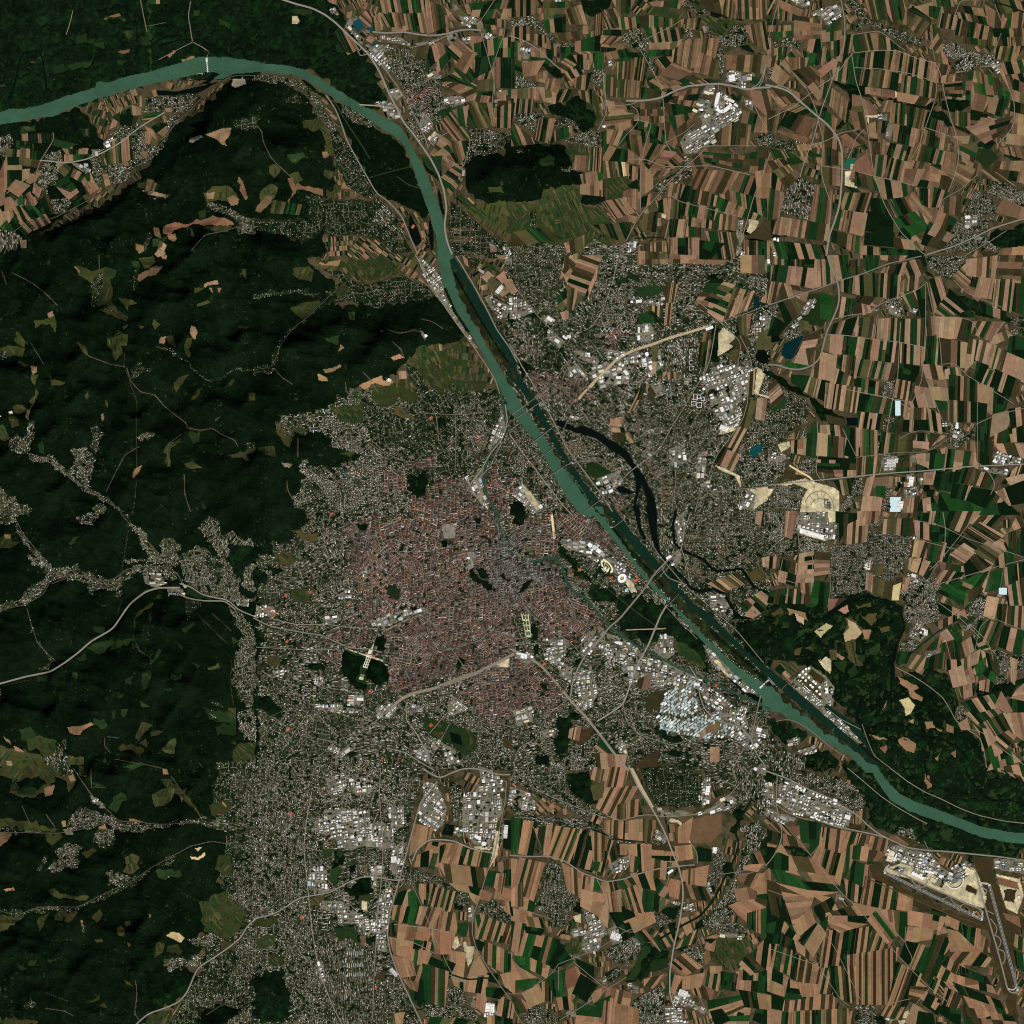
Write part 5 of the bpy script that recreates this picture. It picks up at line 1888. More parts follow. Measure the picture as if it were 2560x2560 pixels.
DATA[(3, 1)] = '''P W3 12,66 26,60 27,61 18,78 14,78 10,74
P W 0,60 8,60 10,64 0,66
P W 59,122 69,122 69,128 60,128
P b3 71,132 78,132 77,142 70,140
P W 118,172 122,172 122,178 117,177
P f -4,84 12,92 30,105 40,113 50,120 58,122 58,130 50,128 40,124 36,115 28,106 10,98 -4,88
P f 116,8 124,14 130,20 136,26 142,30 148,30 160,34 175,42 185,47 195,50 195,54 180,50 165,46 158,44 150,38 140,30 128,20 118,12
P f 124,162 134,160 134,175 128,178 124,170
P f 128,18 138,28 150,40 160,43 170,42 183,48 183,50 170,46 158,45 148,38
P m 30,28 50,32 48,44 40,54 26,52 22,46 28,40
P f 34,106 40,112 55,122 60,128 56,130 40,125 36,116
P f 130,84 136,82 134,90 130,88
P f 120,176 126,176 124,184 120,182
P W 33,190 38,186 42,188 40,192
P y 7,142 16,140 17,144 10,148
P c 15,134 20,133 20,138 15,138
P y 8,172 28,168 32,170 40,172 50,175 54,178 54,193 24,193 26,183 30,176 20,172 10,174
P i 42,182 48,186 47,192 42,190
L r 1.6 28,186 31,180 37,177 44,178 49,184 50,192
L r 1.2 32,188 35,183 40,182 44,185
L r 1 31,180 36,187
L r 1 37,177 38,183
L r 1 44,178 41,184
P i 0,146 10,148 16,152 10,156 0,155
P y 0,176 4,176 2,180 0,182
P u 119,0 150,0 148,6 140,14 138,18 132,16 126,12 122,10
P u 88,32 96,30 104,29 100,36 102,46 96,48 90,44 88,38
P i 77,41 84,38 84,41 78,42
P i 106,38 111,38 112,44 106,42
P i 90,36 99,40 100,46 92,44
P i 24,42 30,33 36,32 36,34 30,44 26,45
P i 30,64 34,62 32,70 29,70
P i 18,50 24,46 24,52 18,54
P u 11,60 16,53 24,55 27,58 20,62 14,63
P h 0,38 8,36 8,42 4,50 0,50
P u 183,46 193,46 193,54 184,52
P u 182,55 189,55 188,60 183,60
P h 84,97 90,93 96,94 95,104 88,107 83,105
P h 12,100 22,105 30,110 32,116 24,120 14,118 10,110
P u 0,108 12,112 30,112 30,126 20,128 18,136 8,142 0,142
P u 14,122 30,122 30,126 20,126
P h 82,128 90,121 95,122 94,128 86,130
P h 80,150 84,130 88,132 84,150
P u 135,128 140,126 146,130 150,136 148,142 142,146 136,142 137,134
P h 148,136 156,130 156,136 150,140
P i 134,124 138,124 138,128 132,128
P i 138,132 144,132 148,136 146,138 140,136
P i 144,126 144,131 142,131 142,126
P G2 97,109 101,109 99,121 95,120
P i 86,152 97,150 96,162 88,162 85,156
P i 106,151 112,150 112,156 106,155
P i 104,164 110,164 110,175 106,174
P i 113,168 117,168 116,174
P i 102,176 112,174 114,180 104,184
P G2 93,182 101,182 98,193 92,193
P h 86,173 94,174 93,190 85,192
P h 64,168 72,168 72,178 64,186 58,193 56,188
P h 4,172 28,175 22,193 2,190
P h 29,152 36,152 36,164 26,165 22,158
P h 28,128 30,140 22,142
P u 0,142 8,143 8,148 0,148
P u 0,155 14,156 12,165 0,172
P i 170,150 178,146 193,152 190,156 176,158 170,156
P i 158,160 170,160 178,162 184,158 180,166 170,164
P i 88,149 97,150 96,155 88,155
P h 152,146 157,148 156,150
P h 55,186 64,184 62,193 54,193
P o 82,152 86,150 86,165 81,164
L R 3 45,0 47,8 52,18 54,28 53,38 49,47 44,58 41,70 39,78 33,83 24,86 14,85 8,82 0,82
L R 1.6 0,37 10,34 20,30 40,24 52,19 70,14 90,6 116,0
L r 1.4 48,48 60,45 75,43 85,36 95,32 112,26 120,20
L r 1.3 120,20 124,40 127,50 130,66 131,82 134,96 136,110 136,124
L r 1.2 116,82 120,94 124,105 128,115 132,125
L R 2 0,173 30,170 60,167 90,164 120,162 150,159 193,157
L r 1 56,130 62,142 67,152
L r 1.2 37,125 38,145 36,165 42,170
L r 1.2 45,59 60,60 80,63 100,65 118,69
L r 1.2 56,100 80,105 106,110
L r 1.2 107,115 92,107 70,103
L r 1.4 16,158 26,164 34,168 35,175
L y 1.5 16,158 26,164 34,168 35,172
L r 1.2 84,165 88,150 90,130 94,108 98,90 99,70 100,50
L r 1.2 109,110 116,94 118,70 119,50 119,22
L r 1 99,138 110,132 120,132 136,134
L r 1 66,152 100,148 120,148 136,138
L r 1.2 157,127 172,120 193,115
L r 1.2 157,155 166,162 172,172 168,180
L r 1 158,160 158,95
L r 1 131,82 140,80 150,90 160,96 175,105 186,112
L r 1 126,46 145,46 155,49 160,62
L r 1 0,155 12,158
L r 1 170,18 175,0
L r 1 140,18 150,28 180,40
L r 1 72,10 76,14
Q 5,0 22,0 22,9 5,7 tdtgddt
Q 22,0 38,0 36,10 22,9 ddggt
Q 5,7 36,10 34,24 3,18 dggtttdtt
Q 36,0 46,0 50,20 34,24 tttgt
Q 46,0 60,0 60,16 52,18 ttgd
Q 62,4 74,2 76,12 60,16 gkdtkg
Q 72,0 84,0 82,10 76,12 ggg
Q 85,0 105,0 100,4 88,8 tkt
Q 54,19 70,14 70,30 54,26 tdgdt
Q 65,16 80,13 82,31 64,28 ttdttg
Q 78,14 100,13 98,32 78,30 gdtdtkddt
Q 88,9 104,5 102,14 86,12 tkdt
Q 100,6 118,1 120,10 108,20 tdtkg
Q 100,20 114,12 112,26 100,28 btkt
Q 100,28 112,26 116,40 108,40 tGkt
Q 113,25 120,22 124,42 117,40 ddkd
Q 112,26 114,25 119,46 116,46 d
Q 122,18 130,16 136,26 126,42 tddttk
Q 126,42 138,26 152,40 134,46 tgtdtdd
Q 138,40 146,36 156,46 146,46 dd
Q 140,15 152,4 172,18 158,34 2x4:tttb
Q 150,3 174,0 172,18 150,14 tbt
Q 174,0 192,0 190,20 172,18 4x1:tbkt
Q 155,14 161,12 158,24 153,22 d
Q 160,16 170,18 168,32 156,30 ttt
Q 166,26 174,24 172,32 166,30 g
Q 172,18 186,18 183,42 170,38 ttgkttgt
Q 184,16 195,15 195,45 182,40 gdkgg
Q 160,35 180,42 178,48 162,43 dgtd
Q 119,46 127,46 128,58 120,60 tkbt
Q 127,46 146,47 142,62 128,62 tttt
Q 145,48 155,50 150,64 142,62 dkg
Q 155,50 178,50 168,64 154,58 tktgtbt
Q 168,62 180,56 184,60 182,72 168,68 tt
Q 120,61 129,61 129,82 117,78 tgdgGtg
Q 116,78 130,77 131,81 116,81 g
Q 129,62 150,66 148,84 130,82 dttkttdtt
Q 150,62 160,65 157,78 148,88 ttd
Q 146,80 160,78 172,85 165,90 tttt
Q 160,64 172,68 168,84 157,78 ttt
Q 170,69 180,72 176,86 166,84 gGtok
Q 183,61 195,62 195,78 181,72 gdd
Q 180,72 195,78 193,95 174,86 tttt
Q 158,80 166,83 160,96 156,92 gdd
Q 165,86 174,88 168,98 162,96 tgtg
Q 172,86 190,94 186,108 168,98 ddtddk
Q 134,86 144,84 146,92 134,92 tgt
Q 117,82 130,82 133,96 120,94 ttkktt
Q 112,90 122,94 122,99 110,97 kk
Q 121,94 134,94 135,100 122,100 b
Q 109,97 121,98 134,114 105,114 tttt
Q 122,99 135,100 136,109 126,108 tt
Q 137,90 158,93 157,110 137,108 ddkdtkoddk
Q 159,96 172,100 170,120 159,112 ttt
Q 171,100 182,106 178,118 170,120 ggg
Q 126,109 136,109 136,116 128,116 gg
Q 136,109 158,111 158,125 136,125 oktddktdd
Q 128,116 136,115 136,124 131,124 k
Q 159,111 165,112 164,122 159,124 d
Q 104,115 120,115 120,132 102,132 2x4:kdktd
Q 120,115 130,120 134,134 120,132 gtdtd
Q 98,122 102,122 100,134 92,132 gk
Q 91,107 97,108 95,121 89,119 gg
Q 101,109 106,109 104,121 100,121 kt
Q 100,48 119,48 118,68 100,66 ggttggtkg
Q 98,66 117,69 116,82 98,80 dtdtgttt
Q 97,80 114,84 113,90 97,85 ggd
Q 97,85 113,88 110,95 96,92 dd
Q 96,93 111,96 108,109 95,106 ktktktgk
Q 82,48 98,47 98,64 80,62 dttttdtg
Q 68,48 82,45 80,62 66,60 tdttkt
Q 48,52 68,46 66,60 44,58 kdtddt
Q 54,40 72,34 76,42 52,46 dtkt
Q 52,30 66,34 62,46 52,46 ktdg
Q 68,30 88,32 82,38 66,34 dkt
Q 72,38 76,37 78,42 72,44 t
Q 44,60 58,60 58,78 42,70 tttt
Q 58,60 80,63 76,80 56,77 ddggttgdt
Q 80,63 99,65 97,80 78,79 ttgtddtk
Q 36,72 52,76 52,98 32,94 tttt
Q 53,75 68,76 66,92 52,84 ggtokdt
Q 52,84 66,88 60,104 50,98 tdttk
Q 68,78 98,82 94,94 66,90 tgtttgtgttkk
Q 66,92 86,96 84,106 66,102 dgGtggtt
Q 32,92 46,95 44,110 28,102 tttdd
Q 44,96 70,100 66,118 43,114 ttttott
Q 18,90 31,91 28,102 18,95 gg
Q 68,104 92,108 88,119 66,116 ddgGkgbk
Q 68,118 88,120 84,132 68,130 gtdttdk
Q 14,80 30,83 20,86 13,84 GG
Q 20,80 28,62 40,56 30,82 tttk
Q 6,94 14,110 4,118 0,100 kbtkg
Q 30,128 38,128 38,134 31,134 m
Q 18,140 30,138 29,150 18,148 tt
Q 30,134 38,134 36,152 29,150 gm
Q 40,128 56,128 58,136 40,136 ttdtk
Q 38,134 60,138 60,152 37,150 ttgkbt
Q 58,128 68,132 66,146 62,142 gdg
Q 66,130 82,132 82,152 66,150 tbogot
Q 60,136 66,148 66,152 58,150 dd
Q 44,120 58,124 58,128 46,126 k
Q 37,152 52,152 52,164 37,162 5x1:kgoktd
Q 52,152 66,152 66,166 50,166 3x2:dtkd
Q 66,153 82,151 80,166 66,166 oktkgt
Q 13,162 28,163 26,168 13,166 2x2:tk
Q 50,162 56,162 56,166 51,166 t
Q 86,133 99,136 97,150 84,148 dtgk
Q 99,136 112,134 108,148 98,150 ok
Q 110,134 122,134 121,146 110,142 tdgt
Q 110,140 121,141 120,145 110,144 t
Q 120,134 134,136 122,144 121,140 gkt
Q 114,148 134,145 132,150 118,148 gdt
Q 112,150 124,149 122,160 113,156 tt
Q 123,149 133,150 131,162 122,160 dGG
Q 133,146 153,148 150,162 132,162 tdGttgg
Q 152,140 160,140 158,160 152,156 bt
Q 158,126 170,122 170,138 157,140 dgdk
Q 170,120 186,116 180,130 168,136 ttt
Q 157,140 170,140 168,160 158,155 kddk
Q 170,134 184,130 182,140 170,142 tkgd
Q 182,130 193,126 193,140 184,140 td
Q 170,142 193,142 193,152 176,148 tkt
Q 182,116 195,114 195,126 184,130 dtk
Q 98,152 106,150 106,164 97,164 3x2:gkt
Q 112,158 120,158 120,162 112,164 gd
Q 80,168 94,167 93,174 80,174 2:tb
Q 82,174 88,174 88,182 82,181 g
Q 75,168 80,166 76,182 72,180 tt
Q 72,182 86,182 84,195 70,195 tttt
Q 118,164 126,163 124,172 118,172 t
Q 132,165 142,162 140,178 130,176 gg
Q 142,162 155,160 150,172 140,170 dgk
Q 158,163 172,165 166,176 156,172 ktkg
Q 140,172 154,174 150,184 138,182 ttgdt
Q 154,175 172,178 164,190 150,184 ddd
Q 130,178 150,184 164,192 128,192 3:gGd
Q 170,178 184,180 178,190 166,186 gktd
Q 165,188 180,186 190,195 160,195 gd
Q 172,178 193,170 193,186 182,188 tdd
Q 184,162 193,156 193,170 176,172 dtd
Q 102,184 114,182 112,193 102,193 btk
Q 116,184 124,182 130,193 112,193 dtg
Q 180,168 193,165 193,180 185,176 tt
Q 50,170 64,168 62,180 56,180 dtd
Q 0,8 5,8 4,18 0,17 dt
Q 0,20 10,20 4,35 0,35 ktkt
Q 8,18 20,19 26,30 10,34 3:ktk
Q 18,26 30,28 28,34 20,30 t
Q 8,36 20,32 26,40 14,52 dko
Q 4,46 14,52 8,60 0,60 dd
Q 40,28 52,32 48,48 40,46 GGm
Q 22,48 30,50 32,56 26,55 o'''
DATA[(3, 2)] = '''P f -5,70 40,68 52,62 75,60 92,66 102,72 104,88 98,100 95,116 96,125 118,118 136,122 144,140 142,158 150,165 162,172 165,190 150,197 80,197 66,178 66,158 48,140 40,120 22,116 5,112 -5,116
P w -4,126 8,136 20,146 36,160 52,168 66,176 76,186 84,197 74,197 62,184 48,176 34,168 20,158 10,152 -4,150
P W2 -4,116 4,120 18,132 34,146 50,160 64,172 76,184 84,190 82,196 72,186 58,174 44,164 28,150 12,136 -4,122
P W2 42,146 46,146 54,152 64,158 68,160 72,170 80,184 76,180 66,168 56,158 44,150
P n -4,122 12,137 30,152 50,167 66,179 78,188 76,189 62,178 46,168 28,154 10,140 -4,127
P f 2,156 18,160 30,168 28,172 14,176 4,168
P f 26,178 46,180 54,188 50,195 24,195
P W 98,98 95,112 94,128 92,126 93,112 96,98
P W 70,142 78,134 80,132 72,142 68,150 69,158 66,156 67,148
P W 48,74 60,66 76,62 78,63 60,68 50,76 42,80 44,76
P o 60,85 58,80 66,82 72,90 68,95 58,98 57,92
P c2 60,81 66,84 71,91 66,96 58,98 57,92 61,88
P c2 35,90 44,84 49,86 42,92 40,95
P c2 20,76 27,80 27,85 22,82
P c 14,72 22,70 28,76 30,82 26,80 20,76 16,78
P o 2,76 10,72 12,76 4,79
P t 53,74 60,70 61,75 58,77
P o 66,70 78,68 78,72 68,73
P o 70,78 82,76 82,82 78,86 74,82
P t 71,89 78,89 76,96 73,96
P y 38,112 44,109 48,112 48,118 47,122 42,118
P o 45,104 52,104 52,112 48,112
P c 52,106 58,110 56,112 52,109
P m 50,114 60,112 58,122 52,118
P o 58,98 66,96 66,106 72,116 66,116 60,110
P o 12,114 20,112 23,116 20,120 13,119
P o 20,104 26,102 24,108 20,108
P m 60,120 66,116 68,122 62,125
P m 76,104 84,98 85,102 82,108 78,108
P m 67,107 74,108 72,114 68,112
P m 22,90 28,89 28,96 22,96
P m 40,98 46,94 46,100 42,100
P c 98,124 106,128 114,133 110,135 117,140 116,143 108,140 106,134 100,130
P c2 99,142 106,140 111,146 108,152 104,154 103,148
P c 86,150 90,142 88,148
P m 74,122 82,122 82,125 74,125
P m 84,138 88,134 86,140
P m 54,142 62,138 64,140 58,143
P c 118,158 124,158 126,163 120,164
P c 106,158 110,156 110,160
P c 135,160 140,162 140,167 135,166
P c 98,172 104,170 112,175 110,182 102,178
P c 76,168 90,172 84,172
P c 84,178 92,174 88,182
P c 126,186 130,182 128,188
P c 138,182 142,180 142,186
P m 82,78 88,76 86,80
P o 84,88 92,86 92,90 86,91
P m 117,150 121,152 118,154
P c 122,162 132,165 131,166
P q 18,128 28,118 32,116 44,124 50,132 49,146 40,144 26,134
P i 41,128 50,132 49,146 43,142
P i 20,130 44,146 60,160 72,174 74,178 62,170 46,156 30,142 18,132
P k 33,118 43,126 40,130 30,122
P i 24,0 42,0 52,2 50,20 44,22 38,18 24,16 20,8
P y 45,0 52,0 52,7 46,8
P y 22,12 43,20 44,22 22,16
P h 0,0 12,0 20,6 24,16 44,24 46,32 20,30 0,30
P h 0,24 22,24 22,32 12,34 0,32
P h 47,26 60,22 72,24 74,14 86,16 110,18 108,34 104,40 92,52 80,48 76,44 76,58 66,62 46,64 47,44
P i 72,36 80,34 78,44 73,44
P h 95,55 105,50 115,50 125,48 130,54 127,64 132,72 130,80 118,86 106,84 102,76 104,68 96,62
P u 114,58 122,58 122,70 114,68
P i 105,46 114,48 112,53 106,50
P i 107,86 116,84 120,92 116,98 106,94
P h 99,98 108,96 114,100 108,106 99,106
P i 118,106 130,103 130,106 120,110
P h 152,68 160,62 168,66 162,80 155,86 150,78
P h 164,98 182,108 184,116 178,122 182,130 174,134 172,126 174,112 168,104
P i 145,86 152,84 154,89 148,90
P i 155,92 166,98 162,100 156,98
P h 143,146 150,144 148,150 154,154 150,160 142,158 141,152
P h 174,136 180,140 178,144 174,142
P G2 175,57 181,57 179,63 174,62
P i 173,62 176,63 174,65
P i 108,18 116,19 114,24 110,24
P h 76,0 86,0 84,12 78,12
P u 0,164 8,172 14,180 30,186 24,195 -2,195
P i 14,172 24,170 24,174 16,176
P i 22,180 36,176 36,182 26,184
P h 182,112 190,104 193,108 192,122 186,120
P f 168,130 176,130 195,124 195,128 186,134 184,140 172,140 158,140 156,132 160,128
P f 124,120 136,122 142,134 144,144 136,148 122,134 112,126
L R 1 22,14 10,20 0,30
L W2 1.3 166,54 156,66 148,74 138,84 126,92 116,100 104,110 98,116
L r 1.3 96,117 110,124 122,132 132,140 138,150 142,158 150,164 160,170 163,180 165,193
L r 1.1 71,160 75,172 80,184 92,193
L r 1.2 44,148 54,156 66,162 70,164
L r 1.2 6,158 16,156 30,163 48,178 60,186
L r 1.2 152,84 164,96 168,102 170,112
L r 1.2 122,44 132,34 145,18 155,4 158,0
L r 1.2 133,34 134,12 132,0
L r 1.1 110,6 130,10 150,20 175,28 193,34
L r 1.2 130,54 150,48 170,42 193,36
L r 1.1 110,20 125,24 150,30
L r 1.1 128,68 145,80 160,95
L r 1.1 104,34 125,42
L r 1.1 170,78 160,86 155,110
L r 1.1 134,96 140,120 146,140
L r 1.1 22,10 24,30 34,32 33,60
L r 1.1 11,36 8,50 22,54
L r 1 47,45 47,60 45,72
L r 1 150,164 160,165 178,180 195,192
L r 1 164,78 195,90
L r 1 178,40 175,60 168,84
L B 1.4 10,134 14,130
L B 1.4 46,168 50,163
Q 14,0 22,0 18,20 13,18 tb
Q 52,0 68,2 66,8 52,8 dd
Q 60,10 76,2 74,22 60,24 ttktktt
Q 68,0 84,0 82,8 68,10 tbt
Q 54,2 60,2 60,10 54,22 dk
Q 88,6 110,5 109,18 87,16 tootdgk
Q 110,0 126,0 124,9 110,5 kddt
Q 110,5 126,9 124,22 112,18 ttdttdt
Q 126,0 134,0 133,11 125,9 gG
Q 124,10 133,13 130,24 124,22 gg
Q 134,0 158,0 146,16 134,12 gdktkt
Q 138,8 148,2 145,14 140,15 tb
Q 133,12 147,17 142,24 132,22 dd
Q 158,0 182,0 170,12 152,8 tktdk
Q 148,14 160,8 178,18 164,26 dktdkt
Q 144,24 156,12 165,20 156,32 dko
Q 162,22 168,16 178,22 176,27 tt
Q 132,22 143,26 138,38 130,38 ttdgk
Q 138,32 148,24 157,30 152,40 tttt
Q 156,30 166,22 176,30 170,38 okot
Q 130,38 150,42 146,50 132,48 bkgt
Q 148,40 156,32 168,40 150,50 ddkd
Q 158,44 164,36 170,38 166,46 tt
Q 176,26 190,0 193,10 182,34 tbbtk
Q 182,16 193,12 193,34 182,30 gkgd
Q 172,34 184,28 186,40 172,42 dtgg
Q 150,50 166,45 160,58 146,52 GGg
Q 160,56 168,46 172,50 164,62 tb
Q 168,46 178,42 176,58 164,60 GGGg
Q 178,42 193,38 193,50 180,56 tgdtgd
Q 130,54 145,52 152,60 144,70 gGgg
Q 128,60 145,52 154,56 148,70 gGGgb
Q 150,60 160,56 162,58 148,72 tk
Q 178,58 193,50 193,70 182,70 dtgtk
Q 166,64 178,66 174,82 163,78 ttt
Q 180,68 193,72 193,88 178,84 tkgtkt
Q 174,70 180,70 178,84 173,82 dk
Q 128,68 144,74 142,80 130,76 ddt
Q 126,84 146,76 142,82 130,88 gbktdt
Q 160,82 178,84 170,104 156,92 gGktogk
Q 176,86 193,90 190,108 172,100 tddttgg
Q 130,92 136,88 145,94 132,98 ttt
Q 138,86 146,94 142,97 136,88 g
Q 130,100 146,96 146,110 134,112 gkdg
Q 134,112 146,112 145,118 136,120 dtd
Q 145,100 154,94 158,102 146,112 kbtd
Q 150,100 158,104 170,104 160,92 ogtgt
Q 146,112 160,104 158,114 148,118 tttt
Q 155,102 172,110 174,124 158,112 ogtdkg
Q 150,110 166,116 160,124 146,116 tdtG
Q 137,120 152,114 156,128 140,132 tttttb
Q 156,116 164,110 164,120 158,122 GG
Q 164,116 172,124 170,128 162,122 dG
Q 142,134 156,128 155,138 144,142 tkttd
Q 98,106 108,106 104,114 97,114 gg
Q 112,108 122,110 116,122 104,116 otott
Q 120,110 134,106 134,118 118,118 gdkgb
Q 123,100 130,94 130,104 120,104 kgb
Q 110,22 116,22 115,34 107,34 kttt
Q 116,22 124,22 120,34 112,34 tkt
Q 121,22 132,24 128,38 120,36 kgGk
Q 104,36 112,34 110,44 104,42 oto
Q 110,36 118,35 114,46 108,44 ttt
Q 117,36 128,40 120,50 114,46 ottgdb
Q 130,44 148,46 140,54 126,54 btktdt
Q 82,50 95,54 92,66 81,60 ok
Q 75,46 79,47 78,60 74,58 tt
Q 95,56 100,54 98,66 94,66 y
Q 97,50 107,50 104,60 98,56 kt
Q 80,40 88,40 84,48 77,46 oo
Q 10,36 24,40 23,56 8,52 2x5:tkdbt
Q 24,32 34,30 34,56 22,56 8x1:tkbtogdt
Q 34,30 46,32 46,46 34,48 6x1:btdktb
Q 22,54 33,54 32,62 24,60 ttkt
Q 33,52 46,54 44,72 32,72 GGdg
Q 14,58 32,60 32,70 12,68 tdtgbk
Q 2,60 14,58 12,70 0,68 dkd
Q 0,34 6,34 5,42 0,42 t
Q 34,72 42,68 42,76 32,76 dd
Q 12,70 34,70 30,76 14,72 d
Q 46,66 58,66 50,72 46,74 bk
Q 150,152 172,142 178,150 158,160 tdgdtgtk
Q 146,144 174,136 176,146 156,152 gdtdtgd
Q 160,160 178,152 184,162 168,172 gtgotkg
Q 154,158 162,164 168,168 160,168 tgd
Q 144,160 150,156 152,164 146,164 tt
Q 160,164 166,164 172,172 162,180 ttt
Q 168,172 184,164 188,168 178,180 ktdktk
Q 164,178 176,172 180,182 166,188 gGttd
Q 178,152 193,152 193,172 186,168 ttttbt
Q 182,142 193,140 193,152 183,152 gd
Q 170,186 182,180 190,188 166,195 tGtgt
Q 176,136 184,150 180,152 172,146 b
Q 184,140 188,134 193,130 193,142 tt
Q 160,128 170,126 168,136 160,134 ttbt
Q 183,110 188,112 187,118 184,118 t
Q 182,118 188,120 186,130 184,128 tt
Q 150,78 156,80 150,86 144,82 gkg
Q 148,74 150,80 146,78 144,76 t
L W 1.5 48,75 60,68 76,63 90,67 100,74 103,86 98,99 95,112 93,128 93,150
L W 1.2 70,140 67,150 68,158 76,163 88,158 100,160 112,168 128,170 142,176 152,188
L W 1 20,98 28,92 38,96 46,104 40,112
L W 1 110,150 118,146 128,150 136,158'''
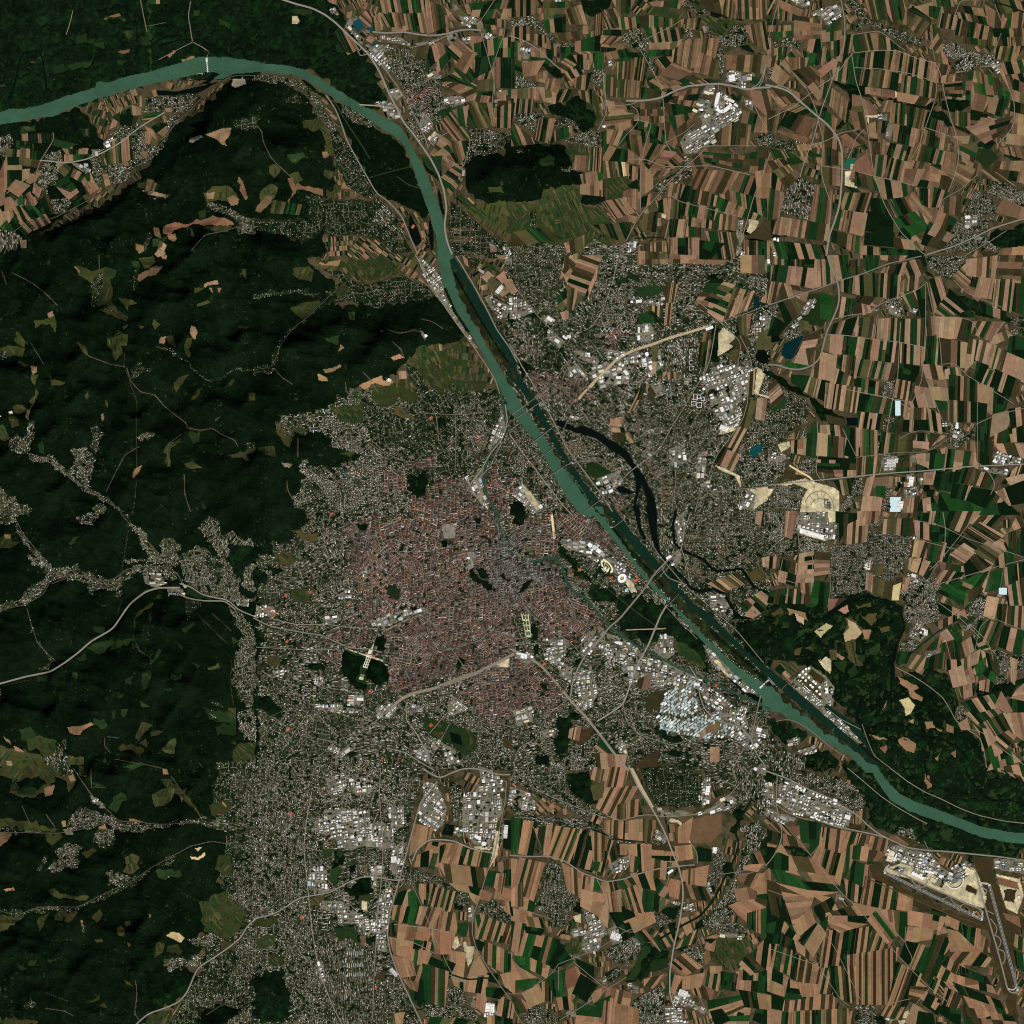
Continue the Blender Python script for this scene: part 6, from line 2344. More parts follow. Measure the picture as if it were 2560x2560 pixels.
DATA[(3, 3)] = '''P f 55,-5 195,-5 195,60 180,72 150,66 125,62 112,52 95,50 80,44 72,28 60,12
P w 74,-4 82,-2 88,8 98,18 110,25 125,30 140,36 160,44 180,48 197,50 197,58 180,56 160,52 140,44 122,38 105,32 92,24 84,12
P f -2,0 10,4 6,10 -2,8
P m 130,48 140,46 138,56 132,54
P c 118,4 122,6 124,14 120,16
P t 60,9 62,9 62,14 60,13
P m 70,14 74,15 72,19
P k 154,66 168,66 172,84 178,104 186,116 190,125 187,140 184,165 190,195 185,195 178,170 168,135 165,122 140,118 120,108 100,96 80,84 76,76 78,70 86,72 95,86 120,100 140,110 165,115 160,90 156,75
P f 152,66 156,72 150,70
P y 88,76 100,72 108,74 120,78 138,88 148,80 156,76 160,84 165,98 163,106 156,104 140,98 126,92 110,84 92,80
P I 90,68 97,66 96,72 88,70
P i 90,58 100,58 112,62 124,66 130,74 138,80 142,86 138,88 128,80 112,74 100,72 96,66 89,66
P i 140,74 150,70 155,76 148,84 140,84
P k 109,98 124,104 122,110 109,104
P i 170,68 193,70 195,80 180,78 171,76
P y 172,80 190,84 193,96 188,110 180,106 176,94 174,86
P b 173,82 188,86 190,92 174,88
P k 178,92 188,92 186,102 178,100
P S 0,-2 20,0 36,4 52,8 66,14 72,22 75,30 66,34 52,24 36,14 18,10 6,14 -2,20
P u 36,6 52,6 64,14 72,20 74,28 66,34 52,24 36,14
P i 8,12 18,10 28,14 42,20 54,26 64,32 62,42 58,46 44,42 30,36 18,34 8,26
P i -2,10 4,12 6,30 -2,26
P i -2,30 10,34 22,38 12,42 -2,36
P u 96,50 104,46 112,50 114,56 108,54
P u 66,180 74,176 80,180 82,195 66,195
P y 100,185 106,183 106,190 100,188
P y 98,190 106,190 100,195
P i 85,186 96,190 92,193
P i 117,110 120,112 118,113
P f 135,120 140,118 139,124 136,126
P f 106,118 128,118 128,120 112,120 108,122
P f 81,186 90,186 88,195 81,195
P k 24,36 32,40 26,44 20,44
P f 12,57 22,58 30,64 34,68 18,66
P v 60,72 64,70 64,86 60,86
P v 125,182 130,184 145,195 138,195
P i 53,95 56,96 56,99 53,98
L R 2.4 -2,2 15,8 30,16 45,22 58,30 68,36 76,44 84,50 92,54 105,60 118,62 135,63 155,65 175,67 195,70
L R 2 35,38 50,44 65,47 80,50 90,53
L r 1.6 5,26 12,32 25,38 35,40
L r 1.3 60,0 72,10 86,22 98,30 112,38 120,42
L r 1.3 92,0 105,10 118,18 132,24 146,31 160,36 178,40 195,42
L r 1.6 7,5 6,25 8,38 11,50 8,60 2,70 -2,74
L r 1.2 12,42 22,54 34,68 45,82 56,95 64,102 76,115 90,132 102,146 112,156 122,166 135,176
L r 1.1 118,55 125,70 132,76
L r 1.1 96,160 110,145 103,132 104,120
L r 1.1 84,106 98,126 103,131
L r 1 0,92 22,100 38,118 50,135 60,155 70,175
L r 1 35,145 45,160 55,175 62,180
L r 1 0,136 35,148
L r 1 90,178 108,174
L r 1 122,166 110,180 104,190
L k 1 76,84 100,94 130,108 160,118
Q 23,40 32,40 34,56 22,56 ggm
Q 31,40 40,42 38,58 32,64 ggg
Q 40,45 60,48 58,66 38,60 ttdttktt
Q 58,48 70,50 66,60 56,58 ttgt
Q 68,50 90,54 89,66 64,58 tgkttkbkt
Q 38,60 58,66 54,88 34,68 tttdtkdtt
Q 34,66 44,68 58,80 58,96 gddgk
Q 60,60 64,58 64,70 58,84 gt
Q 65,59 76,60 74,70 64,68 ggtt
Q 76,62 90,64 82,70 76,70 kb
Q 77,64 82,66 80,72 76,72 g
Q 64,70 76,74 74,92 62,88 tggt
Q 58,84 74,92 70,102 60,98 tdktdt
Q 74,82 98,92 96,108 70,102 tktddtktgd
Q 90,92 98,94 95,108 92,106 dtg
Q 97,93 109,98 108,108 95,106 ttt
Q 64,102 84,106 76,114 66,106 tt
Q 75,114 84,106 98,126 90,132 ttgt
Q 85,107 99,108 98,126 88,112 ttt
Q 99,109 106,110 104,130 98,124 gg
Q 106,108 134,113 130,122 106,118 ttt
Q 124,106 135,110 134,114 123,110 g
Q 106,120 130,122 128,128 104,132 ttt
Q 104,131 118,134 110,152 100,142 ttt
Q 114,135 124,137 116,158 109,152 ggg
Q 126,126 137,129 122,163 116,158 gkg
Q 135,112 144,116 143,122 134,118 tt
Q 144,116 150,120 152,130 144,124 gd
Q 151,120 160,122 158,136 150,130 Ggt
Q 136,122 144,124 158,138 138,138 ttt
Q 138,130 158,138 146,150 132,140 tktkt
Q 160,126 166,130 164,140 158,136 tt
Q 158,138 168,144 166,150 148,148 tdt
Q 130,140 148,150 145,158 128,146 gdtkt
Q 128,146 145,158 138,168 126,156 dtgtt
Q 145,150 165,158 172,170 140,162 2x4:tdgt
Q 124,158 140,164 150,172 135,175 tdtg
Q 140,162 175,176 180,188 150,180 2x5:tdgt
Q 124,160 130,160 126,170 122,166 dgt
Q 112,160 120,166 116,172 108,168 tt
Q 118,168 130,176 126,182 116,174 tdt
Q 120,172 130,180 128,186 117,178 dd
Q 134,166 148,172 142,182 132,178 tdtkkt
Q 132,178 145,182 145,195 130,185 dd
Q 148,172 160,178 158,186 148,182 ddt
Q 145,180 185,188 188,195 150,195 2x5:tgdkt
Q 110,178 120,185 114,195 104,192 tt
Q 114,184 124,186 126,195 112,195 d
Q 44,122 96,126 88,140 40,145 tdtdtdtddgtktdtkt
Q 40,124 70,120 62,150 40,150 gtktdktddgtk
Q 36,148 62,150 55,170 34,170 tktdtktdtk
Q 62,122 78,120 74,140 60,150 gddtktg
Q 58,142 98,136 90,178 66,178 gtkttktgttkttktktdt
Q 46,150 66,150 66,178 50,172 ddgtkdtkt
Q 96,146 116,156 104,180 88,178 ddtttkdgt
Q 108,165 120,166 112,178 106,175 5x1:tkbt
Q 24,170 50,172 50,184 22,184 tktkttktkt
Q 10,176 30,176 28,184 10,184 tktktk
Q 20,184 60,182 62,195 18,195 tgtktgtktokt
Q 0,182 20,186 18,195 0,195 ttdt
Q 90,178 106,175 100,190 84,186 ktktkgtk
Q 56,184 66,184 64,195 54,195 tktk
Q 0,132 8,132 6,150 0,148 tdt
Q 6,134 18,138 16,156 2,150 tggtgt
Q 16,140 26,143 20,160 14,154 dddG
Q 24,142 38,150 34,170 22,160 tttktt
Q 0,150 15,158 12,172 0,168 2x3:dtt
Q 10,158 22,162 24,168 8,166 dt
Q 12,166 30,168 28,174 12,174 gg
Q 0,170 12,174 10,182 0,180 dd
Q 22,162 38,164 36,172 26,172 3:tkt
Q 8,124 22,132 20,140 7,132 ddd
Q 12,116 30,134 28,140 8,120 tdtd
Q 20,130 36,142 34,146 22,138 tb
Q 24,130 35,116 38,118 28,134 gg
Q 28,134 38,118 44,124 34,142 ttt
Q 0,108 12,114 8,128 0,128 dd
Q 0,118 12,114 6,132 0,132 dg
Q 10,115 22,120 24,128 12,116 tgt
Q 0,95 12,100 18,118 0,108 ddd
Q 0,85 8,88 12,102 0,98 kk
Q 10,94 34,98 30,110 18,118 4x1:tttt
Q 20,116 34,106 36,116 24,126 ttt
Q 7,87 30,92 52,94 30,98 tt
Q 34,96 48,98 54,110 46,105 tt
Q 34,106 48,98 50,102 42,118 ddd
Q 44,110 66,104 74,112 48,118 tktkt
Q 44,112 76,112 72,118 48,120 td
Q 46,118 60,116 74,118 54,124 t
Q 40,118 45,112 44,122 44,124 gg
Q 70,118 78,116 84,124 78,122 gk
Q 2,76 16,78 18,88 8,86 gG
Q 15,80 28,86 36,94 18,88 GGg
Q 28,86 50,88 54,92 36,94 ddg
Q 15,66 36,69 46,80 52,88 24,86 14,78 ttt
Q 22,78 50,82 50,87 30,85 tt
Q 0,63 15,67 15,77 0,75 dgd
Q 2,42 12,42 22,54 10,50 tktd
Q 0,47 10,50 8,58 0,56 dkg
Q 16,45 23,44 24,54 18,48 tt
Q 12,50 24,54 28,60 12,58 bkb
Q 6,64 10,58 15,66 8,64 tt
Q 0,56 6,58 4,64 0,64 tt
Q 24,20 36,14 34,14 24,18 gg
Q 66,34 75,30 76,38 64,44 tbtgk
Q 62,42 70,44 70,48 62,46 k
Q 168,-2 195,-2 195,8 172,2 gtktg
Q 172,0 195,8 195,12 176,2 tgtdt
Q 92,52 105,52 112,57 100,58 bk
Q 178,110 195,114 195,122 180,114 bb
Q 187,126 195,130 195,140 186,134 tgt
Q 186,138 195,142 195,155 188,150 dgt
P t 130,118 138,124 126,126
P i 110,75 121,79 119,83 108,79
P i 126,82 134,85 131,91 123,87
P k 150,88 158,92 157,96 149,92
P i 96,74 104,75 102,79 95,78
P k 98,82 106,84 112,90 104,87
P k 118,92 128,96 126,98 116,94
P k 132,98 142,102 140,104 131,100
L W 1.2 148,-2 152,8 160,18 168,24 182,24 195,28
L W 1 118,-2 120,8 126,14 138,16'''
# ---------------------------------------------------------------- parsing: tile units -> photograph pixels -> metres
U = 3.3125
POLY, LINE, QUAD = [], [], []
for (tc, tr), txt in DATA.items():
    for ln in txt.split('\n'):
        w = ln.split()
        if not w: continue
        k0 = {'P': 2, 'L': 3, 'Q': 1}[w[0]]
        pts = [tuple(float(v) for v in s.split(',')) for s in w[k0:] if ',' in s]
        pts = np.array([(640 * tc + x * U, 640 * tr + y * U) for x, y in pts])
        if w[0] == 'P' and len(pts) >= 3: POLY.append((w[1], pts))
        elif w[0] == 'L': LINE.append((w[1], float(w[2]) * U, pts))
        elif w[0] == 'Q':
            n = len(pts)
            if n > 4: pts = pts[[0, 1, n // 2, n - 1]]
            def side(p, q, r): return (q[0] - p[0]) * (r[1] - p[1]) - (q[1] - p[1]) * (r[0] - p[0])
            A, B_, C, D = pts
            if side(A, D, B_) * side(A, D, C) < 0 and side(B_, C, A) * side(B_, C, D) < 0: pts = np.array([A, B_, D, C])
            QUAD.append((pts, w[-1]))
def W(p):                                      # pixels -> metres
    p = np.asarray(p, float); return np.stack([(p[..., 0] - 1280) * 10, (1280 - p[..., 1]) * 10], -1)
# ---------------------------------------------------------------- land-cover grid, 20 m cells, 80 cells of margin
PAD = 80; N = 1280 + 2 * PAD; CELL = 20.0; X0 = -12800 - PAD * CELL; Y0 = 12800 + PAD * CELL
def fill(pts):
    g = pts / 2 + PAD
    c0 = max(int(g[:, 0].min()) - 1, 0); c1 = min(int(g[:, 0].max()) + 2, N)
    r0 = max(int(g[:, 1].min()) - 1, 0); r1 = min(int(g[:, 1].max()) + 2, N)
    if c1 <= c0 or r1 <= r0: return None
    xx = np.arange(c0, c1) + .5; yy = np.arange(r0, r1)[:, None] + .5
    m = np.zeros((r1 - r0, c1 - c0), bool)
    for a, b in zip(g, np.roll(g, -1, 0)):
        if a[1] == b[1]: continue
        cr = (a[1] > yy) != (b[1] > yy)
        xi = (b[0] - a[0]) * (yy - a[1]) / (b[1] - a[1]) + a[0]
        m ^= cr & (xx < xi)
    return slice(r0, r1), slice(c0, c1), m
def fill_line(pts, wid):
    g = pts / 2 + PAD; h = max(wid / 4, .55)
    for a, b in zip(g[:-1], g[1:]):
        c0 = max(int(min(a[0], b[0]) - h) - 1, 0); c1 = min(int(max(a[0], b[0]) + h) + 2, N)
        r0 = max(int(min(a[1], b[1]) - h) - 1, 0); r1 = min(int(max(a[1], b[1]) + h) + 2, N)
        if c1 <= c0 or r1 <= r0: continue
        xx = np.arange(c0, c1) + .5; yy = np.arange(r0, r1)[:, None] + .5
        d = b - a; L = max((d ** 2).sum(), 1e-6)
        t = np.clip(((xx - a[0]) * d[0] + (yy - a[1]) * d[1]) / L, 0, 1)
        yield slice(r0, r1), slice(c0, c1), (xx - a[0] - t * d[0]) ** 2 + (yy - a[1] - t * d[1]) ** 2 <= h * h
CODE = {k: i + 1 for i, k in enumerate('f a n m v o c c2 t b k G y d2 b5 w W W2 W3 b2 b3 b4 u h s S d i I X G2 T q'.split())}
WATER = [CODE[k] for k in 'w W W2 W3 b2 b3 b4'.split()]
URBAN = [CODE[k] for k in 'u h s S d i I X G2'.split()]
cls = np.zeros((N, N), np.int16); own = np.full((N, N), -1, np.int32)
def jig(p, am=4.2):                                    # natural outlines: subdivide and wobble
    out = []
    for a, b in zip(p, np.roll(p, -1, 0)):
        L = np.hypot(*(b - a)); n = max(1, int(L / 9)); nrm = np.array([-(b - a)[1], (b - a)[0]]) / max(L, 1e-6)
        for k in range(n):
            j = 0 if k == 0 else rng.normal(0, min(L * .06, am))
            out.append(a + (b - a) * k / n + nrm * j)
    return np.array(out)
NAT = set('f a m v o c n k'.split())
def paint(sel):
    for i, (k, p) in enumerate(POLY):
        if k in sel:
            r = fill(jig(p, .9) if k in ('w', 'W2') else jig(p) if k in NAT else p)
            if r: cls[r[0], r[1]][r[2]] = CODE[k]; own[r[0], r[1]][r[2]] = i
first = set('f S a'.split())
seen = set(); base = []                        # the first big forest sheets of the western tiles count as one forest
for i, (k, p) in enumerate(POLY):
    if k == 'f' and p[:, 0].min() < 200 and np.ptp(p[:, 0]) > 380 and np.ptp(p[:, 1]) > 380: base.append(i)
    elif k == 'f' and 600 < p[:, 0].min() < 660 and np.ptp(p[:, 0]) > 150 and np.ptp(p[:, 1]) > 380: base.append(i)
paint(set('S')); 
for i in base:
    r = fill(jig(POLY[i][1])); cls[r[0], r[1]][r[2]] = CODE['f']; own[r[0], r[1]][r[2]] = base[0]
for i, (k, p) in enumerate(POLY):
    if i in base or k in ('S', 'w', 'W2', 'n'): continue
    r = fill(jig(p) if k in NAT else p)
    if r: cls[r[0], r[1]][r[2]] = CODE[k]; own[r[0], r[1]][r[2]] = i
paint({'w', 'W2'}); paint({'n'})
NP = len(POLY)
for j, (k, wd, p) in enumerate(LINE):
    if k in ('w', 'W', 'W2', 'f', 'b4'):
        for r0, c0, m in fill_line(p, wd): cls[r0, c0][m] = CODE[k]; own[r0, c0][m] = NP + j
# field blocks: clear what they cover, give overlapping blocks different levels
occ = np.zeros((N, N), np.uint32); QL = []
for pts, pat in QUAD:
    r = fill(pts)
    if r is None or not r[2].any(): QL.append(0); continue
    r = fill(pts.mean(0) + (pts - pts.mean(0)) * (1 + 8 / max(np.hypot(*np.ptp(pts, axis=0)), 8)))
    used = np.bitwise_or.reduce(occ[r[0], r[1]][r[2]])
    lv = next(b for b in range(31) if not (int(used) >> b) & 1)
    occ[r[0], r[1]][r[2]] |= np.uint32(1 << lv); QL.append(lv)
    wd_ = np.isin(cls[r[0], r[1]], WATER)
    cls[r[0], r[1]][r[2] & ~wd_] = 0; own[r[0], r[1]][r[2] & ~wd_] = -1
def vnoise_(n, cells, seed):
    g = np.random.default_rng(seed).random((cells + 3, cells + 3)); t = np.linspace(0, cells, n); i = np.minimum(t.astype(int), cells); f = t - i; f = f * f * (3 - 2 * f)
    a = g[i] * (1 - f)[:, None] + g[i + 1] * f[:, None]; return a[:, i] * (1 - f) + a[:, i + 1] * f
RR, CC = np.indices((N, N)); amp_ = 22 * (vnoise_(N, 110, 61) - .5) + 14 * (vnoise_(N, 400, 62) - .5), 22 * (vnoise_(N, 110, 63) - .5) + 14 * (vnoise_(N, 400, 64) - .5)
R2 = np.clip(RR + amp_[0].astype(int), 0, N - 1); C2 = np.clip(CC + amp_[1].astype(int), 0, N - 1); TOWN = [CODE[k] for k in 'S s d u'.split()]
sw_ = np.isin(cls, TOWN) & np.isin(cls[R2, C2], TOWN); c_new, o_new = cls[R2, C2], own[R2, C2]; cls = np.where(sw_, c_new, cls); own = np.where(sw_, o_new, own)
FOG = [CODE[k] for k in 'f S s u'.split()]; R3 = np.clip(RR + (amp_[0] * .35).astype(int), 0, N - 1); C3 = np.clip(CC + (amp_[1] * .35).astype(int), 0, N - 1)
sw_ = np.isin(cls, FOG) & np.isin(cls[R3, C3], FOG); c_new, o_new = cls[R3, C3], own[R3, C3]; cls = np.where(sw_, c_new, cls); own = np.where(sw_, o_new, own)
road = np.zeros((N, N), bool)
for k, wd, p in LINE:
    if k in ('R', 'B2', 'r', 'y', 't'):
        for r0, c0, m in fill_line(p, wd * (.62 if k in ('R', 'B2') else .4)): road[r0, c0] |= m
for k, wd, p in LINE:
    if k in ('R', 'B2', 'r', 'y', 't', 'm', 'k', 'g'):
        for r0, c0, m in fill_line(p, wd * (.5 if k in ('R', 'B2') else .3)):
            mm = m & np.isin(cls[r0, c0], [CODE['f'], CODE['a'], CODE['n']]); cls[r0, c0][mm] = 0; own[r0, c0][mm] = -1
def vnoise(n, cells, seed):
    g = np.random.default_rng(seed).random((cells + 3, cells + 3))
    t = np.linspace(0, cells, n); i = np.minimum(t.astype(int), cells); f = t - i; f = f * f * (3 - 2 * f)
    a = g[i] * (1 - f)[:, None] + g[i + 1] * f[:, None]
    return a[:, i] * (1 - f) + a[:, i + 1] * f
tn = .55 * vnoise(N, 420, 31) + .3 * vnoise(N, 800, 32) + .15 * vnoise(N, 90, 33); big_n = vnoise(N, 60, 34)
tree = ((tn > .68 - .1 * (big_n - .5)) & np.isin(cls, [CODE['S'], CODE['s']])) | ((tn > .69) & np.isin(cls, [CODE['u'], CODE['h']])) | ((tn > .705) & np.isin(cls, [CODE['d'], CODE['i']]))
gl = (.55 * vnoise(N, 480, 71) + .3 * vnoise(N, 900, 72) + .15 * vnoise(N, 60, 73) > .795) & (cls == CODE['f'])
cls[gl] = CODE['m']; own[gl] = 900001
mo = .5 * vnoise(N, 330, 81) + .3 * vnoise(N, 650, 82) + .2 * vnoise(N, 90, 83); RI, CI = np.indices((N, N))
g2 = (mo > .655) & (cls == CODE['f']) & (CI > PAD + 950) & (RI > PAD + 620); cls[g2] = CODE['m']; own[g2] = 900002
g3 = (mo > .65) & (cls == CODE['a']); cls[g3] = CODE['m']; own[g3] = 900003
cls[tree & ~road] = CODE['T']; own[tree & ~road] = 900000
def refl(a):                                   # the margin outside the frame goes on as its edge does
    return np.pad(a[PAD:-PAD, PAD:-PAD], PAD, mode='reflect')
cls, own = refl(cls), refl(own)
# ---------------------------------------------------------------- relief
GS = 80.0; GN = int(N * CELL / GS)             # ground lattice
hillpoly = [np.array(q, float) for q in ([(-200, 560), (150, 560), (330, 440), (460, 320), (560, 200), (700, 220), (840, 420), (870, 560), (1060, 730), (1180, 900), (1210, 1010), (900, 1080), (800, 1160), (720, 1330), (640, 1420), (560, 1500), (570, 2050), (480, 2300), (700, 2400), (700, 2760), (-200, 2760)],
            [(1150, 380), (1250, 340), (1480, 380), (1480, 470), (1290, 540), (1160, 500)])]
hm = np.zeros((N, N))
for q in hillpoly:
    r = fill(q); hm[r[0], r[1]][r[2]] = 1
hm[:, :PAD] = hm[:, PAD:PAD + 1]; hm[-PAD:] = hm[-PAD - 1]
fm = np.isin(cls, [CODE['f']]) * hm
hs = fm.reshape(GN, 4, GN, 4).mean((1, 3))
def blur(a, k):
    for ax in (0, 1):
        for _ in range(2):
            c = np.cumsum(np.pad(a, [(k + 1, k) if x == ax else (0, 0) for x in (0, 1)], mode='edge'), ax)
            n = a.shape[ax]
            a = (np.take(c, np.arange(2 * k + 1, n + 2 * k + 1), ax) - np.take(c, np.arange(0, n), ax)) / (2 * k + 1)
    return a
hs = np.pad(blur(hs, 5), ((0, 1), (0, 1)), mode='edge')
hm2 = np.pad(blur(hm.reshape(GN, 4, GN, 4).mean((1, 3)), 4), ((0, 1), (0, 1)), mode='edge')
def rnoise(n, cells, seed, an):                # value noise on a turned lattice, stretched along the ridges
    g = np.random.default_rng(seed).random((4 * cells, 4 * cells)); t = np.linspace(-.5, .5, n); a, b = np.meshgrid(t, t); ca, sn = math.cos(an), math.sin(an)
    u = ((a * ca + b * sn) * .7 + 1) * cells; v = ((-a * sn + b * ca) * 1.15 + 1) * cells; i = u.astype(int); j = v.astype(int); fu = u - i; fv = v - j; fu = fu * fu * (3 - 2 * fu); fv = fv * fv * (3 - 2 * fv)
    return (g[j, i] * (1 - fu) + g[j, i + 1] * fu) * (1 - fv) + (g[j + 1, i] * (1 - fu) + g[j + 1, i + 1] * fu) * fv
rid = sum(a * (1 - np.abs(2 * rnoise(GN + 1, c, s, q) - 1)) for a, c, s, q in ((.7, 13, 1, -.55), (.7, 23, 2, .4), (.5, 45, 3, -.9), (.25, 85, 4, .2)))
HG = hm2 * (hs ** 1.3) * (40 + 440 * np.clip(rid - .6, 0, 2) ** 1.1) + hm2 * hs * 22 * vnoise(GN + 1, 150, 9)
wet = np.isin(cls, WATER).reshape(GN, 4, GN, 4).any((1, 3))
wv = np.zeros((GN + 1, GN + 1), bool)
for dy in (-1, 0, 1, 2):
    for dx in (-1, 0, 1, 2):
        s = np.zeros_like(wv)
        ys = slice(max(0, dy), GN + min(0, dy) + 0); xs = slice(max(0, dx), GN + min(0, dx) + 0)
        yy = slice(max(0, -dy), max(0, -dy) + (ys.stop - ys.start)); xx = slice(max(0, -dx), max(0, -dx) + (xs.stop - xs.start))
        s[ys, xs] = wet[yy, xx]; wv |= s
HG = np.where(wv, np.where(HG > 6, HG, -4.0), HG)
def H(x, y):                                   # height of the triangulated ground
    u = np.clip((np.asarray(x, float) - X0) / GS, 0, GN - 1e-6); v = np.clip((Y0 - np.asarray(y, float)) / GS, 0, GN - 1e-6)
    i = u.astype(int); j = v.astype(int); fu = u - i; fv = v - j
    a = HG[j, i]; b = HG[j, i + 1]; c = HG[j + 1, i + 1]; d = HG[j + 1, i]
    return np.where(fu > fv, a + (b - a) * fu + (c - b) * fv, a + (d - a) * fv + (c - d) * fu)
# ---------------------------------------------------------------- materials and mesh helpers
def srgb(*c):
    c = np.asarray(c, float) / 255; return np.where(c <= .04045, c / 12.92, ((c + .055) / 1.055) ** 2.4)
def mat(name, color=None, attr=False, objcol=False, amp=.25, scale=.02, amp2=.0, scale2=.002, hue=None, rough=None, spec=0.0, fleck=None):
    m = bpy.data.materials.new(name); m.use_nodes = True; nt = m.node_tree; nt.nodes.clear(); n = nt.nodes.new; l = nt.links.new
    out = n('ShaderNodeOutputMaterial')
    if attr:
        a = n('ShaderNodeAttribute'); a.attribute_name = 'Col'; c = a.outputs['Color']
    elif objcol: c = n('ShaderNodeObjectInfo').outputs['Color']
    else:
        r = n('ShaderNodeRGB'); r.outputs[0].default_value = (*color, 1); c = r.outputs[0]
    g = n('ShaderNodeNewGeometry')
    def mul(c, sc, am, dist=0.0):
        t = n('ShaderNodeTexNoise'); t.inputs['Scale'].default_value = sc; t.inputs['Detail'].default_value = 4; t.inputs['Roughness'].default_value = .62
        t.inputs['Distortion'].default_value = dist
        l(g.outputs['Position'], t.inputs['Vector'])
        k = n('ShaderNodeMapRange'); k.inputs['From Min'].default_value = .28; k.inputs['From Max'].default_value = .72
        k.inputs['To Min'].default_value = 1 - am; k.inputs['To Max'].default_value = 1 + am; l(t.outputs[0], k.inputs['Value'])
        v = n('ShaderNodeVectorMath'); v.operation = 'SCALE'; l(c, v.inputs[0]); l(k.outputs[0], v.inputs['Scale']); return v.outputs[0]
    if amp: c = mul(c, scale, amp, .6)
    if amp2: c = mul(c, scale2, amp2)
    if hue:
        t = n('ShaderNodeTexNoise'); t.inputs['Scale'].default_value = hue[1]; t.inputs['Detail'].default_value = 3; l(g.outputs['Position'], t.inputs['Vector'])
        k = n('ShaderNodeMapRange'); k.inputs['From Min'].default_value = hue[3]; k.inputs['From Max'].default_value = hue[4]; l(t.outputs[0], k.inputs['Value'])
        x = n('ShaderNodeMix'); x.data_type = 'RGBA'; l(k.outputs[0], x.inputs['Factor']); l(c, x.inputs['A']); 
        q = n('ShaderNodeVectorMath'); q.operation = 'MULTIPLY'; l(c, q.inputs[0]); q.inputs[1].default_value = hue[2]; l(q.outputs[0], x.inputs['B']); c = x.outputs['Result']
    for hue in ((0, fleck[0], fleck[1], fleck[2], fleck[3]),) if fleck else ():
        t = n('ShaderNodeTexNoise'); t.inputs['Scale'].default_value = hue[1]; t.inputs['Detail'].default_value = 6; l(g.outputs['Position'], t.inputs['Vector'])
        k = n('ShaderNodeMapRange'); k.inputs['From Min'].default_value = hue[3]; k.inputs['From Max'].default_value = hue[4]; l(t.outputs[0], k.inputs['Value'])
        x = n('ShaderNodeMix'); x.data_type = 'RGBA'; l(k.outputs[0], x.inputs['Factor']); l(c, x.inputs['A'])
        q = n('ShaderNodeVectorMath'); q.operation = 'MULTIPLY'; l(c, q.inputs[0]); q.inputs[1].default_value = hue[2]; l(q.outputs[0], x.inputs['B']); c = x.outputs['Result']
    if rough is None:
        b = n('ShaderNodeBsdfDiffuse'); l(c, b.inputs['Color'])
    else:
        b = n('ShaderNodeBsdfPrincipled'); l(c, b.inputs['Base Color']); b.inputs['Roughness'].default_value = rough
        b.inputs['Specular IOR Level'].default_value = spec
    l(b.outputs[0], out.inputs['Surface']); return m
M = dict(
    ground=mat('verge_ground', srgb(74, 64, 46), amp=.35, scale=.012, amp2=.3, scale2=.0011, hue=(0, .004, (.5, .7, .5), .5, .6)),
    forest=mat('forest_canopy', attr=True, amp=.42, scale=.007, amp2=.38, scale2=.0012, hue=(0, .0016, (1.25, 1.1, 1.1), .42, .65), fleck=(.0042, (2.6, 2.4, 1.6), .64, .74)),
    wet_wood=mat('floodplain_canopy', attr=True, amp=.55, scale=.007, amp2=.35, scale2=.0014, hue=(0, .0032, (1.5, 2.2, 1.4), .52, .66), fleck=(.006, (3.0, 2.4, 1.6), .66, .76)),
    field=mat('field_soil_and_crop', attr=True, amp=.17, scale=.008, amp2=.12, scale2=.0018, hue=(0, .005, (.95, 1.0, .94), .4, .65)),
    meadow=mat('meadow_grass', attr=True, amp=.22, scale=.012, amp2=.15, scale2=.002, hue=(0, .004, (1.25, 1.05, .8), .45, .65)),
    vine=mat('vineyard', attr=True, amp=.35, scale=.016, amp2=.15, scale2=.0025, hue=(0, .006, (.7, 1.0, .7), .45, .6)),
    sand=mat('sand_and_gravel', attr=True, amp=.3, scale=.012, amp2=.2, scale2=.003, hue=(0, .005, (.72, .74, .8), .42, .6)),
    town=mat('town_ground', attr=True, amp=.5, scale=.014, amp2=.35, scale2=.0022, hue=(0, .008, (.6, .85, .6), .5, .62)),
    roof=mat('roofs_and_walls', attr=True, amp=.12, scale=.05),
    paint=mat('painted_surface', objcol=True, amp=.10, scale=.03),
    glass=mat('greenhouse_glass', objcol=True, amp=.12, scale=.04, rough=.4, spec=.3),
    road=mat('road_surface', attr=True, amp=.12, scale=.01),
    water=mat('water', attr=True, amp=.10, scale=.004, amp2=.16, scale2=.0009, rough=.6, spec=.02),
)
def mk(name, V, Q=None, T=None, col=None, m=None, parent=None, link=True):
    me = bpy.data.meshes.new(name); V = np.asarray(V, np.float32).reshape(-1, 3)
    parts = []; starts = []; o = 0
    for A, k in ((Q, 4), (T, 3)):
        if A is not None and len(A):
            A = np.asarray(A, np.int32).reshape(-1, k); parts.append(A.ravel()); starts.append(o + np.arange(len(A)) * k); o += A.size
    L = np.concatenate(parts).astype(np.int32); S = np.concatenate(starts).astype(np.int32)
    me.vertices.add(len(V)); me.vertices.foreach_set('co', V.ravel())
    me.loops.add(len(L)); me.loops.foreach_set('vertex_index', L)
    me.polygons.add(len(S)); me.polygons.foreach_set('loop_start', S)
    me.update(calc_edges=True)
    if col is not None:
        c = np.ones((len(S), 4), np.float32); c[:, :3] = col
        me.attributes.new('Col', 'FLOAT_COLOR', 'FACE').data.foreach_set('color', c.ravel())
    if m: me.materials.append(m)
    if not link: return me
    ob = bpy.data.objects.new(name, me); COL.objects.link(ob)
    if parent: ob.parent = parent
    return ob
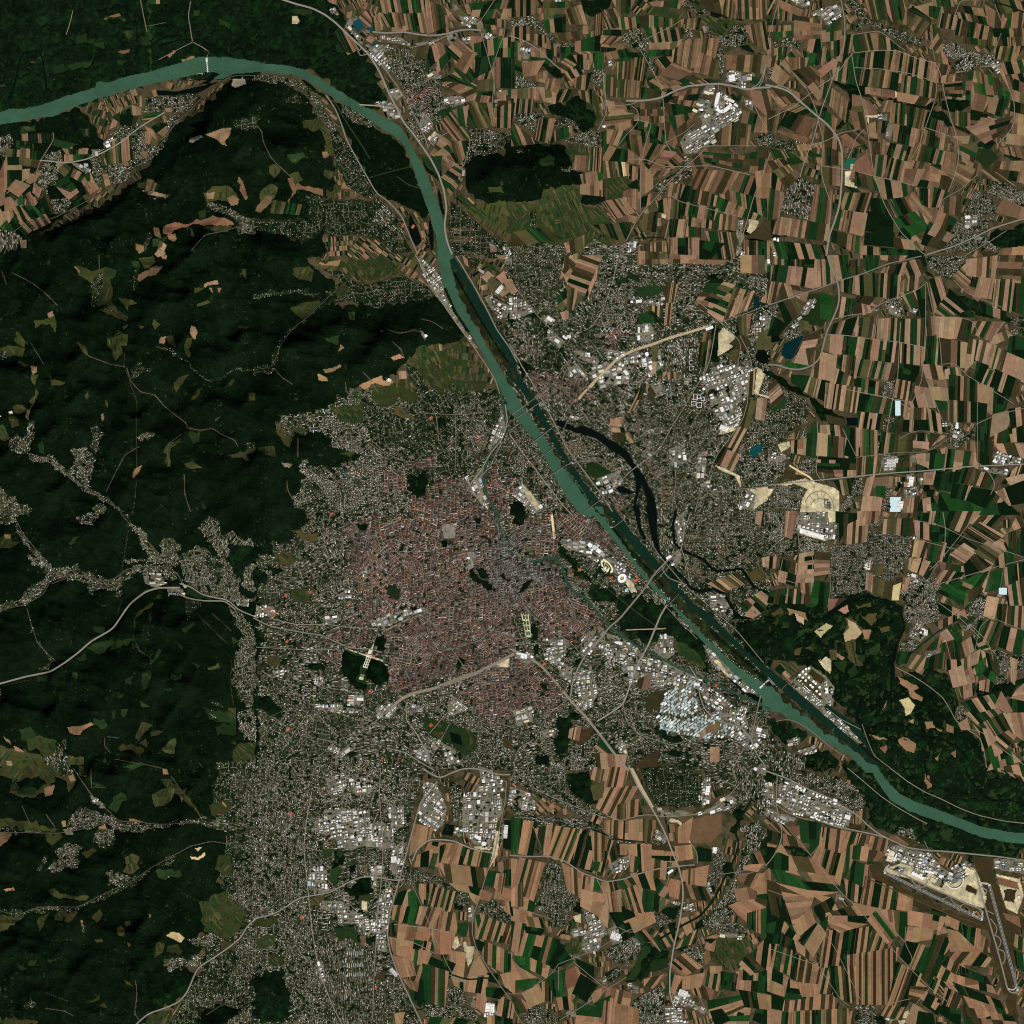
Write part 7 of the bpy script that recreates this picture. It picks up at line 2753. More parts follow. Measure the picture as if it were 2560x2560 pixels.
def inst(name, me, parent=None, loc=(0, 0, 0), rot=0.0, scale=(1, 1, 1), color=None):
    ob = bpy.data.objects.new(name, me); COL.objects.link(ob); ob.location = loc; ob.rotation_euler = (0, 0, rot); ob.scale = scale
    if parent: ob.parent = parent
    if color is not None: ob.color = (*[float(x) for x in color], 1)
    return ob
# labels: each thing is named by its look and its rank of nearness to something one can find
ANCH = [(a, *W([(x, y)])[0]) for a, x, y in [
    ('the oval white stadium', 1555, 1446), ('the pale palace garden', 925, 1655), ('the airport runways', 2470, 2310), ('the river dam in the northwest', 516, 165),
    ('the refinery south of the river', 2050, 2005), ('the tank farm beside the river', 2030, 1700), ('the turquoise quarry lake', 2130, 412), ('the field of white greenhouses', 1720, 1760),
    ('the blue motorway lake', 1982, 872), ('the northern motorway junction', 1912, 210), ('the white horseshoe shaped plant', 1812, 262), ('the round-edged field', 1760, 2085),
    ('the rail yard in the south', 1595, 1985), ('the pale ring-shaped building site', 2045, 1250), ('the two blue ponds in the north', 905, 70), ('the long harbour basin', 2130, 1830),
    ('the motorway end among the fields', 1570, 252), ('the top right corner', 2560, 0), ('the top left corner', 0, 0), ('the bottom left corner', 0, 2560), ('the bottom right corner', 2560, 2560),
    ('the middle of the top edge', 1280, 0), ('the middle of the right edge', 2560, 1280), ('the middle of the bottom edge', 1280, 2560), ('the middle of the left edge', 0, 1280),
    ('the dark curved lake arm', 1600, 1180), ('the river fork below the hills', 1262, 1000), ('the river bend in the north', 1020, 330), ('the southern motorway interchange', 998, 2200),
    ('the pale southwestern quarry', 438, 2338), ('the wide southwestern vineyard', 560, 2290), ('the western motorway', 300, 1580), ('the dark northeastern wood', 2150, 230),
    ('the dark wood west of strips', 1400, 440), ('the town on the north bank', 1050, 250), ('the oxbow wood in the southeast', 2250, 1500), ('the red and white factory', 2220, 1170),
    ('the village below the white hall', 2390, 1100), ('the long white eastern hall', 2245, 1020), ('the dark wood near the right edge', 2350, 1690), ('the grid village southeast', 1380, 2230),
    ('the green park in the southeast', 1630, 2420), ('the villages of the western plain', 150, 400), ('the strip fields by the airport', 2200, 2430), ('the vineyards above the river', 1180, 900),
    ('the town grid by the motorway', 1990, 490), ('the yellow sand strip', 2125, 455), ('the white fan shaped housing', 1672, 985), ('the wooded hill by the river', 1400, 430), ('the racecourse oval', 1720, 1635)]]
REG = {}
def reg(ob, desc, cat, x, y, group=None, kind=None):
    ob['category'] = cat
    if kind: ob['kind'] = kind
    if group: ob['group'] = group
    REG.setdefault(desc, []).append((ob, float(x), float(y)))
ORD = ['', 'second ', 'third ', 'fourth ', 'fifth ', 'sixth ', 'seventh ', 'eighth ', 'ninth ', 'tenth ', 'eleventh ', 'twelfth ', 'thirteenth ', 'fourteenth ', 'fifteenth ', 'sixteenth ', 'seventeenth ', 'eighteenth ', 'nineteenth ', 'twentieth ']
def labels():
    for desc, L in REG.items():
        P = np.array([(x, y) for _, x, y in L]); A = np.array([(a[1], a[2]) for a in ANCH])
        D = np.hypot(P[:, None, 0] - A[:, 0], P[:, None, 1] - A[:, 1]); R = D.argsort(0).argsort(0)
        for i, (ob, x, y) in enumerate(L):
            cand = D[i].argsort()[:6]; j = min(cand, key=lambda c: (R[i, c], D[i, c])) if R[i, cand[0]] > 2 else cand[0]
            r = R[i, j]; o = ORD[r] if r < len(ORD) else '%dth ' % (r + 1)
            ob['label'] = f'{o}nearest {desc} to {ANCH[j][0]}' if len(L) > 1 else desc
# ---------------------------------------------------------------- ground, forest, water, patches
gx = X0 + np.arange(GN + 1) * GS; gy = Y0 - np.arange(GN + 1) * GS
VX, VY = np.meshgrid(gx, gy); idx = np.arange((GN + 1) ** 2).reshape(GN + 1, GN + 1)
a, b, c, d = idx[:-1, :-1].ravel(), idx[:-1, 1:].ravel(), idx[1:, 1:].ravel(), idx[1:, :-1].ravel()
gv = np.stack([VX, VY, HG], -1).reshape(-1, 3); T = np.concatenate([np.stack([a, c, b], 1), np.stack([a, d, c], 1)])
g = mk('ground', gv, None, T, None, M['ground']); g['kind'] = 'structure'
B = 60000.0; x1 = X0 + N * CELL; y1 = Y0 - N * CELL                # the country goes on beyond the frame as farmland
fm_ = bpy.data.materials.new('distant_farmland'); fm_.use_nodes = True; nt = fm_.node_tree; bs = nt.nodes['Principled BSDF']; bs.inputs['Roughness'].default_value = 1; bs.inputs['Specular IOR Level'].default_value = 0
vo = nt.nodes.new('ShaderNodeTexVoronoi'); vo.distance = 'CHEBYCHEV'; vo.inputs['Scale'].default_value = .0045; ge = nt.nodes.new('ShaderNodeNewGeometry'); nt.links.new(ge.outputs['Position'], vo.inputs['Vector'])
cr = nt.nodes.new('ShaderNodeValToRGB'); cr.color_ramp.interpolation = 'CONSTANT'; nt.links.new(vo.outputs['Color'], cr.inputs[0])
for q, (t_, c_) in enumerate(((0, (150, 120, 95)), (.3, (118, 92, 70)), (.48, (12, 34, 16)), (.66, (26, 56, 28)), (.78, (72, 68, 42)), (.88, (140, 110, 84)))):
    e_ = cr.color_ramp.elements[q] if q < 2 else cr.color_ramp.elements.new(t_); e_.position = t_; e_.color = (*srgb(*c_), 1)
nt.links.new(cr.outputs[0], bs.inputs['Base Color'])
skirt = [(-B, B, -4), (B, B, -4), (B, -B, -4), (-B, -B, -4), (X0, Y0, -4), (x1, Y0, -4), (x1, y1, -4), (X0, y1, -4)]
ob = mk('farmland', skirt, [(0, 4, 5, 1), (1, 5, 6, 2), (2, 6, 7, 3), (3, 7, 4, 0)], None, None, fm_); ob['kind'] = 'structure'
cx = X0 + (np.arange(N + 1)) * CELL; cy = Y0 - (np.arange(N + 1)) * CELL
CH = 15 + 9 * (vnoise(N + 1, 700, 21) - .5) + 12 * (vnoise(N + 1, 300, 22) - .5) + rng.normal(0, 1.6, (N + 1, N + 1))
KIND = np.zeros((N, N), np.int8)
forest_mask = np.isin(cls, [CODE['f'], CODE['a'], CODE['n'], CODE['T']])
pm = np.pad(forest_mask, 1); edge = np.zeros((N + 1, N + 1), bool)
inside = pm[:-1, :-1] & pm[:-1, 1:] & pm[1:, :-1] & pm[1:, 1:]
def centre(r, c): return X0 + c * CELL, Y0 - r * CELL
def sheet(name, mask, off, z, col, m):
    """20 m cells of one natural surface, shared corners"""
    rr, cc = np.nonzero(mask); r0, c0 = off; rr = rr + r0; cc = cc + c0; s = N + 1
    q = np.stack([rr * s + cc, (rr + 1) * s + cc, (rr + 1) * s + cc + 1, rr * s + cc + 1], 1)
    u, inv = np.unique(q, return_inverse=True); ur, uc = u // s, u % s
    x = cx[uc]; y = cy[ur]
    return mk(name, np.stack([x, y, H(x, y) + z(ur, uc)], 1), inv.reshape(-1, 4), None, col, m), x.mean(), y.mean()
FORC = {CODE['f']: srgb(10, 21, 10), CODE['a']: srgb(11, 22, 11), CODE['n']: srgb(36, 39, 24), CODE['T']: srgb(14, 25, 13)}
def canopy(ur, uc): return np.where(inside[ur, uc], CH[ur, uc], 2.0)
def windows(codes):
    m = np.isin(cls, codes)
    for q_ in (np.s_[:PAD - 32], np.s_[-(PAD - 32):]): m[q_, :] = False; m[:, q_] = False
    ids = np.unique(own[m])
    rr, cc = np.nonzero(m); o = own[m]; k = np.argsort(o, kind='stable'); rr, cc, o = rr[k], cc[k], o[k]
    st = np.searchsorted(o, ids); en = np.append(st[1:], len(o))
    for i, s, e in zip(ids, st, en): yield int(i), rr[s:e], cc[s:e]
def submask(rr, cc):
    r0, c0 = rr.min(), cc.min(); mk_ = np.zeros((rr.max() - r0 + 1, cc.max() - c0 + 1), bool); mk_[rr - r0, cc - c0] = True; return mk_, (r0, c0)
for code, nm, mt, lab in ((CODE['f'], 'forest', 'forest', 'dark green wood'), (CODE['a'], 'floodplain_wood', 'wet_wood', 'mottled green floodplain wood'), (CODE['n'], 'river_island', 'wet_wood', 'narrow wooded river island'), (CODE['T'], 'garden_trees', 'forest', 'garden trees and small parks scattered through the built-up districts')):
    for i, rr, cc in windows([code]):
        if len(rr) < 3: continue
        m_, off = submask(rr, cc)
        if i == base[0]: n2, l2 = 'forest', 'vast dark green forest over the western hills'
        elif i == 900000: n2, l2 = nm, lab
        elif i >= NP: n2, l2 = 'tree_belt', 'thin dark belt of trees'
        else: n2, l2 = ('wood' if nm == 'forest' else nm), lab
        tint = FORC[code] * (1 if i == base[0] else rng.uniform(.8, 1.25))
        if X0 + cc.mean() * CELL > 3000 and i != base[0] and code == CODE['f']: tint = tint * 1.25
        mt2 = 'wet_wood' if code == CODE['f'] and i != base[0] and (Y0 - rr.mean() * CELL < -500 or X0 + cc.mean() * CELL > 3000) else mt
        ob, x, y = sheet(n2, m_, off, canopy, tint, M[mt2])
        reg(ob, l2, 'forest' if i == base[0] else 'wood', x, y, 'woods and tree belts' if i != base[0] else None, 'stuff')
WC = {'w': srgb(54, 85, 65), 'W': srgb(5, 13, 10), 'W2': srgb(14, 39, 28), 'W3': srgb(6, 38, 40), 'b2': srgb(22, 62, 72), 'b3': srgb(20, 92, 66), 'b4': srgb(12, 66, 66)}
for k, colr in WC.items():
    for i, rr, cc in windows([CODE[k]]):
        if len(rr) < 2: continue
        m_, off = submask(rr, cc)
        colr = WC[k] * (.62 if k == 'w' and i >= NP else 1)
        ob, x, y = sheet({'w': 'river', 'W2': 'side_channel', 'b4': 'pond'}.get(k, 'lake') if i < NP else ('canal' if k == 'w' else 'stream'), m_, off, lambda ur, uc: 1.6 + 0 * ur, colr, M['water'])
        ob['kind'] = 'structure'
# flat patches in merged row runs
def runs(rr, cc):
    k = np.lexsort((cc, rr)); rr, cc = rr[k], cc[k]
    hill = HG[np.minimum(rr // 4, GN), np.minimum(cc // 4, GN)] > 1
    brk = np.ones(len(rr), bool); brk[1:] = (rr[1:] != rr[:-1]) | (cc[1:] != cc[:-1] + 1) | (hill[1:] & (cc[1:] % 4 == 0))
    st = np.nonzero(brk)[0]; en = np.append(st[1:], len(rr)) - 1
    return rr[st], cc[st], cc[en] + 1
def flat(name, rr, cc, z, col, m):
    r, c0, c1 = runs(rr, cc)
    x0, x1_, y0, y1_ = cx[c0], cx[c1], cy[r], cy[r + 1]
    X = np.stack([x0, x0, x1_, x1_], 1); Y = np.stack([y0, y1_, y1_, y0], 1)
    Z = H(X, Y); Z = Z + z + np.where(np.abs(Z) > 6, 2.5, 0)
    return mk(name, np.stack([X, Y, Z], -1), np.arange(len(r) * 4).reshape(-1, 4), None, col, m)
FCOL = {'t': srgb(151, 122, 97), 'b': srgb(120, 94, 74), 'k': srgb(54, 48, 30), 'o': srgb(76, 73, 45), 'g': srgb(24, 52, 25), 'G': srgb(30, 68, 30), 'd': srgb(10, 29, 14), 'm': srgb(36, 56, 31), 'y': srgb(206, 186, 136), 'c': srgb(140, 110, 82), 'c2': srgb(190, 168, 124)}
def fcol(k, x, y):
    c = FCOL[k].copy()
    if k in 'tbc':
        s = np.clip((-y - 4000) / 4000, 0, 1); n = np.clip((y - 4000) / 4000, 0, 1)
        c *= np.array([1 - .10 * s - .24 * n, 1 - .18 * s - .27 * n, 1 - .28 * s - .33 * n])
    return np.clip(c * rng.uniform(.72, 1.16) * rng.normal(1, .055, 3), 0.004, .9)
FNAME = {'t': 'tan bare field', 'b': 'brown ploughed field', 'k': 'dark brown field', 'o': 'olive field', 'g': 'green crop field', 'G': 'bright green field', 'd': 'very dark green field', 'm': 'grass green field', 'y': 'pale yellow field', 'c': 'tan clearing field', 'c2': 'pale yellow clearing field'}
def q2t(n): return (np.arange(n)[:, None, None] * 4 + np.array([(0, 1, 2), (0, 2, 3)])).reshape(-1, 3)
FIELDS = []                                    # (area, letter, verts, quads, colour, x, y)
for k in 'm o v c c2 t b k G y d2 b5'.split():
    for i, rr, cc in windows([CODE[k]]):
        if len(rr) < 2: continue
        x, y = centre(rr.mean(), cc.mean())
        if k in ('m', 'o', 'k', 'd2'):
            hl = float(H(x, y)) > 6 or x < -9000
            if i in (900002, 900003):
                ob = flat('wet_meadow', rr, cc, 1.0, srgb(36, 50, 27) if i == 900002 else srgb(19, 35, 18), M['meadow']); ob['kind'] = 'structure'; continue
            if i == 900001:
                ob = flat('glade_ground', rr, cc, 1.0, srgb(36, 46, 25), M['meadow']); ob['kind'] = 'structure'; continue
            ob = flat('meadow', rr, cc, 1.0, (fcol('k' if k == 'd2' else k, x, y)) * (np.array((.55, .68, .6)) if k == 'o' and hl else .8 if k in 'mo' else 1), M['meadow']); ob['kind'] = 'structure'
        elif k == 'v':
            ob = flat('vineyard', rr, cc, 1.0, srgb(53, 57, 32) * rng.uniform(.8, 1.05), M['vine']); reg(ob, 'olive brown vineyard slope', 'vineyard', x, y, 'vineyards', 'stuff')
        elif k == 'y':
            ob = flat('bare_gravel_ground', rr, cc, 1.0, srgb(205, 190, 148) * rng.uniform(.75, 1.0), M['sand']); ob['kind'] = 'structure'
        else:
            r, c0, c1 = runs(rr, cc); kk = {'b5': 'b'}.get(k, k)
            X = np.stack([cx[c0], cx[c0], cx[c1], cx[c1]], 1); Y = np.stack([cy[r], cy[r + 1], cy[r + 1], cy[r]], 1); Z = H(X, Y) + 1.2; Z += np.where(np.abs(Z) > 6, 2.5, 0)
            FIELDS.append((len(rr) * 400.0, kk, np.stack([X, Y, Z], -1).reshape(-1, 3), q2t(len(r)), fcol(kk, x, y), x, y))
# ---------------------------------------------------------------- strip fields
def clip(P, n, lo):                            # part of a convex polygon with p.n >= lo
    out = []
    for a, b in zip(P, P[1:] + P[:1]):
        da, db = np.dot(a, n) - lo, np.dot(b, n) - lo
        if da >= 0: out.append(a)
        if (da >= 0) != (db >= 0): out.append(a + (b - a) * da / (da - db))
    return out
def strip(pg, z, k):
    if len(pg) < 3: return
    P = W(np.array(pg)); x, y = P.mean(0)
    if k in 'tb' and y > 3000 and x > 0 and random.random() < .2: k = random.choice('okb')
    if y < 3000 and k == 't' and random.random() < .06: k = 'd'
    ar = np.dot(P[:, 0], np.roll(P[:, 1], -1)) - np.dot(P[:, 1], np.roll(P[:, 0], -1)); area = .5 * abs(ar)
    if area < 400: return
    if ar < 0: P = P[::-1]
    hl = max(abs(H(P[:, 0], P[:, 1])).max(), abs(float(H(x, y)))) > 1
    if hl:                                     # on slopes: fine fan so the plot follows the ground
        n = 7; Pn = np.concatenate([a + (b - a) * np.arange(n)[:, None] / n for a, b in zip(P, np.roll(P, -1, 0))]); m = len(Pn); c = Pn.mean(0)
        rings = [c + (Pn - c) * f for f in (1, .66, .33)]; G = np.concatenate(rings + [[c]]); i_ = np.arange(m); j_ = (i_ + 1) % m; T_ = []
        for r_ in (0, 1): T_ += [np.stack([i_ + r_ * m, j_ + r_ * m, j_ + (r_ + 1) * m], 1), np.stack([i_ + r_ * m, j_ + (r_ + 1) * m, i_ + (r_ + 1) * m], 1)]
        T_.append(np.stack([i_ + 2 * m, j_ + 2 * m, np.full(m, 3 * m)], 1)); T_ = np.concatenate(T_); z = z + 3
    else: G = P; T_ = np.array([(0, q, q + 1) for q in range(1, len(P) - 1)])
    FIELDS.append((area, k, np.column_stack([G, H(G[:, 0], G[:, 1]) + z]), T_, fcol(k, x, y), x, y))
def shrink(p, q, m):                           # pull both ends of p-q in by m pixels
    L = max(np.hypot(*(q - p)), 1e-6); f = min(m / L, .3); return p + (q - p) * f, q + (p - q) * f
for (P, pat), lv in zip(QUAD, QL):
    z = 1.6 + lv * .4; rows = 1; seq = []
    if ':' in pat:
        h, cs = pat.split(':'); R_, n = (h.split('x') + [None])[:2] if 'x' in h else (1, h)
        rows, n = int(R_), int(n)
        seq = [[(random.choice(cs), random.uniform(.6, 1.5)) for _ in range(n)] for _ in range(rows)]
    else:
        one = []; i = 0
        while i < len(pat):
            j = i
            while j < len(pat) and pat[j] == pat[i] and j - i < 2: j += 1
            one.append((pat[i], float(j - i) * random.uniform(.85, 1.15))); i = j
        seq = [one]
    A, B_, C, D = P
    A, B_ = shrink(A, B_, -2.2); D, C = shrink(D, C, -2.2); A, D = shrink(A, D, -2.2); B_, C = shrink(B_, C, -2.2)
    for r in range(rows):
        t0, t1 = r / rows, (r + 1) / rows
        Qd = [A + (D - A) * t0, B_ + (C - B_) * t0, B_ + (C - B_) * t1, A + (D - A) * t1]
        e1, e2 = Qd[3] - Qd[0], Qd[2] - Qd[1]; l1, l2 = np.hypot(*e1), np.hypot(*e2); dv = e1 * (l1 / max(l1, 1e-6)) + e2; dv = dv / max(np.hypot(*dv), 1e-6); nv = np.array([dv[1], -dv[0]])
        if np.dot(Qd[1] - Qd[0], nv) < 0: nv = -nv
        pr = [np.dot(q, nv) for q in Qd]; lo, hi = min(pr), max(pr); al = [np.dot(q, dv) for q in Qd]; tot = sum(w for _, w in seq[r]); u = 0
        for k, w in seq[r]:
            v = u + w / tot; kk = k if k in FCOL else 't'; wpx = (hi - lo) * (v - u); ns = 1
            if wpx > 4 and random.random() < .68: ns = min(random.choice((2, 2, 3, 4, 5)), int(wpx / 2.1))
            cut = np.cumsum([0] + [random.uniform(.5, 1.5) for _ in range(ns)]); cut = u + (v - u) * cut / cut[-1]
            for ci in range(ns):
                k2 = kk if random.random() < .87 or ns == 1 else {'t': random.choice('bkto'), 'b': random.choice('tkk'), 'd': random.choice('gdk'), 'g': random.choice('dG')}.get(kk, kk)
                pg = clip(clip(Qd, nv, lo + (hi - lo) * cut[ci] + .15), -nv, -(lo + (hi - lo) * cut[ci + 1] - .15))
                if len(pg) < 3: continue
                if random.random() < .2 and max(al) - min(al) > 16:
                    f0 = min(al) + (max(al) - min(al)) * random.uniform(.35, .65); strip(clip(pg, dv, f0 + .2), z, k2); strip(clip(pg, -dv, -f0 + .2), z, {'t': random.choice('tbt'), 'd': 'g', 'g': 'd'}.get(k2, k2))
                else: strip(pg, z, k2)
            u = v
# small plots fill what farmland is left between the traced blocks
qmask = occ > 0
vin = np.isin(cls, [CODE['v'], CODE['o']]) & ~road
free = ((cls == 0) & ~qmask & ~road) | vin
er = free.copy()
for ax in (0, 1):
    for s in (-1, 1): er &= np.roll(free, s, ax)
sd = rng.uniform(-13500, 13500, (700, 2)); sa = rng.uniform(-.7, .9, 700)
def cell_of(x, y): return np.clip(((Y0 - y) / CELL).astype(int), 0, N - 1), np.clip(((x - X0) / CELL).astype(int), 0, N - 1)
for (sx, sy), an in zip(sd, sa):
    L, wd = rng.uniform(110, 220), rng.uniform(24, 52); ca, sn = math.cos(an), math.sin(an)
    i, j = np.meshgrid(np.arange(-int(1100 / wd), int(1100 / wd)), np.arange(-int(1100 / L), int(1100 / L)))
    u = (i.ravel() + .5) * wd; v = (j.ravel() + .5) * L; x = sx + u * ca - v * sn; y = sy + u * sn + v * ca
    r, c = cell_of(x, y); ok = er[r, c] & (abs(x) < 14200) & (abs(y) < 14200)
    if not ok.any(): continue
    k = np.nonzero(ok)[0]; near = ((x[k, None] - sd[:, 0]) ** 2 + (y[k, None] - sd[:, 1]) ** 2).argmin(1)
    for q in k[near == np.nonzero((sd[:, 0] == sx))[0][0]]:
        uu = np.array([-1, 1, 1, -1]) * wd * .47; vv = np.array([1, 1, -1, -1]) * L * .49
        X = x[q] + uu * ca - vv * sn; Y = y[q] + uu * sn + vv * ca; rr, cc = cell_of(X, Y)
        if not free[rr, cc].all(): continue
        iv = vin[rr, cc].any(); kk = random.choice('oommkgom' if iv else 'tttbbkogddm'); Z = H(X, Y) + (1.5 if iv else 1.3) + (4.0 if H(x[q], y[q]) > 6 else 0)
        if iv and random.random() < .45: continue
        FIELDS.append((wd * L * .9, kk, np.stack([X, Y, Z], 1), np.array([[0, 3, 2], [0, 2, 1]]), fcol(kk, x[q], y[q]), x[q], y[q]))
FIELDS.sort(key=lambda f: -f[0])
inframe = lambda f: abs(f[5]) < 12750 and abs(f[6]) < 12750
big = [f for f in FIELDS if inframe(f)][:300]; bigid = set(map(id, big)); rest = [f for f in FIELDS if id(f) not in bigid]
for f in big:
    ob = mk('field', f[2], None, f[3], f[4], M['field'])
    A_ = np.ptp(f[2][:, 0]); reg(ob, 'large ' + FNAME[f[1]], 'field', f[5], f[6], 'large fields')
V = np.concatenate([f[2] for f in rest]); offs = np.cumsum([0] + [len(f[2]) for f in rest[:-1]])
ob = mk('fields', V, None, np.concatenate([f[3] + o for f, o in zip(rest, offs)]), np.concatenate([np.repeat(f[4][None], len(f[3]), 0) for f in rest]), M['field'])
ob['kind'] = 'stuff'; ob['label'] = 'patchwork of small brown and green strip fields between the larger ones'; ob['category'] = 'fields'
# ---------------------------------------------------------------- roads, tracks, railways, bridges
def ribbon(p, width, z, closed=False):
    P = W(p); out = [P[0]]
    for a, b in zip(P[:-1], P[1:]):
        n = max(1, int(np.hypot(*(b - a)) / 70)); out += [a + (b - a) * (k + 1) / n for k in range(n)]
    P = np.array(out)
    if len(P) > 6:                             # ease the corners
        for _ in range(3): P[1:-1] = .25 * P[:-2] + .5 * P[1:-1] + .25 * P[2:]
    t = np.gradient(P, axis=0); t /= np.maximum(np.hypot(t[:, 0], t[:, 1]), 1e-6)[:, None]; n = np.column_stack([-t[:, 1], t[:, 0]]) * width / 2
    Lh, Rh = P + n, P - n; hl = H(P[:, 0], P[:, 1]); Z = np.maximum(np.maximum(H(Lh[:, 0], Lh[:, 1]), H(Rh[:, 0], Rh[:, 1])), hl) + z; Z = np.where(Z > 12, Z + 4, Z)
    V = np.concatenate([np.column_stack([Lh, Z]), np.column_stack([Rh, Z])]); k = len(P); i = np.arange(k - 1)
    return V, np.stack([i, i + k, i + k + 1, i + 1], 1)
RC = {'R': ('motorway', srgb(130, 125, 112), .4), 'r': ('road', srgb(126, 118, 102), .38), 't': ('track', srgb(168, 150, 118), .8), 'y': ('haul_road', srgb(210, 190, 140), .9), 'm': ('grass_ride', srgb(40, 54, 29), .5), 'd': ('hedge_row', srgb(16, 32, 20), .8), 'k': ('dirt_track', srgb(70, 60, 45), .8), 'g': ('main_street', srgb(130, 122, 108), .5), 'B2': ('railway', srgb(126, 117, 100), .75)}
for j, (k, wd, p) in enumerate(LINE):
    if k not in RC: continue
    nm, colr, f = RC[k]
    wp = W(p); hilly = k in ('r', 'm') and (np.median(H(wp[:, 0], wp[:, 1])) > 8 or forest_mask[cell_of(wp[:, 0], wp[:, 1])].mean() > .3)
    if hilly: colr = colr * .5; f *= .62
    V, Q = ribbon(p, wd * 10 * f, (6.5 if k in ('R', 'B2') else 4.2) + (j % 23) * .12)
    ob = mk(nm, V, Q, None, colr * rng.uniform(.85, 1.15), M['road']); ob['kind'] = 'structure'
def bridge(p, width, nm, lab, colr, z=9.0):
    p = np.asarray(p, float); P = W(p); e = bpy.data.objects.new(nm, None); COL.objects.link(e); m = P.mean(0); e.location = (m[0], m[1], 0)
    V, Q = ribbon(p, width, 0); n = len(V) // 2; V[:, 2] = z; V[:, :2] -= m; V2 = V.copy(); V2[:, 2] -= 2.5
    k = len(V); side = []
    for i in range(n - 1): side += [(i, i + 1, k + i + 1, k + i), (n + i + 1, n + i, k + n + i, k + n + i + 1)]
    mk('deck', np.concatenate([V, V2]), np.concatenate([Q, np.array(side)]), None, colr, M['road'], e)
    for s in (1, 0):
        L = V[s * n:(s + 1) * n]; w_ = np.concatenate([L + (0, 0, .02), L + (0, 0, 1.4)]); i = np.arange(n - 1)
        mk('railing', w_, np.stack([i, i + 1, n + i + 1, n + i], 1), None, colr * .8, M['road'], e)
    L = np.hypot(*(P[-1] - P[0])); d = (P[-1] - P[0]) / L; nn = max(2, int(L / 90))
    for t in range(1, nn):
        c = P[0] + (P[-1] - P[0]) * t / nn - m; box = unit_box(); inst('pier', box, e, (c[0], c[1], -5), math.atan2(d[1], d[0]), (5, width * .8, z + 2.4), (.4, .38, .35))
    reg(e, lab, 'bridge', *m, 'bridges over the river')
_ub = []
def unit_box():
    if not _ub:
        V = [(x, y, z) for z in (0, 1) for x, y in ((-.5, -.5), (.5, -.5), (.5, .5), (-.5, .5))]
        _ub.append(mk('box', V, [(4, 5, 6, 7), (0, 1, 5, 4), (1, 2, 6, 5), (2, 3, 7, 6), (3, 0, 4, 7), (3, 2, 1, 0)], None, None, M['paint'], link=False))
    return _ub[0]
for k, wd, p in LINE:
    if k == 'B': bridge(p, wd * 10 * .3, 'river_bridge', 'grey road bridge', srgb(118, 112, 106))
# ---------------------------------------------------------------- towns
ub = np.isin(cls, URBAN) & ~road
reg_id = np.where(ub, own, -1)
seeds = np.column_stack([rng.uniform(-13000, 13000, 1500), rng.uniform(-13000, 13000, 1500)])
su = np.isin(cls, [CODE['S'], CODE['d']]) & ub
rr, cc = np.nonzero(su); 
near = np.empty(len(rr), np.int32); px = X0 + (cc + .5) * CELL; py = Y0 - (rr + .5) * CELL
for s in range(0, len(rr), 20000):
    near[s:s + 20000] = ((px[s:s + 20000, None] - seeds[:, 0]) ** 2 + (py[s:s + 20000, None] - seeds[:, 1]) ** 2).argmin(1)
NR = np.full((N, N), -1, np.int32); NR[rr, cc] = near
msm = np.zeros((N, N), bool)
for ax in (0, 1):
    nb = np.roll(NR, -1, ax); hsh = (np.minimum(NR, nb) * 7919 + np.maximum(NR, nb) * 104729) % 10
    msm |= (NR >= 0) & (nb >= 0) & (NR != nb) & (hsh < 6)
dn = cls[rr, cc] == CODE['d']; reg_id[rr, cc] = 100000 + near * 2 + dn
reg_id[msm] = -1; mr, mc = np.nonzero(msm); ob = flat('main_streets', mr, mc, 1.5, srgb(112, 106, 92), M['road']); ob['kind'] = 'structure'
TG = {'u': srgb(45, 49, 31), 'h': srgb(45, 48, 31), 's': srgb(30, 39, 22), 'S': srgb(43, 48, 31), 'd': srgb(58, 54, 46), 'i': srgb(108, 102, 88), 'I': srgb(124, 117, 102), 'X': srgb(92, 80, 58), 'G2': srgb(120, 120, 110), 'q': srgb(112, 106, 86)}
for k, c_ in TG.items():
    rr, cc = np.nonzero(cls == CODE[k])
    if len(rr): ob = flat('built_up_ground', rr, cc, 1.0, c_, M['town']); ob['kind'] = 'structure'
BX = {'n': 0}
def boxes(cx_, cy_, w, d, h, ang, roof, wall, gable):
    """n buildings: footprint w x d, eaves height h, gabled (ridge along w) or flat; roof and wall colours per building"""
    n = len(cx_); ca, sn = np.cos(ang), np.sin(ang); z0 = H(cx_, cy_) + .5
    def P(u, v, z): return np.stack([cx_ + u * ca - v * sn, cy_ + u * sn + v * ca, z0 + z], -1)
    lo = [P(s * w / 2, t * d / 2, 0 * h) for s, t in ((-1, -1), (1, -1), (1, 1), (-1, 1))]; hi = [P(s * w / 2, t * d / 2, h) for s, t in ((-1, -1), (1, -1), (1, 1), (-1, 1))]
    ar = np.arange(n)[:, None]
    if gable:
        rg = [P(-w / 2, 0 * d, h + d * .32), P(w / 2, 0 * d, h + d * .32)]; V = np.stack(lo + hi + rg, 1); k = 10
        q = [(4, 5, 9, 8), (6, 7, 8, 9), (0, 1, 5, 4), (1, 2, 6, 5), (2, 3, 7, 6), (3, 0, 4, 7)]; nr = 2
    else:
        V = np.stack(lo + hi, 1); k = 8; q = [(4, 5, 6, 7), (0, 1, 5, 4), (1, 2, 6, 5), (2, 3, 7, 6), (3, 0, 4, 7)]; nr = 1
    Q = (ar[:, :, None] * k + np.array(q)[None]).reshape(-1, 4)
    C = np.concatenate([np.repeat(roof[:, None], nr, 1), np.repeat(wall[:, None], len(q) - nr, 1)], 1).reshape(-1, 3)
    return V.reshape(-1, 3), Q, C
def merge(L):
    o = 0; Vs, Qs, Cs = [], [], []
    for V, Q, C in L: Vs.append(V); Qs.append(Q + o); Cs.append(C); o += len(V)
    return np.concatenate(Vs), np.concatenate(Qs), np.concatenate(Cs)
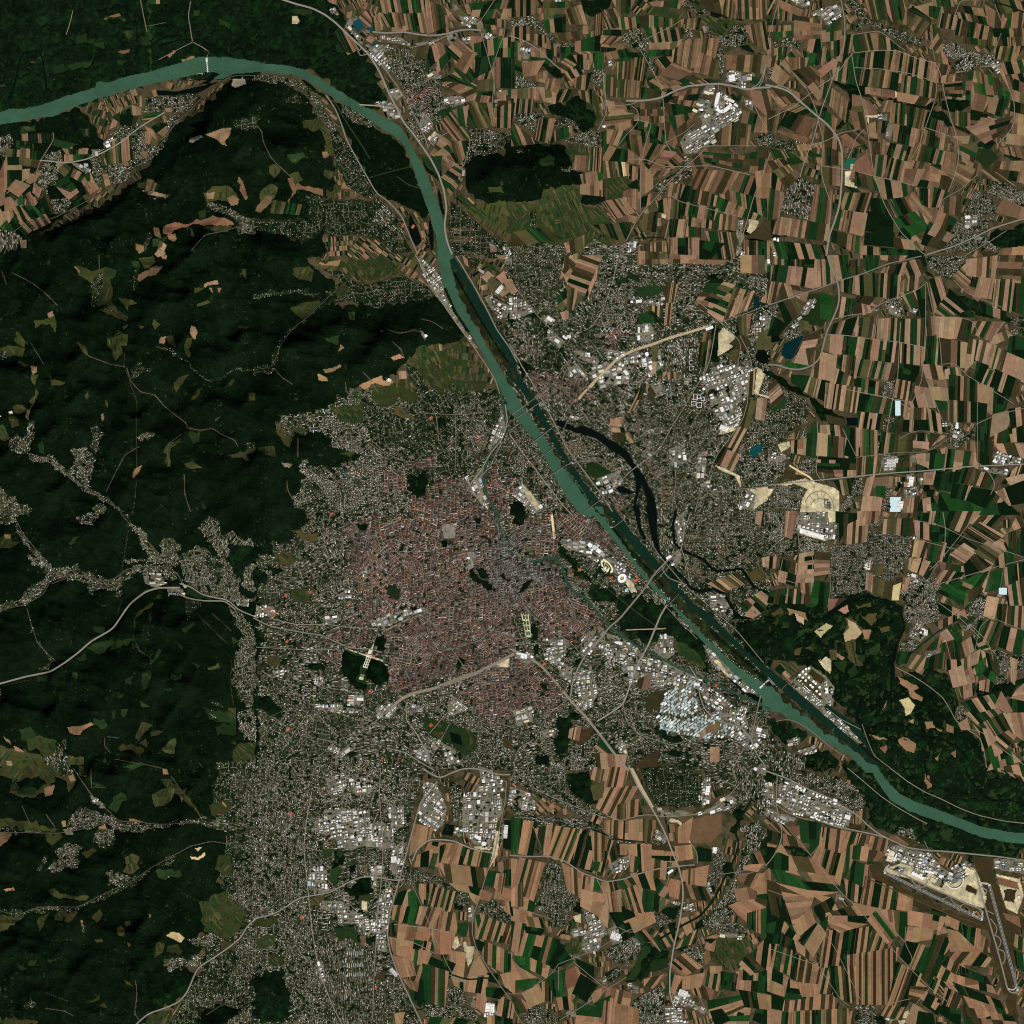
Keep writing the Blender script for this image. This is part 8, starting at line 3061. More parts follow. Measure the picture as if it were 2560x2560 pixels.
WN = [vnoise(N + 1, c_, s_) - .5 for c_, s_ in ((80, 51), (80, 52), (190, 53), (190, 54))]
def warp(x, y):
    r, c = cell_of(x, y); return x + 110 * WN[0][r, c] + 46 * WN[2][r, c], y + 110 * WN[1][r, c] + 46 * WN[3][r, c]
def lattice(rid, xm, xM, ym, yM, ang, bx, by):
    mx, my = (xm + xM) / 2, (ym + yM) / 2; R_ = math.hypot(xM - xm, yM - ym) / 2 + max(bx, by); ca, sn = math.cos(ang), math.sin(ang)
    return mx, my, R_, ca, sn
def streets(rid, box, ang, bx, by, wd, colr, z, store, keep):
    mx, my, R_, ca, sn = lattice(rid, *box, ang, bx, by)
    for dr, per in ((0, by), (1, bx)):
        nl = int(R_ / per) + 1; s = np.arange(-R_, R_ + 40, 40.0); t = np.arange(-nl, nl + 1) * per
        s2, t2 = np.meshgrid(s, t); u, v = (s2, t2) if dr == 0 else (t2, s2)
        P = []
        for o_ in (-wd / 2, wd / 2):
            uu, vv = (u, v + o_) if dr == 0 else (u - o_, v); P.append(warp(mx + uu * ca - vv * sn, my + uu * sn + vv * ca))
        x, y = (P[0][0] + P[1][0]) / 2, (P[0][1] + P[1][1]) / 2; r, c = cell_of(x, y)
        m = (reg_id[r, c] == rid) & (abs(x) < 13600) & (abs(y) < 13600); m = m[:, :-1] & m[:, 1:]
        blk = np.random.default_rng(rid + dr).random((m.shape[0], m.shape[1] // 3 + 1)) < keep; m &= np.repeat(blk, 3, 1)[:, :m.shape[1]]
        a, b = np.nonzero(m)
        if not len(a): continue
        X = np.stack([P[0][0][a, b], P[0][0][a, b + 1], P[1][0][a, b + 1], P[1][0][a, b]], 1); Y = np.stack([P[0][1][a, b], P[0][1][a, b + 1], P[1][1][a, b + 1], P[1][1][a, b]], 1)
        Z = H(X, Y); Z = Z + z + .3 * dr + np.where(np.abs(Z) > 4, 2.6, 0)
        store.append((np.stack([X, Y, Z], -1).reshape(-1, 3), np.arange(len(a) * 4).reshape(-1, 4), np.repeat(colr[None], len(a), 0)))
PAL = {'house': (np.array([srgb(138, 130, 114), srgb(122, 98, 82), srgb(158, 154, 138), srgb(196, 194, 180), srgb(98, 94, 82), srgb(142, 92, 72), srgb(236, 236, 228), srgb(150, 160, 140)]), np.array([.22, .11, .23, .18, .1, .05, .06, .05])),
       'dense': (np.array([srgb(124, 104, 89), srgb(130, 84, 68), srgb(138, 130, 114), srgb(170, 162, 144), srgb(94, 80, 68), srgb(146, 98, 76), srgb(216, 212, 204), srgb(70, 66, 60), srgb(134, 142, 144)]), np.array([.27, .17, .21, .08, .14, .05, .015, .05, .03])),
       'ind': (np.array([srgb(226, 224, 218), srgb(190, 184, 172), srgb(160, 156, 148), srgb(214, 202, 172), srgb(120, 116, 110), srgb(248, 248, 245), srgb(140, 118, 104), srgb(84, 82, 80), srgb(158, 172, 184)]), np.array([.2, .2, .17, .1, .1, .1, .04, .06, .03]))}
PAL['core'] = (np.array([srgb(122, 116, 106), srgb(142, 138, 128), srgb(98, 92, 84), srgb(172, 170, 160), srgb(126, 94, 78), srgb(112, 124, 116)]), np.array([.25, .25, .2, .12, .12, .06]))
CORE = W([(1292, 1428)])[0]
def pick(p, n):
    c, w = PAL[p]; return c[rng.choice(len(c), n, p=w / w.sum())] * rng.uniform(.8, 1.2, (n, 1))
ids, inv, cnt = np.unique(reg_id[reg_id >= 0], return_inverse=True, return_counts=True)
rr, cc = np.nonzero(reg_id >= 0); o = np.argsort(inv, kind='stable'); rr, cc = rr[o], cc[o]; st = np.concatenate([[0], np.cumsum(cnt)])
STREET = []; HALLS = []; BLOCKS = []; nh = 0; PLACE = []
for q, rid in enumerate(ids):
    a_, b_ = st[q], st[q + 1]; R1, C1 = rr[a_:b_], cc[a_:b_]
    if len(R1) < 4: continue
    k = 'd' if rid >= 100000 and (rid - 100000) % 2 else 'S' if rid >= 100000 else POLY[rid][0] if rid < NP else 'u'
    box = (cx[C1.min()], cx[C1.max() + 1], cy[R1.max() + 1], cy[R1.min()]); mx, my = X0 + C1.mean() * CELL, Y0 - R1.mean() * CELL
    if rid >= 100000:
        sx, sy = seeds[(rid - 100000) // 2]; east = sy - 0 > -(sx - 2000) * 1.15
        ang = (math.radians(-38) if east else math.radians(8)) + rng.normal(0, .2)
        if rng.random() < .3: ang += rng.uniform(-.7, .7)
    else:
        p = W(POLY[rid][1]) if rid < NP else W(LINE[rid - NP][2]); e = np.roll(p, -1, 0) - p; L = np.hypot(e[:, 0], e[:, 1]); e = e[L.argmax()]; ang = math.atan2(e[1], e[0])
        if k in 'hu': ang += rng.normal(0, .08)
    per = {'h': (96, 66, 10), 'u': (118, 82, 10), 's': (150, 105, 9), 'S': (132, 92, 11), 'd': (88, 70, 11), 'i': (150, 105, 13), 'I': (170, 120, 13), 'X': (120, 60, 8), 'G2': (400, 300, 8)}[k]
    bx, by, sw = per[0] * rng.uniform(.8, 1.3), per[1] * rng.uniform(.85, 1.2), per[2] * rng.uniform(.7, 1.1)
    if k not in ('X', 'G2'):
        streets(rid, box, ang, bx, by, sw, (srgb(94, 90, 82) if k == 'd' else srgb(132, 124, 108) if k in 'iI' else srgb(112, 107, 92)) * rng.uniform(.8, 1.15), 1.9, STREET, {'h': .92, 'd': .9, 'i': .6, 'I': .5}.get(k, .74))
    MX, MY, R_, ca, sn = lattice(rid, *box, ang, bx, by)
    I, J = np.meshgrid(np.arange(-int(R_ / bx) - 1, int(R_ / bx) + 1), np.arange(-int(R_ / by) - 1, int(R_ / by) + 1)); I = I.ravel(); J = J.ravel()
    if k in 'uhsS':
        fx = {'h': (.18, .5, .82), 'u': (.14, .38, .62, .86), 's': (.2, .5, .8), 'S': (.13, .38, .63, .88)}[k]; fy = (.27, .73)
        rs = np.random.default_rng(int(rid)); sty = rs.choice(['villa', 'slab', 'row'], p=[.56, .22, .22]) if k == 'S' else rs.choice(['villa', 'row'], p=[.8, .2]) if k == 'u' else 'villa'; dfac = rs.uniform(.5, 1.05); bright = rs.uniform(.8, 1.25)
        if sty == 'slab': fx, fy = (.25, .75), (.28, .72)
        elif sty == 'row': fx, fy = (.28, .72), (.16, .5, .84)
        U_ = np.concatenate([(I + f) * bx for f in fx for g_ in fy]); V_ = np.concatenate([(J + g_) * by for f in fx for g_ in fy])
        U_ = U_ + rng.normal(0, bx * .06, len(U_)); V_ = V_ + rng.normal(0, by * .06, len(V_))
        x, y = warp(MX + U_ * ca - V_ * sn, MY + U_ * sn + V_ * ca); r, c = cell_of(x, y)
        den = {'h': .92, 'u': .86 * min(1, dfac + .2), 's': .55, 'S': .9 * dfac}[k] * np.clip(1.5 - 1.35 * np.abs(WN[3][r, c] * 2) - 1.0 * np.clip(tn[r, c] - .5, 0, 1) * 2, .25, 1)
        ok = (reg_id[r, c] == rid) & (rng.random(len(x)) < den) & (abs(x) < 13400) & (abs(y) < 13400); x, y = x[ok], y[ok]; n = len(x)
        if not n: continue
        w = rng.uniform(13, 24, n) * {'h': .9, 'u': 1.0, 's': .9, 'S': 1.0}[k]; d = rng.uniform(11, 16, n)
        lg = rng.random(n) < {'h': .02, 'u': .05, 's': .02, 'S': .09}[k]; w[lg] *= rng.uniform(1.6, 2.6, lg.sum()); d[lg] *= rng.uniform(1.0, 1.5, lg.sum())
        if sty == 'slab': w, d = rng.uniform(.3, .44, n) * bx, rng.uniform(13, 19, n)
        elif sty == 'row': w, d = rng.uniform(.3, .42, n) * bx, rng.uniform(9, 13, n)
        an = ang + (rng.random(n) < (.35 if sty == 'villa' else .25 if sty == 'slab' else 0)) * math.pi / 2 + rng.normal(0, .05 if sty == 'villa' else .015, n)
        BL = boxes(x, y, w, d, rng.uniform(5, 9, n) * (2.2 if sty == 'slab' else 1), an, np.clip(pick('house', n) * bright, 0, .85), np.tile(srgb(190, 180, 164), (n, 1)), True); PLACE.append((k, mx, my, BL)); nh += n
    elif k == 'd':
        x, y = warp(MX + (I + .5) * bx * ca - (J + .5) * by * sn, MY + (I + .5) * bx * sn + (J + .5) * by * ca); r, c = cell_of(x, y)
        ok = (reg_id[r, c] == rid) & (rng.random(len(x)) < .95); tone = np.random.default_rng(int(rid)).uniform(.78, 1.22)
        for X_, Y_ in zip(x[ok], y[ok]):
            BLOCKS.append((X_, Y_, bx - sw, by - sw, ang, rng.uniform(16, 25), tone))
    elif k in 'iI':
        x, y = warp(MX + (I + .5) * bx * ca - (J + .5) * by * sn, MY + (I + .5) * bx * sn + (J + .5) * by * ca); r, c = cell_of(x, y); ok = (reg_id[r, c] == rid)
        if not ok.any() and len(R1) > 6: x, y, ok = np.array([mx]), np.array([my]), np.array([True])
        for X_, Y_ in zip(x[ok], y[ok]):
            wv, dv = (bx - sw) * rng.uniform(.75, 1.05), (by - sw) * rng.uniform(.75, 1.05); s = rng.random()
            if rng.random() < .14: continue
            parts = [(0, 0, .88, .86)] if s < .34 else [(-.25, 0, .42, .85), (.25, 0, .42, .85)] if s < .6 else [(-.25, -.25, .44, .42), (.25, -.25, .44, .42), (0, .25, .9, .4)] if s < .85 else [(-.28, .24, .36, .42), (.22, .24, .46, .4), (-.2, -.25, .5, .4), (.3, -.25, .3, .4)]
            for fu, fv, fw, fd in parts:
                u, v = fu * wv, fv * dv; w_, d_ = fw * wv * rng.uniform(.75, 1), fd * dv * rng.uniform(.7, 1)
                HALLS.append([X_ + u * ca - v * sn, Y_ + u * sn + v * ca, w_, d_, ang + rng.normal(0, .03), rng.uniform(7, 14)])
V, Q, C = merge(STREET); ob = mk('streets', V, Q, None, C, M['road']); ob['kind'] = 'structure'
big_p = [p for p in PLACE if len(p[3][1]) >= 6 * 40]; small_p = [p for p in PLACE if len(p[3][1]) < 6 * 40]
for k, mx, my, (V, Q, C) in big_p:
    ob = mk('houses', V, Q, None, C, M['roof']); reg(ob, {'h': 'tight grid of small houses', 'u': 'built-up cluster of houses', 's': 'loose scatter of houses', 'S': 'suburban district of houses'}[k], 'houses', mx, my, 'built-up districts', 'stuff')
if small_p:
    V, Q, C = merge([p[3] for p in small_p]); ob = mk('houses', V, Q, None, C, M['roof']); ob['kind'] = 'stuff'; ob['label'] = 'small scattered groups of houses over the whole picture'; ob['category'] = 'houses'
# city blocks: four wings round a courtyard
BLOCKS.sort(key=lambda b: -b[2] * b[3])
def wings(b):
    x, y, w, d, an, h, _ = b; t = min(15, w * .27, d * .27)
    return [(0, d / 2 - t / 2, w, t), (0, -d / 2 + t / 2, w, t), (w / 2 - t / 2, 0, t, d - 2 * t), (-w / 2 + t / 2, 0, t, d - 2 * t)], h
vis = [b for b in BLOCKS if abs(b[0]) < 12700 and abs(b[1]) < 12700]
top = vis[:300]; topid = set(map(id, top)); acc = [[] for _ in range(7)]; wc = []
_gb = []
def wing_mesh():                               # unit wing with a hipped roof
    if not _gb:
        V = [(x, y, z) for z in (0, .78) for x, y in ((-.5, -.5), (.5, -.5), (.5, .5), (-.5, .5))] + [(-.42, 0, 1), (.42, 0, 1)]
        _gb.append(mk('wall', V[:8], [(0, 1, 5, 4), (1, 2, 6, 5), (2, 3, 7, 6), (3, 0, 4, 7)], None, None, M['paint'], link=False))
        _gb.append(mk('roof', V[4:], [(0, 1, 5, 4), (2, 3, 4, 5)], [(1, 2, 5), (3, 0, 4)], None, M['paint'], link=False))
    return _gb
for b in top:
    e = bpy.data.objects.new('city_block', None); COL.objects.link(e); e.location = (b[0], b[1], float(H(b[0], b[1])) + .5); e.rotation_euler = (0, 0, b[4])
    L, h = wings(b); wm, rm = wing_mesh(); wcol = srgb(186, 174, 156) * rng.uniform(.8, 1.1)
    for (u, v, w_, d_), c_ in zip(L, pick('dense', 4)):
        lw = w_ >= d_; sc = (w_, d_, h) if lw else (d_, w_, h)
        o_ = inst('wing', wm, e, (u, v, 0), 0 if lw else math.pi / 2, sc, wcol); inst('roof', rm, o_, color=c_)
    cen = np.array(b[:2]); red = ''
    reg(e, 'large courtyard city block', 'city block', b[0], b[1], 'courtyard blocks of the dense city')
for b in BLOCKS:
    if id(b) in topid: continue
    L, h = wings(b); ca, sn = math.cos(b[4]), math.sin(b[4])
    if rng.random() < .25: L = L[:3]
    if rng.random() < .3: L.append((0, 0, L[0][3] * .9, b[3] - 2 * L[0][3]))
    for (u, v, w_, d_) in L:
        for a_, val in zip(acc, (b[0] + u * ca - v * sn, b[1] + u * sn + v * ca, w_, d_, h * random.uniform(.8, 1.1), b[4], b[6])): a_.append(val)
acc = [np.array(a_) for a_ in acc]; n = len(acc[0])
inner = np.hypot(acc[0] - CORE[0], acc[1] - CORE[1]) < 950 * rng.uniform(.8, 1.2, n)
V, Q, C = boxes(acc[0], acc[1], acc[2], acc[3], acc[4], acc[5], np.where(inner[:, None], pick('core', n), pick('dense', n)) * acc[6][:, None], np.tile(srgb(170, 158, 142), (n, 1)), False)
ob = mk('city_blocks', V, Q, None, C, M['roof']); ob['kind'] = 'stuff'; ob['label'] = 'dense mass of reddish grey city blocks west of the river'; ob['category'] = 'city blocks'
# industrial halls: roof slab, walls, skylights
def hall(x, y, w, d, an, h, colr, nm='industrial_hall', z=.5, sky_n=3, walls=(.5, .48, .45)):
    e = bpy.data.objects.new(nm, None); COL.objects.link(e); e.location = (x, y, float(H(x, y)) + z); e.rotation_euler = (0, 0, an); bm = unit_box()
    inst('wall', bm, e, (0, 0, 0), 0, (w, d, h), walls)
    inst('roof', bm, e, (0, 0, h - .3), 0, (w + 1.2, d + 1.2, 1.1), colr)
    for i in range(sky_n):
        v = (i + .5) / sky_n - .5
        if i % 3 == 2: inst('roof_unit', bm, e, (w * random.uniform(-.3, .3), v * d, h + .7), 0, (w * .12, d * .12, 3), (.3, .3, .3))
        else: inst('skylight', bm, e, (0, v * d, h + .7), 0, (w * .8, max(2, d * .05), .8), (.16, .18, .2))
    return e
HALLS.sort(key=lambda b: -b[2] * b[3]); vis = [b for b in HALLS if abs(b[0]) < 12700 and abs(b[1]) < 12700]; top = vis[:300]; topid = set(map(id, top))
CN = ['white', 'light grey', 'grey', 'beige', 'dark grey', 'white', 'brown', 'dark grey', 'blue grey']
for b in top:
    c, w = PAL['ind']; q = rng.choice(len(c), p=w / w.sum())
    e = hall(*b, np.clip(c[q] * rng.uniform(.9, 1.1), 0, .85)); reg(e, f'large {CN[q]} flat-roofed industrial hall', 'hall', b[0], b[1], 'industrial halls')
R_ = np.array([b for b in HALLS if id(b) not in topid]); n = len(R_)
V, Q, C = boxes(R_[:, 0], R_[:, 1], R_[:, 2], R_[:, 3], R_[:, 5], R_[:, 4], np.clip(pick('ind', n), 0, .85), np.tile(srgb(180, 176, 168), (n, 1)), False)
ob = mk('industrial_halls', V, Q, None, C, M['roof']); ob['kind'] = 'stuff'; ob['label'] = 'crowd of smaller pale industrial halls in all the business districts'; ob['category'] = 'halls'
# ---------------------------------------------------------------- landmarks
def Z(x0, y0, s, pts): return np.array([(x0 + a * s, y0 + b * s) for a, b in pts], float)     # enlarged-view -> photograph pixels
TZ = 640 / 1932.0
def empty(nm, x, y, rot=0.0, z=None):
    e = bpy.data.objects.new(nm, None); COL.objects.link(e); e.location = (x, y, float(H(x, y)) + .5 if z is None else z); e.rotation_euler = (0, 0, rot); return e
# greenhouses with ridged glass roofs
def ridge_mesh(n=7):
    V, Q = [], []
    for i in range(n):
        y0, y1 = i / n - .5, (i + 1) / n - .5; ym = (y0 + y1) / 2; o = len(V)
        V += [(-.5, y0, .6), (.5, y0, .6), (.5, ym, 1), (-.5, ym, 1), (.5, y1, .6), (-.5, y1, .6)]; Q += [(o, o + 1, o + 2, o + 3), (o + 3, o + 2, o + 4, o + 5)]
    return mk('glass_roof', V, Q, None, None, M['glass'], link=False)
RM = ridge_mesh()
def greenhouse(x, y, w, d, an, c, lab='pale glass greenhouse', grp='greenhouses of the garden quarter'):
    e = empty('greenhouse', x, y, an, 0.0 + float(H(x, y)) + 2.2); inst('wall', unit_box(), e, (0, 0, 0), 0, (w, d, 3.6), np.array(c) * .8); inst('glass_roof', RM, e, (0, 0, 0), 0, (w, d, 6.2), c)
    reg(e, lab, 'greenhouse', x, y, grp)
GH = 0
for i, (k, p) in enumerate(POLY):
    if k == 'X':
        P = W(p); m = P.mean(0); up = GH == 0; GH += 1; an = math.radians(38 if up else 72); bx, by = (112, 66) if up else (96, 44); ca, sn = math.cos(an), math.sin(an)
        for I in range(-22, 22):
            for J in range(-30, 30):
                u, v = (I + .5 + .5 * (J % 2)) * bx, (J + .5) * by; x, y = m[0] + u * ca - v * sn, m[1] + u * sn + v * ca; r, c = cell_of(np.array([x]), np.array([y]))
                if cls[r[0], c[0]] != CODE['X'] or road[r[0], c[0]] or random.random() > (.78 if up else .42): continue
                s = random.random(); c_ = srgb(170, 186, 184) if s < .4 else srgb(138, 158, 160) if s < .66 else srgb(226, 230, 226) if s < .82 else srgb(100, 112, 106)
                greenhouse(x, y, bx * random.uniform(.5, .98), by * random.uniform(.45, .95), an + random.gauss(0, .03), c_)
    elif k == 'G2':
        P = W(p)[:4]; m = P.mean(0); e1 = P[1] - P[0]; e2 = P[3] - P[0]
        greenhouse(m[0], m[1], float(np.hypot(*e1)), float(np.hypot(*e2)), math.atan2(e1[1], e1[0]), srgb(196, 218, 220), 'large lone white greenhouse', 'large lone greenhouses')
# storage tanks
def cyl(n=20):
    a = np.arange(n) * 2 * math.pi / n; c, s = np.cos(a), np.sin(a); i = np.arange(n); j = (i + 1) % n
    V = np.concatenate([np.column_stack([c, s, 0 * a]), np.column_stack([c, s, 0 * a + 1])]); shell = mk('shell', V, np.stack([i, j, j + n, i + n], 1), None, None, M['paint'], link=False)
    V = np.concatenate([np.column_stack([c, s, 0 * a]), [[0, 0, 1]]]); top = mk('roof', V, None, np.stack([i, j, np.full(n, n)], 1), None, M['paint'], link=False)
    return shell, top
SH, TP = cyl()
def tank(px, py, r, h, c, lab, grp, nm='storage_tank'):
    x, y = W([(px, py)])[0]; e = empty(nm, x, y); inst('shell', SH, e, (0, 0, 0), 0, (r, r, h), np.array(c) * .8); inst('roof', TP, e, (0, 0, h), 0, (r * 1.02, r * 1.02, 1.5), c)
    inst('rim', SH, e, (0, 0, -.5), 0, (r * 1.25, r * 1.25, 2.5), (.3, .29, .25)); reg(e, lab, 'tank', x, y, grp)
for a, b in ((665, 397), (752, 373), (568, 470), (655, 545), (565, 650), (748, 648), (655, 738), (890, 770), (955, 830), (800, 880), (862, 940), (1075, 945), (985, 1060), (1082, 1150), (470, 575)):
    tank(1960 + a * .0828, 1640 + b * .0828, 30, 18, (.86, .85, .78), 'large white storage tank', 'large tanks of the river tank farm')
for a, b in ((437, 730), (510, 745), (560, 845), (480, 770), (630, 908), (580, 960), (620, 990), (672, 950), (705, 985), (742, 1018), (658, 1030), (697, 1062), (780, 1050), (735, 1100), (885, 1160), (855, 1230), (935, 1210), (918, 1285), (1000, 1275), (985, 1345), (1050, 1325), (1048, 1412), (1112, 1470), (1095, 1365)):
    tank(1960 + a * .0828, 1640 + b * .0828, 15, 14, (.85, .84, .78), 'small white storage tank', 'small tanks of the river tank farm')
for a, b in ((840, 325), (905, 345), (962, 370), (1020, 392), (1075, 405), (868, 718), (920, 738), (977, 757), (905, 800), (950, 820), (800, 762), (835, 772), (483, 700), (533, 707), (583, 717), (633, 727), (222, 458), (680, 245), (605, 222), (660, 290), (615, 265), (1225, 800), (540, 185)):
    tank(1920 + a * .1346, 1940 + b * .1346, 24, 16, (.85, .83, .74), 'cream refinery tank', 'tanks of the southern refinery')
for a, b in ((1525, 1465), (1528, 1490), (1545, 1460), (1575, 1470), (1597, 1477), (1618, 1483), (1640, 1490), (1570, 1492), (1592, 1499), (1613, 1504), (1634, 1510)):
    tank(1280 + a * TZ, 1280 + b * TZ, 26, 5, (.05, .035, .03), 'dark round settling basin', 'settling basins of the treatment plant', 'settling_basin')
# oval stadium
def ring_mesh(nm, a0, b0, z0, a1, b1, z1, n=40, m=None):
    t = np.arange(n) * 2 * math.pi / n; i = np.arange(n); j = (i + 1) % n
    V = np.concatenate([np.column_stack([np.cos(t) * a0, np.sin(t) * b0, 0 * t + z0]), np.column_stack([np.cos(t) * a1, np.sin(t) * b1, 0 * t + z1])])
    return mk(nm, V, np.stack([i, j, j + n, i + n], 1), None, None, m or M['paint'], link=False)
def disc(nm, a, b, z, n=40):
    t = np.arange(n) * 2 * math.pi / n; i = np.arange(n); V = np.concatenate([np.column_stack([np.cos(t) * a, np.sin(t) * b, 0 * t + z]), [[0, 0, z]]])
    return mk(nm, V, None, np.stack([i, (i + 1) % n, np.full(n, n)], 1), None, M['paint'], link=False)
x, y = W([(1555, 1445.5)])[0]; e = empty('stadium', x, y, math.radians(50))
inst('facade', ring_mesh('facade', 116, 100, 0, 116, 100, 28), e, color=(.6, .6, .58)); inst('roof', ring_mesh('roof', 118, 102, 28, 54, 44, 32), e, color=(.9, .9, .9))
inst('stand', ring_mesh('stand', 100, 86, 20, 52, 42, 3), e, color=(.3, .3, .32)); inst('pitch', disc('pitch', 54, 44, 2.4), e, color=srgb(205, 182, 120))
e['label'] = 'oval stadium with a white ring roof beside the park'; e['category'] = 'stadium'
x, y = W([(1517.3, 1416)])[0]; e = empty('race_track', x, y, math.radians(-48))
inst('running_track', ring_mesh('running_track', 200, 105, 3.0, 150, 70, 3.0), e, color=srgb(226, 220, 168)); inst('infield', disc('infield', 150, 70, 2.6), e, color=srgb(40, 62, 22)); inst('inner_track', ring_mesh('inner_track', 96, 40, 3.2, 78, 26, 3.2), e, color=srgb(196, 200, 160))
inst('grandstand', unit_box(), e, (0, -128, 0), 0, (120, 20, 18), (.7, .7, .68)); e['label'] = 'pale oval trotting track with green infield next to the stadium'; e['category'] = 'race track'
for (a, b), c, l in zip(((160, 245), (285, 310), (390, 400), (485, 490)), (srgb(252, 252, 250), srgb(196, 208, 192), srgb(252, 252, 250), srgb(160, 158, 154)), ('white square exhibition hall farthest from the stadium', 'pale green exhibition hall between two white ones', 'white square exhibition hall nearest to the race track', 'grey exhibition hall beside the race track')):
    x, y = W([(1460 + a * .0932, 1340 + b * .0932)])[0]; e = hall(x, y, 112, 92, math.radians(-35), 16, np.clip(c, 0, .9), 'exhibition_hall', 3, 2); e['label'] = l; e['category'] = 'hall'; e['group'] = 'exhibition halls by the race track'
def court(px, py, w, d, an, c, nm='sports_court'):
    x, y = W([(px, py)])[0]; o = inst(nm, unit_box(), None, (x, y, float(H(x, y)) + 1.5), an, (w, d, 2.0), c); return o
for a, b, w, d, an, c in ((1390, 1200, 110, 60, 30, srgb(190, 84, 52)), (1410, 1090, 60, 60, 30, srgb(206, 96, 60)), (720, 1120, 120, 50, 20, srgb(150, 62, 50)), (780, 1220, 80, 50, -30, srgb(140, 54, 44)), (1155, 1670, 110, 50, -45, srgb(196, 88, 50)), (1255, 1050, 170, 80, -42, srgb(22, 62, 42))):
    o = court(1460 + a * .0932, 1340 + b * .0932, w, d, math.radians(an), c); reg(o, 'orange red sports court' if c[0] > .2 else 'dark green sports pitch by the stadium', 'sports court', o.location.x, o.location.y, 'sports courts')
x_, y_ = W([(1567, 1475)])[0]; o = inst('swimming_pool', disc('swimming_pool', 60, 38, 0), None, (x_, y_, 3.6), math.radians(60), (1, 1, 1), srgb(150, 190, 196)); o['label'] = 'pale blue outdoor swimming pool south of the stadium'; o['category'] = 'pool'
# clay courts and big orange roofs scattered over the city, as traced
for tc, tr, L in ((1, 2, ((1085, 45), (1130, 65), (955, 570), (960, 595), (110, 740), (140, 770), (75, 715), (225, 630), (415, 605), (790, 1420), (710, 1400), (860, 1350), (235, 975), (1320, 1610), (240, 1640), (955, 1850), (700, 700), (570, 15))), (2, 2, ((455, 400), (460, 470), (490, 480), (510, 440), (1925, 515), (240, 1150), (1540, 1310), (870, 650))), (1, 1, ((1320, 1225), (1680, 1370), (1300, 1530), (240, 1580), (1000, 940))), (1, 3, ((265, 350), (785, 180), (345, 1130), (605, 1290), (905, 1655))), (1, 0, ((1240, 730), (1200, 740), (1280, 690), (1110, 1700), (1185, 1710)))):
    for a, b in L:
        o = court(640 * tc + a * TZ, 640 * tr + b * TZ, random.uniform(70, 120), random.uniform(45, 80), random.uniform(0, 1.5), srgb(random.uniform(140, 185), random.uniform(72, 95), random.uniform(50, 68)), 'clay_court'); reg(o, 'orange red clay court', 'clay court', o.location.x, o.location.y, 'clay courts in the city')
# main station roof, palace, gardens
x, y = W([(1304, 1639)])[0]; e = empty('railway_station', x, y, math.radians(-10))
for i in range(5): inst('platform_roof', unit_box(), e, (random.uniform(-8, 8), (i - 2) * 24, 0), 0, (270, 18, 12 + i * .3), (.88, .88, .88))
inst('concourse', unit_box(), e, (20, 0, 0), 0, (60, 130, 10), (.6, .6, .6)); e['label'] = 'white roofed railway station at the head of the broad tracks'; e['category'] = 'station'
def quadmesh(nm, P, z, c, parent, org): 
    p = W(P) - org; return mk(nm, np.column_stack([p, np.full(4, z)]), [(0, 3, 2, 1)], None, c, M['sand'] if c.max() > .3 else M['meadow'], parent)
S_ = .0828; G0 = (840, 1600); org = W([(917, 1655)])[0]; e = empty('palace_garden', org[0], org[1], 0, 3.0)
zz = lambda L: Z(840, 1600, S_, L)
quadmesh('gravel_parterre', zz([(925, 480), (1060, 520), (945, 860), (810, 820)]), 3.0, srgb(222, 218, 186), e, org)
quadmesh('gravel_avenue', zz([(380, 275), (1415, 600), (1410, 660), (385, 310)]), 2.2, srgb(200, 190, 156), e, org)
A, B_, C_, D_ = zz([(925, 480), (1060, 520), (945, 860), (810, 820)])
for i in range(4):
    for j in range(2):
        s0, s1 = (.14, .42) if j == 0 else (.58, .86); t0, t1 = .08 + i * .22, .24 + i * .22; bl = lambda s, t: (A * (1 - s) + B_ * s) * (1 - t) + (D_ * (1 - s) + C_ * s) * t
        quadmesh('flower_bed', [bl(s0, t0), bl(s1, t0), bl(s1, t1), bl(s0, t1)], 3.6, srgb(22, 46, 18), e, org)
quadmesh('lawn_slope', zz([(745, 1020), (865, 1050), (835, 1140), (715, 1110)]), 3.0, srgb(110, 116, 70), e, org); quadmesh('gravel_terrace', zz([(715, 1112), (835, 1142), (815, 1215), (690, 1180)]), 3.0, srgb(206, 206, 168), e, org)
quadmesh('forecourt', zz([(1000, 280), (1110, 310), (1080, 440), (960, 410)]), 3.0, srgb(222, 216, 196), e, org); quadmesh('drive', zz([(1110, 130), (1150, 140), (1100, 300), (1040, 290)]), 2.6, srgb(190, 176, 146), e, org)
e['label'] = 'pale formal palace garden with eight dark flower beds'; e['category'] = 'garden'
pc = W(zz([(1010, 455)]))[0]; e = empty('palace', pc[0], pc[1], math.radians(-17))
for u, v, w_, d_, c in ((0, 0, 130, 24, srgb(224, 214, 180)), (-58, 40, 20, 60, srgb(170, 110, 84)), (58, 40, 20, 60, srgb(170, 110, 84)), (110, 10, 70, 60, srgb(150, 96, 72)), (-95, 30, 50, 40, srgb(160, 104, 80))): inst('wing', unit_box(), e, (u, v, 0), 0, (w_, d_, 22), c)
inst('roof', unit_box(), e, (0, 0, 22), 0, (120, 18, 6), srgb(190, 176, 150)); e['label'] = 'long palace with two wings above the pale garden'; e['category'] = 'palace'
zz2 = lambda L: Z(1280, 1280, TZ, L); org = W(zz2([(105, 850)]))[0]; e = empty('formal_garden', org[0], org[1], 0, 3.0)
quadmesh('gravel_garden', zz2([(70, 770), (125, 770), (145, 945), (105, 945)]), 2.6, srgb(206, 200, 160), e, org)
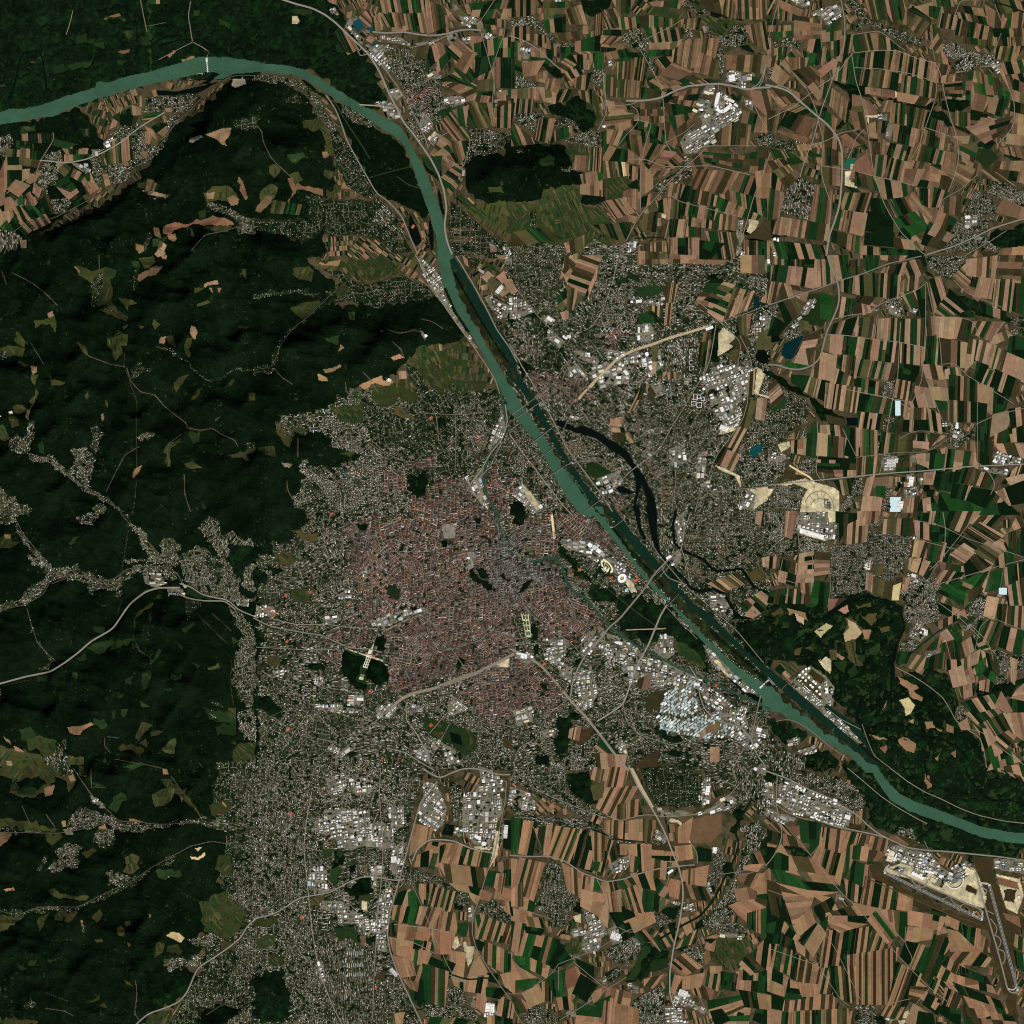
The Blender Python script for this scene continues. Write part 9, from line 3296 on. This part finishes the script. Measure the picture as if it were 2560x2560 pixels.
for i in range(4): 
    t = .06 + i * .23
    for s in (.12, .56):
        A, B_, C_, D_ = zz2([(70, 770), (125, 770), (145, 945), (105, 945)]); bl = lambda s, t: (A * (1 - s) + B_ * s) * (1 - t) + (D_ * (1 - s) + C_ * s) * t
        quadmesh('lawn', [bl(s, t), bl(s + .32, t), bl(s + .32, t + .17), bl(s, t + .17)], 3.2, srgb(48, 72, 34), e, org)
quadmesh('pond', zz2([(112, 905), (138, 905), (141, 925), (116, 925)]), 3.8, srgb(70, 110, 96), e, org)
e['label'] = 'small sloping formal garden with pale paths north of the station'; e['category'] = 'garden'
# dams
def dam(p, nm, lab, n):
    P = W(p); m = P.mean(0); d = P[1] - P[0]; L = float(np.hypot(*d)); e = empty(nm, m[0], m[1], math.atan2(d[1], d[0]), -3.0)
    inst('deck', unit_box(), e, (0, 0, 12), 0, (L, 22, 3), (.62, .58, .52))
    for i in range(n): inst('weir_pier', unit_box(), e, ((i + .5) / n * L - L / 2, 0, 0), 0, (9, 60, 17), (.6, .57, .5))
    inst('powerhouse', unit_box(), e, (-L * .36, 0, 0), 0, (L * .26, 46, 20), (.66, .62, .55))
    for s in (0, 1): inst('lock_wall', unit_box(), e, (L / 2 + 10 + 34 * s, -110, 0), 0, (8, 330, 9), (.62, .6, .5))
    e['label'] = lab; e['category'] = 'dam'
dam([(516, 144), (519.5, 181)], 'river_dam', 'concrete dam with weir piers across the upper left river', 7)
dam([(1899, 1720), (1921, 1700)], 'river_dam', 'pale dam with lock across the river near the harbour', 5)
# housing estates with a shape of their own
def row_house(pts, wd, c, lab, grp=None, h=22, nm='apartment_row'):
    P = W(pts); m = P.mean(0); e = empty(nm, m[0], m[1]); 
    for a, b in zip(P[:-1], P[1:]):
        d = b - a; q = (a + b) / 2 - m; L = float(np.hypot(*d)); w_ = inst('wing', unit_box(), e, (q[0], q[1], 0), math.atan2(d[1], d[0]), (L + wd * .5, wd, h * random.uniform(.97, 1.03)), c)
    if grp is None: e['label'] = lab; e['category'] = 'apartment row'
    else: reg(e, lab, 'apartment row', m[0], m[1], grp)
T2 = lambda L: Z(1280, 640, TZ, L)
zig = [(665 + i * 17, 545 if i % 2 == 0 else 572) for i in range(7)]; row_house(T2(zig), 11, (.7, .7, .68), 'long white zigzag apartment row north of the red roofs')
zig = [(825 + i * 17, 556 if i % 2 == 0 else 578) for i in range(5)]; row_house(T2(zig), 11, (.7, .7, .68), 'short white zigzag apartment row north of the red roofs')
for i in range(15):
    a = math.radians(-75 + i * 24 + random.uniform(-4, 4)); c_ = (1185, 1030); r0, r1 = (12, 36) if i % 2 else (18, 52)
    row_house(T2([(c_[0] + math.cos(a) * r0, c_[1] + math.sin(a) * r0), (c_[0] + math.cos(a) * r1 * .9, c_[1] + math.sin(a) * r1)]), 10, srgb(168, 172, 168), 'spoke of the fan housing', 'spokes of the fan shaped housing')
for a, b, s, t in ((1383, 1062, 14, 20), (1412, 1062, 12, 14), (1440, 1078, 13, 13), (1372, 1112, 16, 14), (1412, 1124, 18, 18)):
    row_house(T2([(a - s, b - t), (a + s, b - t), (a + s, b + t), (a - s, b + t), (a - s, b - t)]), 11, (.75, .75, .73), 'white square courtyard estate', 'white square estates in the east', 18, 'courtyard_estate')
for i in range(4): row_house(T2([(1362, 705 + i * 42), (1338, 705 + i * 42), (1338, 735 + i * 42), (1358, 735 + i * 42)]), 10, (.66, .66, .64), 'white hook shaped apartment row', 'hook shaped apartment rows', 20)
for i in range(7): row_house(T2([(1240 + i * 8, 640 + i * 26), (1262 + i * 8, 662 + i * 26)]), 10, (.6, .6, .6), 'white slab of the slanting estate', 'slabs of the slanting estate', 20)
# terraces in the south: three combs of white rows
T3 = lambda L: Z(640, 1920, TZ, L)
for b in (1385, 1475, 1545):
    for i in range(9): row_house(T3([(690 + i * 14.5, b), (690 + i * 14.5, b + 26)]), 11, srgb(205, 203, 196), 'white terrace of the comb estate', 'terraces of the comb shaped estate', 10)
# airport
AZ = lambda L: Z(2180, 2080, .2277, L)
def runway(p, width, lab):
    p = AZ(p); V, Q = ribbon(p, width, 5.5); ob = mk('runway', V, Q, None, srgb(92, 90, 84), M['road']); ob['kind'] = 'structure'
    d = p[1] - p[0]; nrm = np.array([-d[1], d[0]]) / np.hypot(*d)
    for s in (-1, 1):
        V, Q = ribbon(p + nrm * s * width * .047, 3, 6.0); mk('edge_line', V, Q, None, srgb(170, 170, 165), M['road'], ob)
    n = 26
    for i in range(n):
        a = p[0] + d * (i + .2) / n; b = p[0] + d * (i + .75) / n; V, Q = ribbon(np.array([a, b]), 5, 6.2); mk('centre_dash', V, Q, None, srgb(225, 225, 222), M['road'], ob)
    for t in (.004, .985):
        for s in (-.3, -.1, .1, .3):
            a = p[0] + d * t + nrm * s * width * .1; V, Q = ribbon(np.array([a, a + d * .014]), 8, 6.3); mk('threshold_bar', V, Q, None, srgb(230, 230, 228), M['road'], ob)
runway([(130, 440), (1215, 965)], 75, 'a'); runway([(1285, 570), (1602, 1745)], 75, 'b')
for i, (p, wd, c) in enumerate((([(160, 385), (250, 420), (350, 470), (600, 590), (850, 700), (1040, 790), (1210, 850), (1240, 890), (1200, 960)], 34, 150), ([(130, 440), (160, 385), (190, 360)], 40, 190), ([(300, 490), (330, 440)], 30, 150), ([(430, 500), (440, 560), (560, 630), (590, 590)], 26, 150), ([(590, 590), (620, 500)], 26, 160), ([(590, 640), (620, 690), (820, 750), (850, 700)], 24, 140),
        ([(850, 700), (900, 800), (1000, 820), (1030, 780)], 24, 140), ([(1140, 440), (1190, 640), (1250, 860), (1330, 1130), (1420, 1450), (1490, 1740), (1540, 1785), (1602, 1745)], 36, 150), ([(1200, 560), (1280, 570)], 50, 200), ([(1200, 600), (1260, 640), (1240, 700)], 30, 160), ([(1250, 860), (1340, 900)], 28, 140), ([(1300, 950), (1390, 1060), (1350, 1130)], 26, 140), ([(1330, 1130), (1420, 1150), (1430, 1230), (1370, 1290)], 26, 140), ([(1380, 1290), (1450, 1290), (1470, 1360), (1450, 1460), (1420, 1450)], 26, 150), ([(1490, 1720), (1550, 1735), (1590, 1700)], 30, 210), ([(1120, 870), (1100, 920)], 34, 190), ([(1215, 870), (1205, 960)], 34, 200), ([(1150, 870), (1120, 890), (1130, 920), (1170, 940)], 22, 180))):
    V, Q = ribbon(AZ(p), wd, 4.4 + i * .1); c = c * .84; ob = mk('taxiway', V, Q, None, srgb(c, c - 5, c - 18), M['road']); ob['kind'] = 'structure'
ax, ay = W(AZ([(905, 525)]))[0]; e = empty('airport_terminal', ax, ay)
n = 18; t = np.linspace(math.radians(195), math.radians(375), n); r0, r1 = 200, 230
V = np.concatenate([np.column_stack([np.cos(t) * r, np.sin(t) * r, 0 * t + z]) for r, z in ((r0, 0), (r0, 16), (r1, 16), (r1, 0))]); i = np.arange(n - 1)
mk('curved_pier', V, np.concatenate([np.stack([i + k * n, i + 1 + k * n, i + 1 + (k + 1) * n, i + (k + 1) * n], 1) for k in range(3)]), None, srgb(205, 202, 192), M['road'], e)
inst('hall', unit_box(), e, (-110, 60, 0), math.radians(-40), (150, 70, 24), srgb(160, 158, 152)); inst('hall', unit_box(), e, (70, 130, 0), math.radians(50), (90, 60, 20), srgb(120, 120, 118)); inst('tower', unit_box(), e, (-40, 160, 0), .3, (16, 16, 80), (.5, .5, .5))
inst('car_park', unit_box(), e, (10, 0, 0), .6, (190, 140, 10), srgb(100, 100, 100))
e['label'] = 'airport terminal with a curved pier round a grey car park'; e['category'] = 'terminal'
for a, b, w, d, an, c, l in ((205, 265, 150, 260, -18, srgb(214, 202, 166), 'big beige hangar at the western end of the airport'), (255, 280, 34, 190, -22, srgb(245, 245, 240), 'narrow white building along the beige hangar'), (500, 480, 330, 70, -27, srgb(246, 244, 238), 'long white airport hangar beside the taxiway'), (630, 440, 230, 50, -12, srgb(244, 242, 236), 'slim white cargo building north of the long hangar'), (670, 530, 150, 100, -27, srgb(206, 190, 150), 'beige square apron building east of the long hangar'), (880, 400, 46, 46, 20, srgb(250, 250, 250), 'small white cube beside the curved terminal'), (1070, 430, 220, 130, -27, srgb(214, 198, 152), 'beige paved block north of the eastern apron'), (750, 490, 90, 60, -35, srgb(226, 226, 226), 'white annex hall west of the terminal'), (1410, 370, 60, 120, -8, srgb(96, 104, 112), 'first dark blue grey warehouse roof north of the runway'), (1475, 370, 60, 130, -8, srgb(96, 104, 112), 'second dark blue grey warehouse roof farther right'), (1610, 715, 50, 50, 0, srgb(245, 245, 245), 'small white block on the yellow building site')):
    x, y = W(AZ([(a, b)]))[0]; e = hall(x, y, w, d, math.radians(an), 14, np.clip(c, 0, .88), 'airport_building', 3, 3); e['label'] = l; e['category'] = 'airport building'
# horseshoe plant and factory yard in the north
T4 = lambda L: Z(1280, 0, TZ, L)
V, Q = ribbon(T4([(1560, 705), (1545, 760), (1535, 810), (1560, 850), (1600, 850), (1640, 800), (1660, 790)]), 95, 5.0); ob = mk('paved_yard', V, Q, None, srgb(226, 224, 218), M['road']); ob['kind'] = 'structure'
for a, b, w, d, an, c, l in ((1640, 755, 260, 60, -22, srgb(226, 222, 212), 'pale long plant hall at the top of the horseshoe'), (1660, 590, 150, 160, 10, srgb(232, 228, 218), 'big pale hall north of the motorway'), (1755, 590, 110, 130, 8, srgb(120, 122, 126), 'grey hall right of the big pale hall'), (1380, 835, 120, 70, -25, srgb(226, 214, 170), 'cream hall at the left end of the factory rows'), (1410, 790, 130, 60, -25, srgb(214, 204, 172), 'cream hall second in the factory rows'), (1470, 700, 140, 70, -22, srgb(222, 212, 178), 'cream hall south of the motorway curve')):
    x, y = W(T4([(a, b)]))[0]; e = hall(x, y, w, d, math.radians(an), 14, np.clip(c, 0, .88), 'factory_hall', 3, 3); e['label'] = l; e['category'] = 'hall'
# big single roofs traced from the photograph
for tc, tr, L in ((2, 1, ((285, 475, 150, 90, -38, 235), (1490, 545, 190, 70, 20, 245), (1015, 545, 70, 170, 5, 226), (1600, 1300, 210, 130, -20, 232), (400, 615, 130, 60, -35, 226), (860, 880, 140, 80, -50, 232))), (3, 1, ((1425, 1280, 60, 150, -5, 245), (1080, 1700, 110, 220, -8, 240), (1000, 1880, 120, 200, -10, 232), (930, 1560, 220, 200, 0, 190))), (3, 2, ((330, 165, 620, 110, -17, 240), (1190, 910, 90, 140, -5, 225), (1100, 480, 110, 80, -20, 226))), (2, 3, ((1475, 170, 90, 220, -8, 245), (1530, 620, 90, 150, -8, 240), (780, 1270, 230, 180, -20, 215), (1290, 1700, 220, 160, -20, 214))), (1, 3, ((1765, 1810, 220, 220, -5, 236), (1680, 525, 110, 80, -10, 244), (1720, 570, 110, 80, -10, 246), (1040, 690, 130, 150, 5, 228), (1040, 1540, 90, 240, 40, 190), (1885, 480, 90, 330, -5, 214))), (3, 3, ((1480, 750, 60, 60, 0, 240), (600, 370, 130, 110, -15, 235))), (1, 1, ((1835, 255, 100, 200, -40, 222),)), (0, 0, ((815, 1100, 110, 80, 25, 245), (650, 1245, 100, 90, 10, 170)))):
    for a, b, w, d, an, c in L:
        x, y = W([(640 * tc + a * TZ, 640 * tr + b * TZ)])[0]; c_ = srgb(c, c - 4, c - 14); e = hall(x, y, w, d, math.radians(an), 13, np.clip(c_, 0, .88), 'warehouse', 3, 5)
        reg(e, 'very large %s warehouse roof' % ('white' if c > 229 else 'pale grey'), 'warehouse', x, y, 'very large warehouses')
labels()
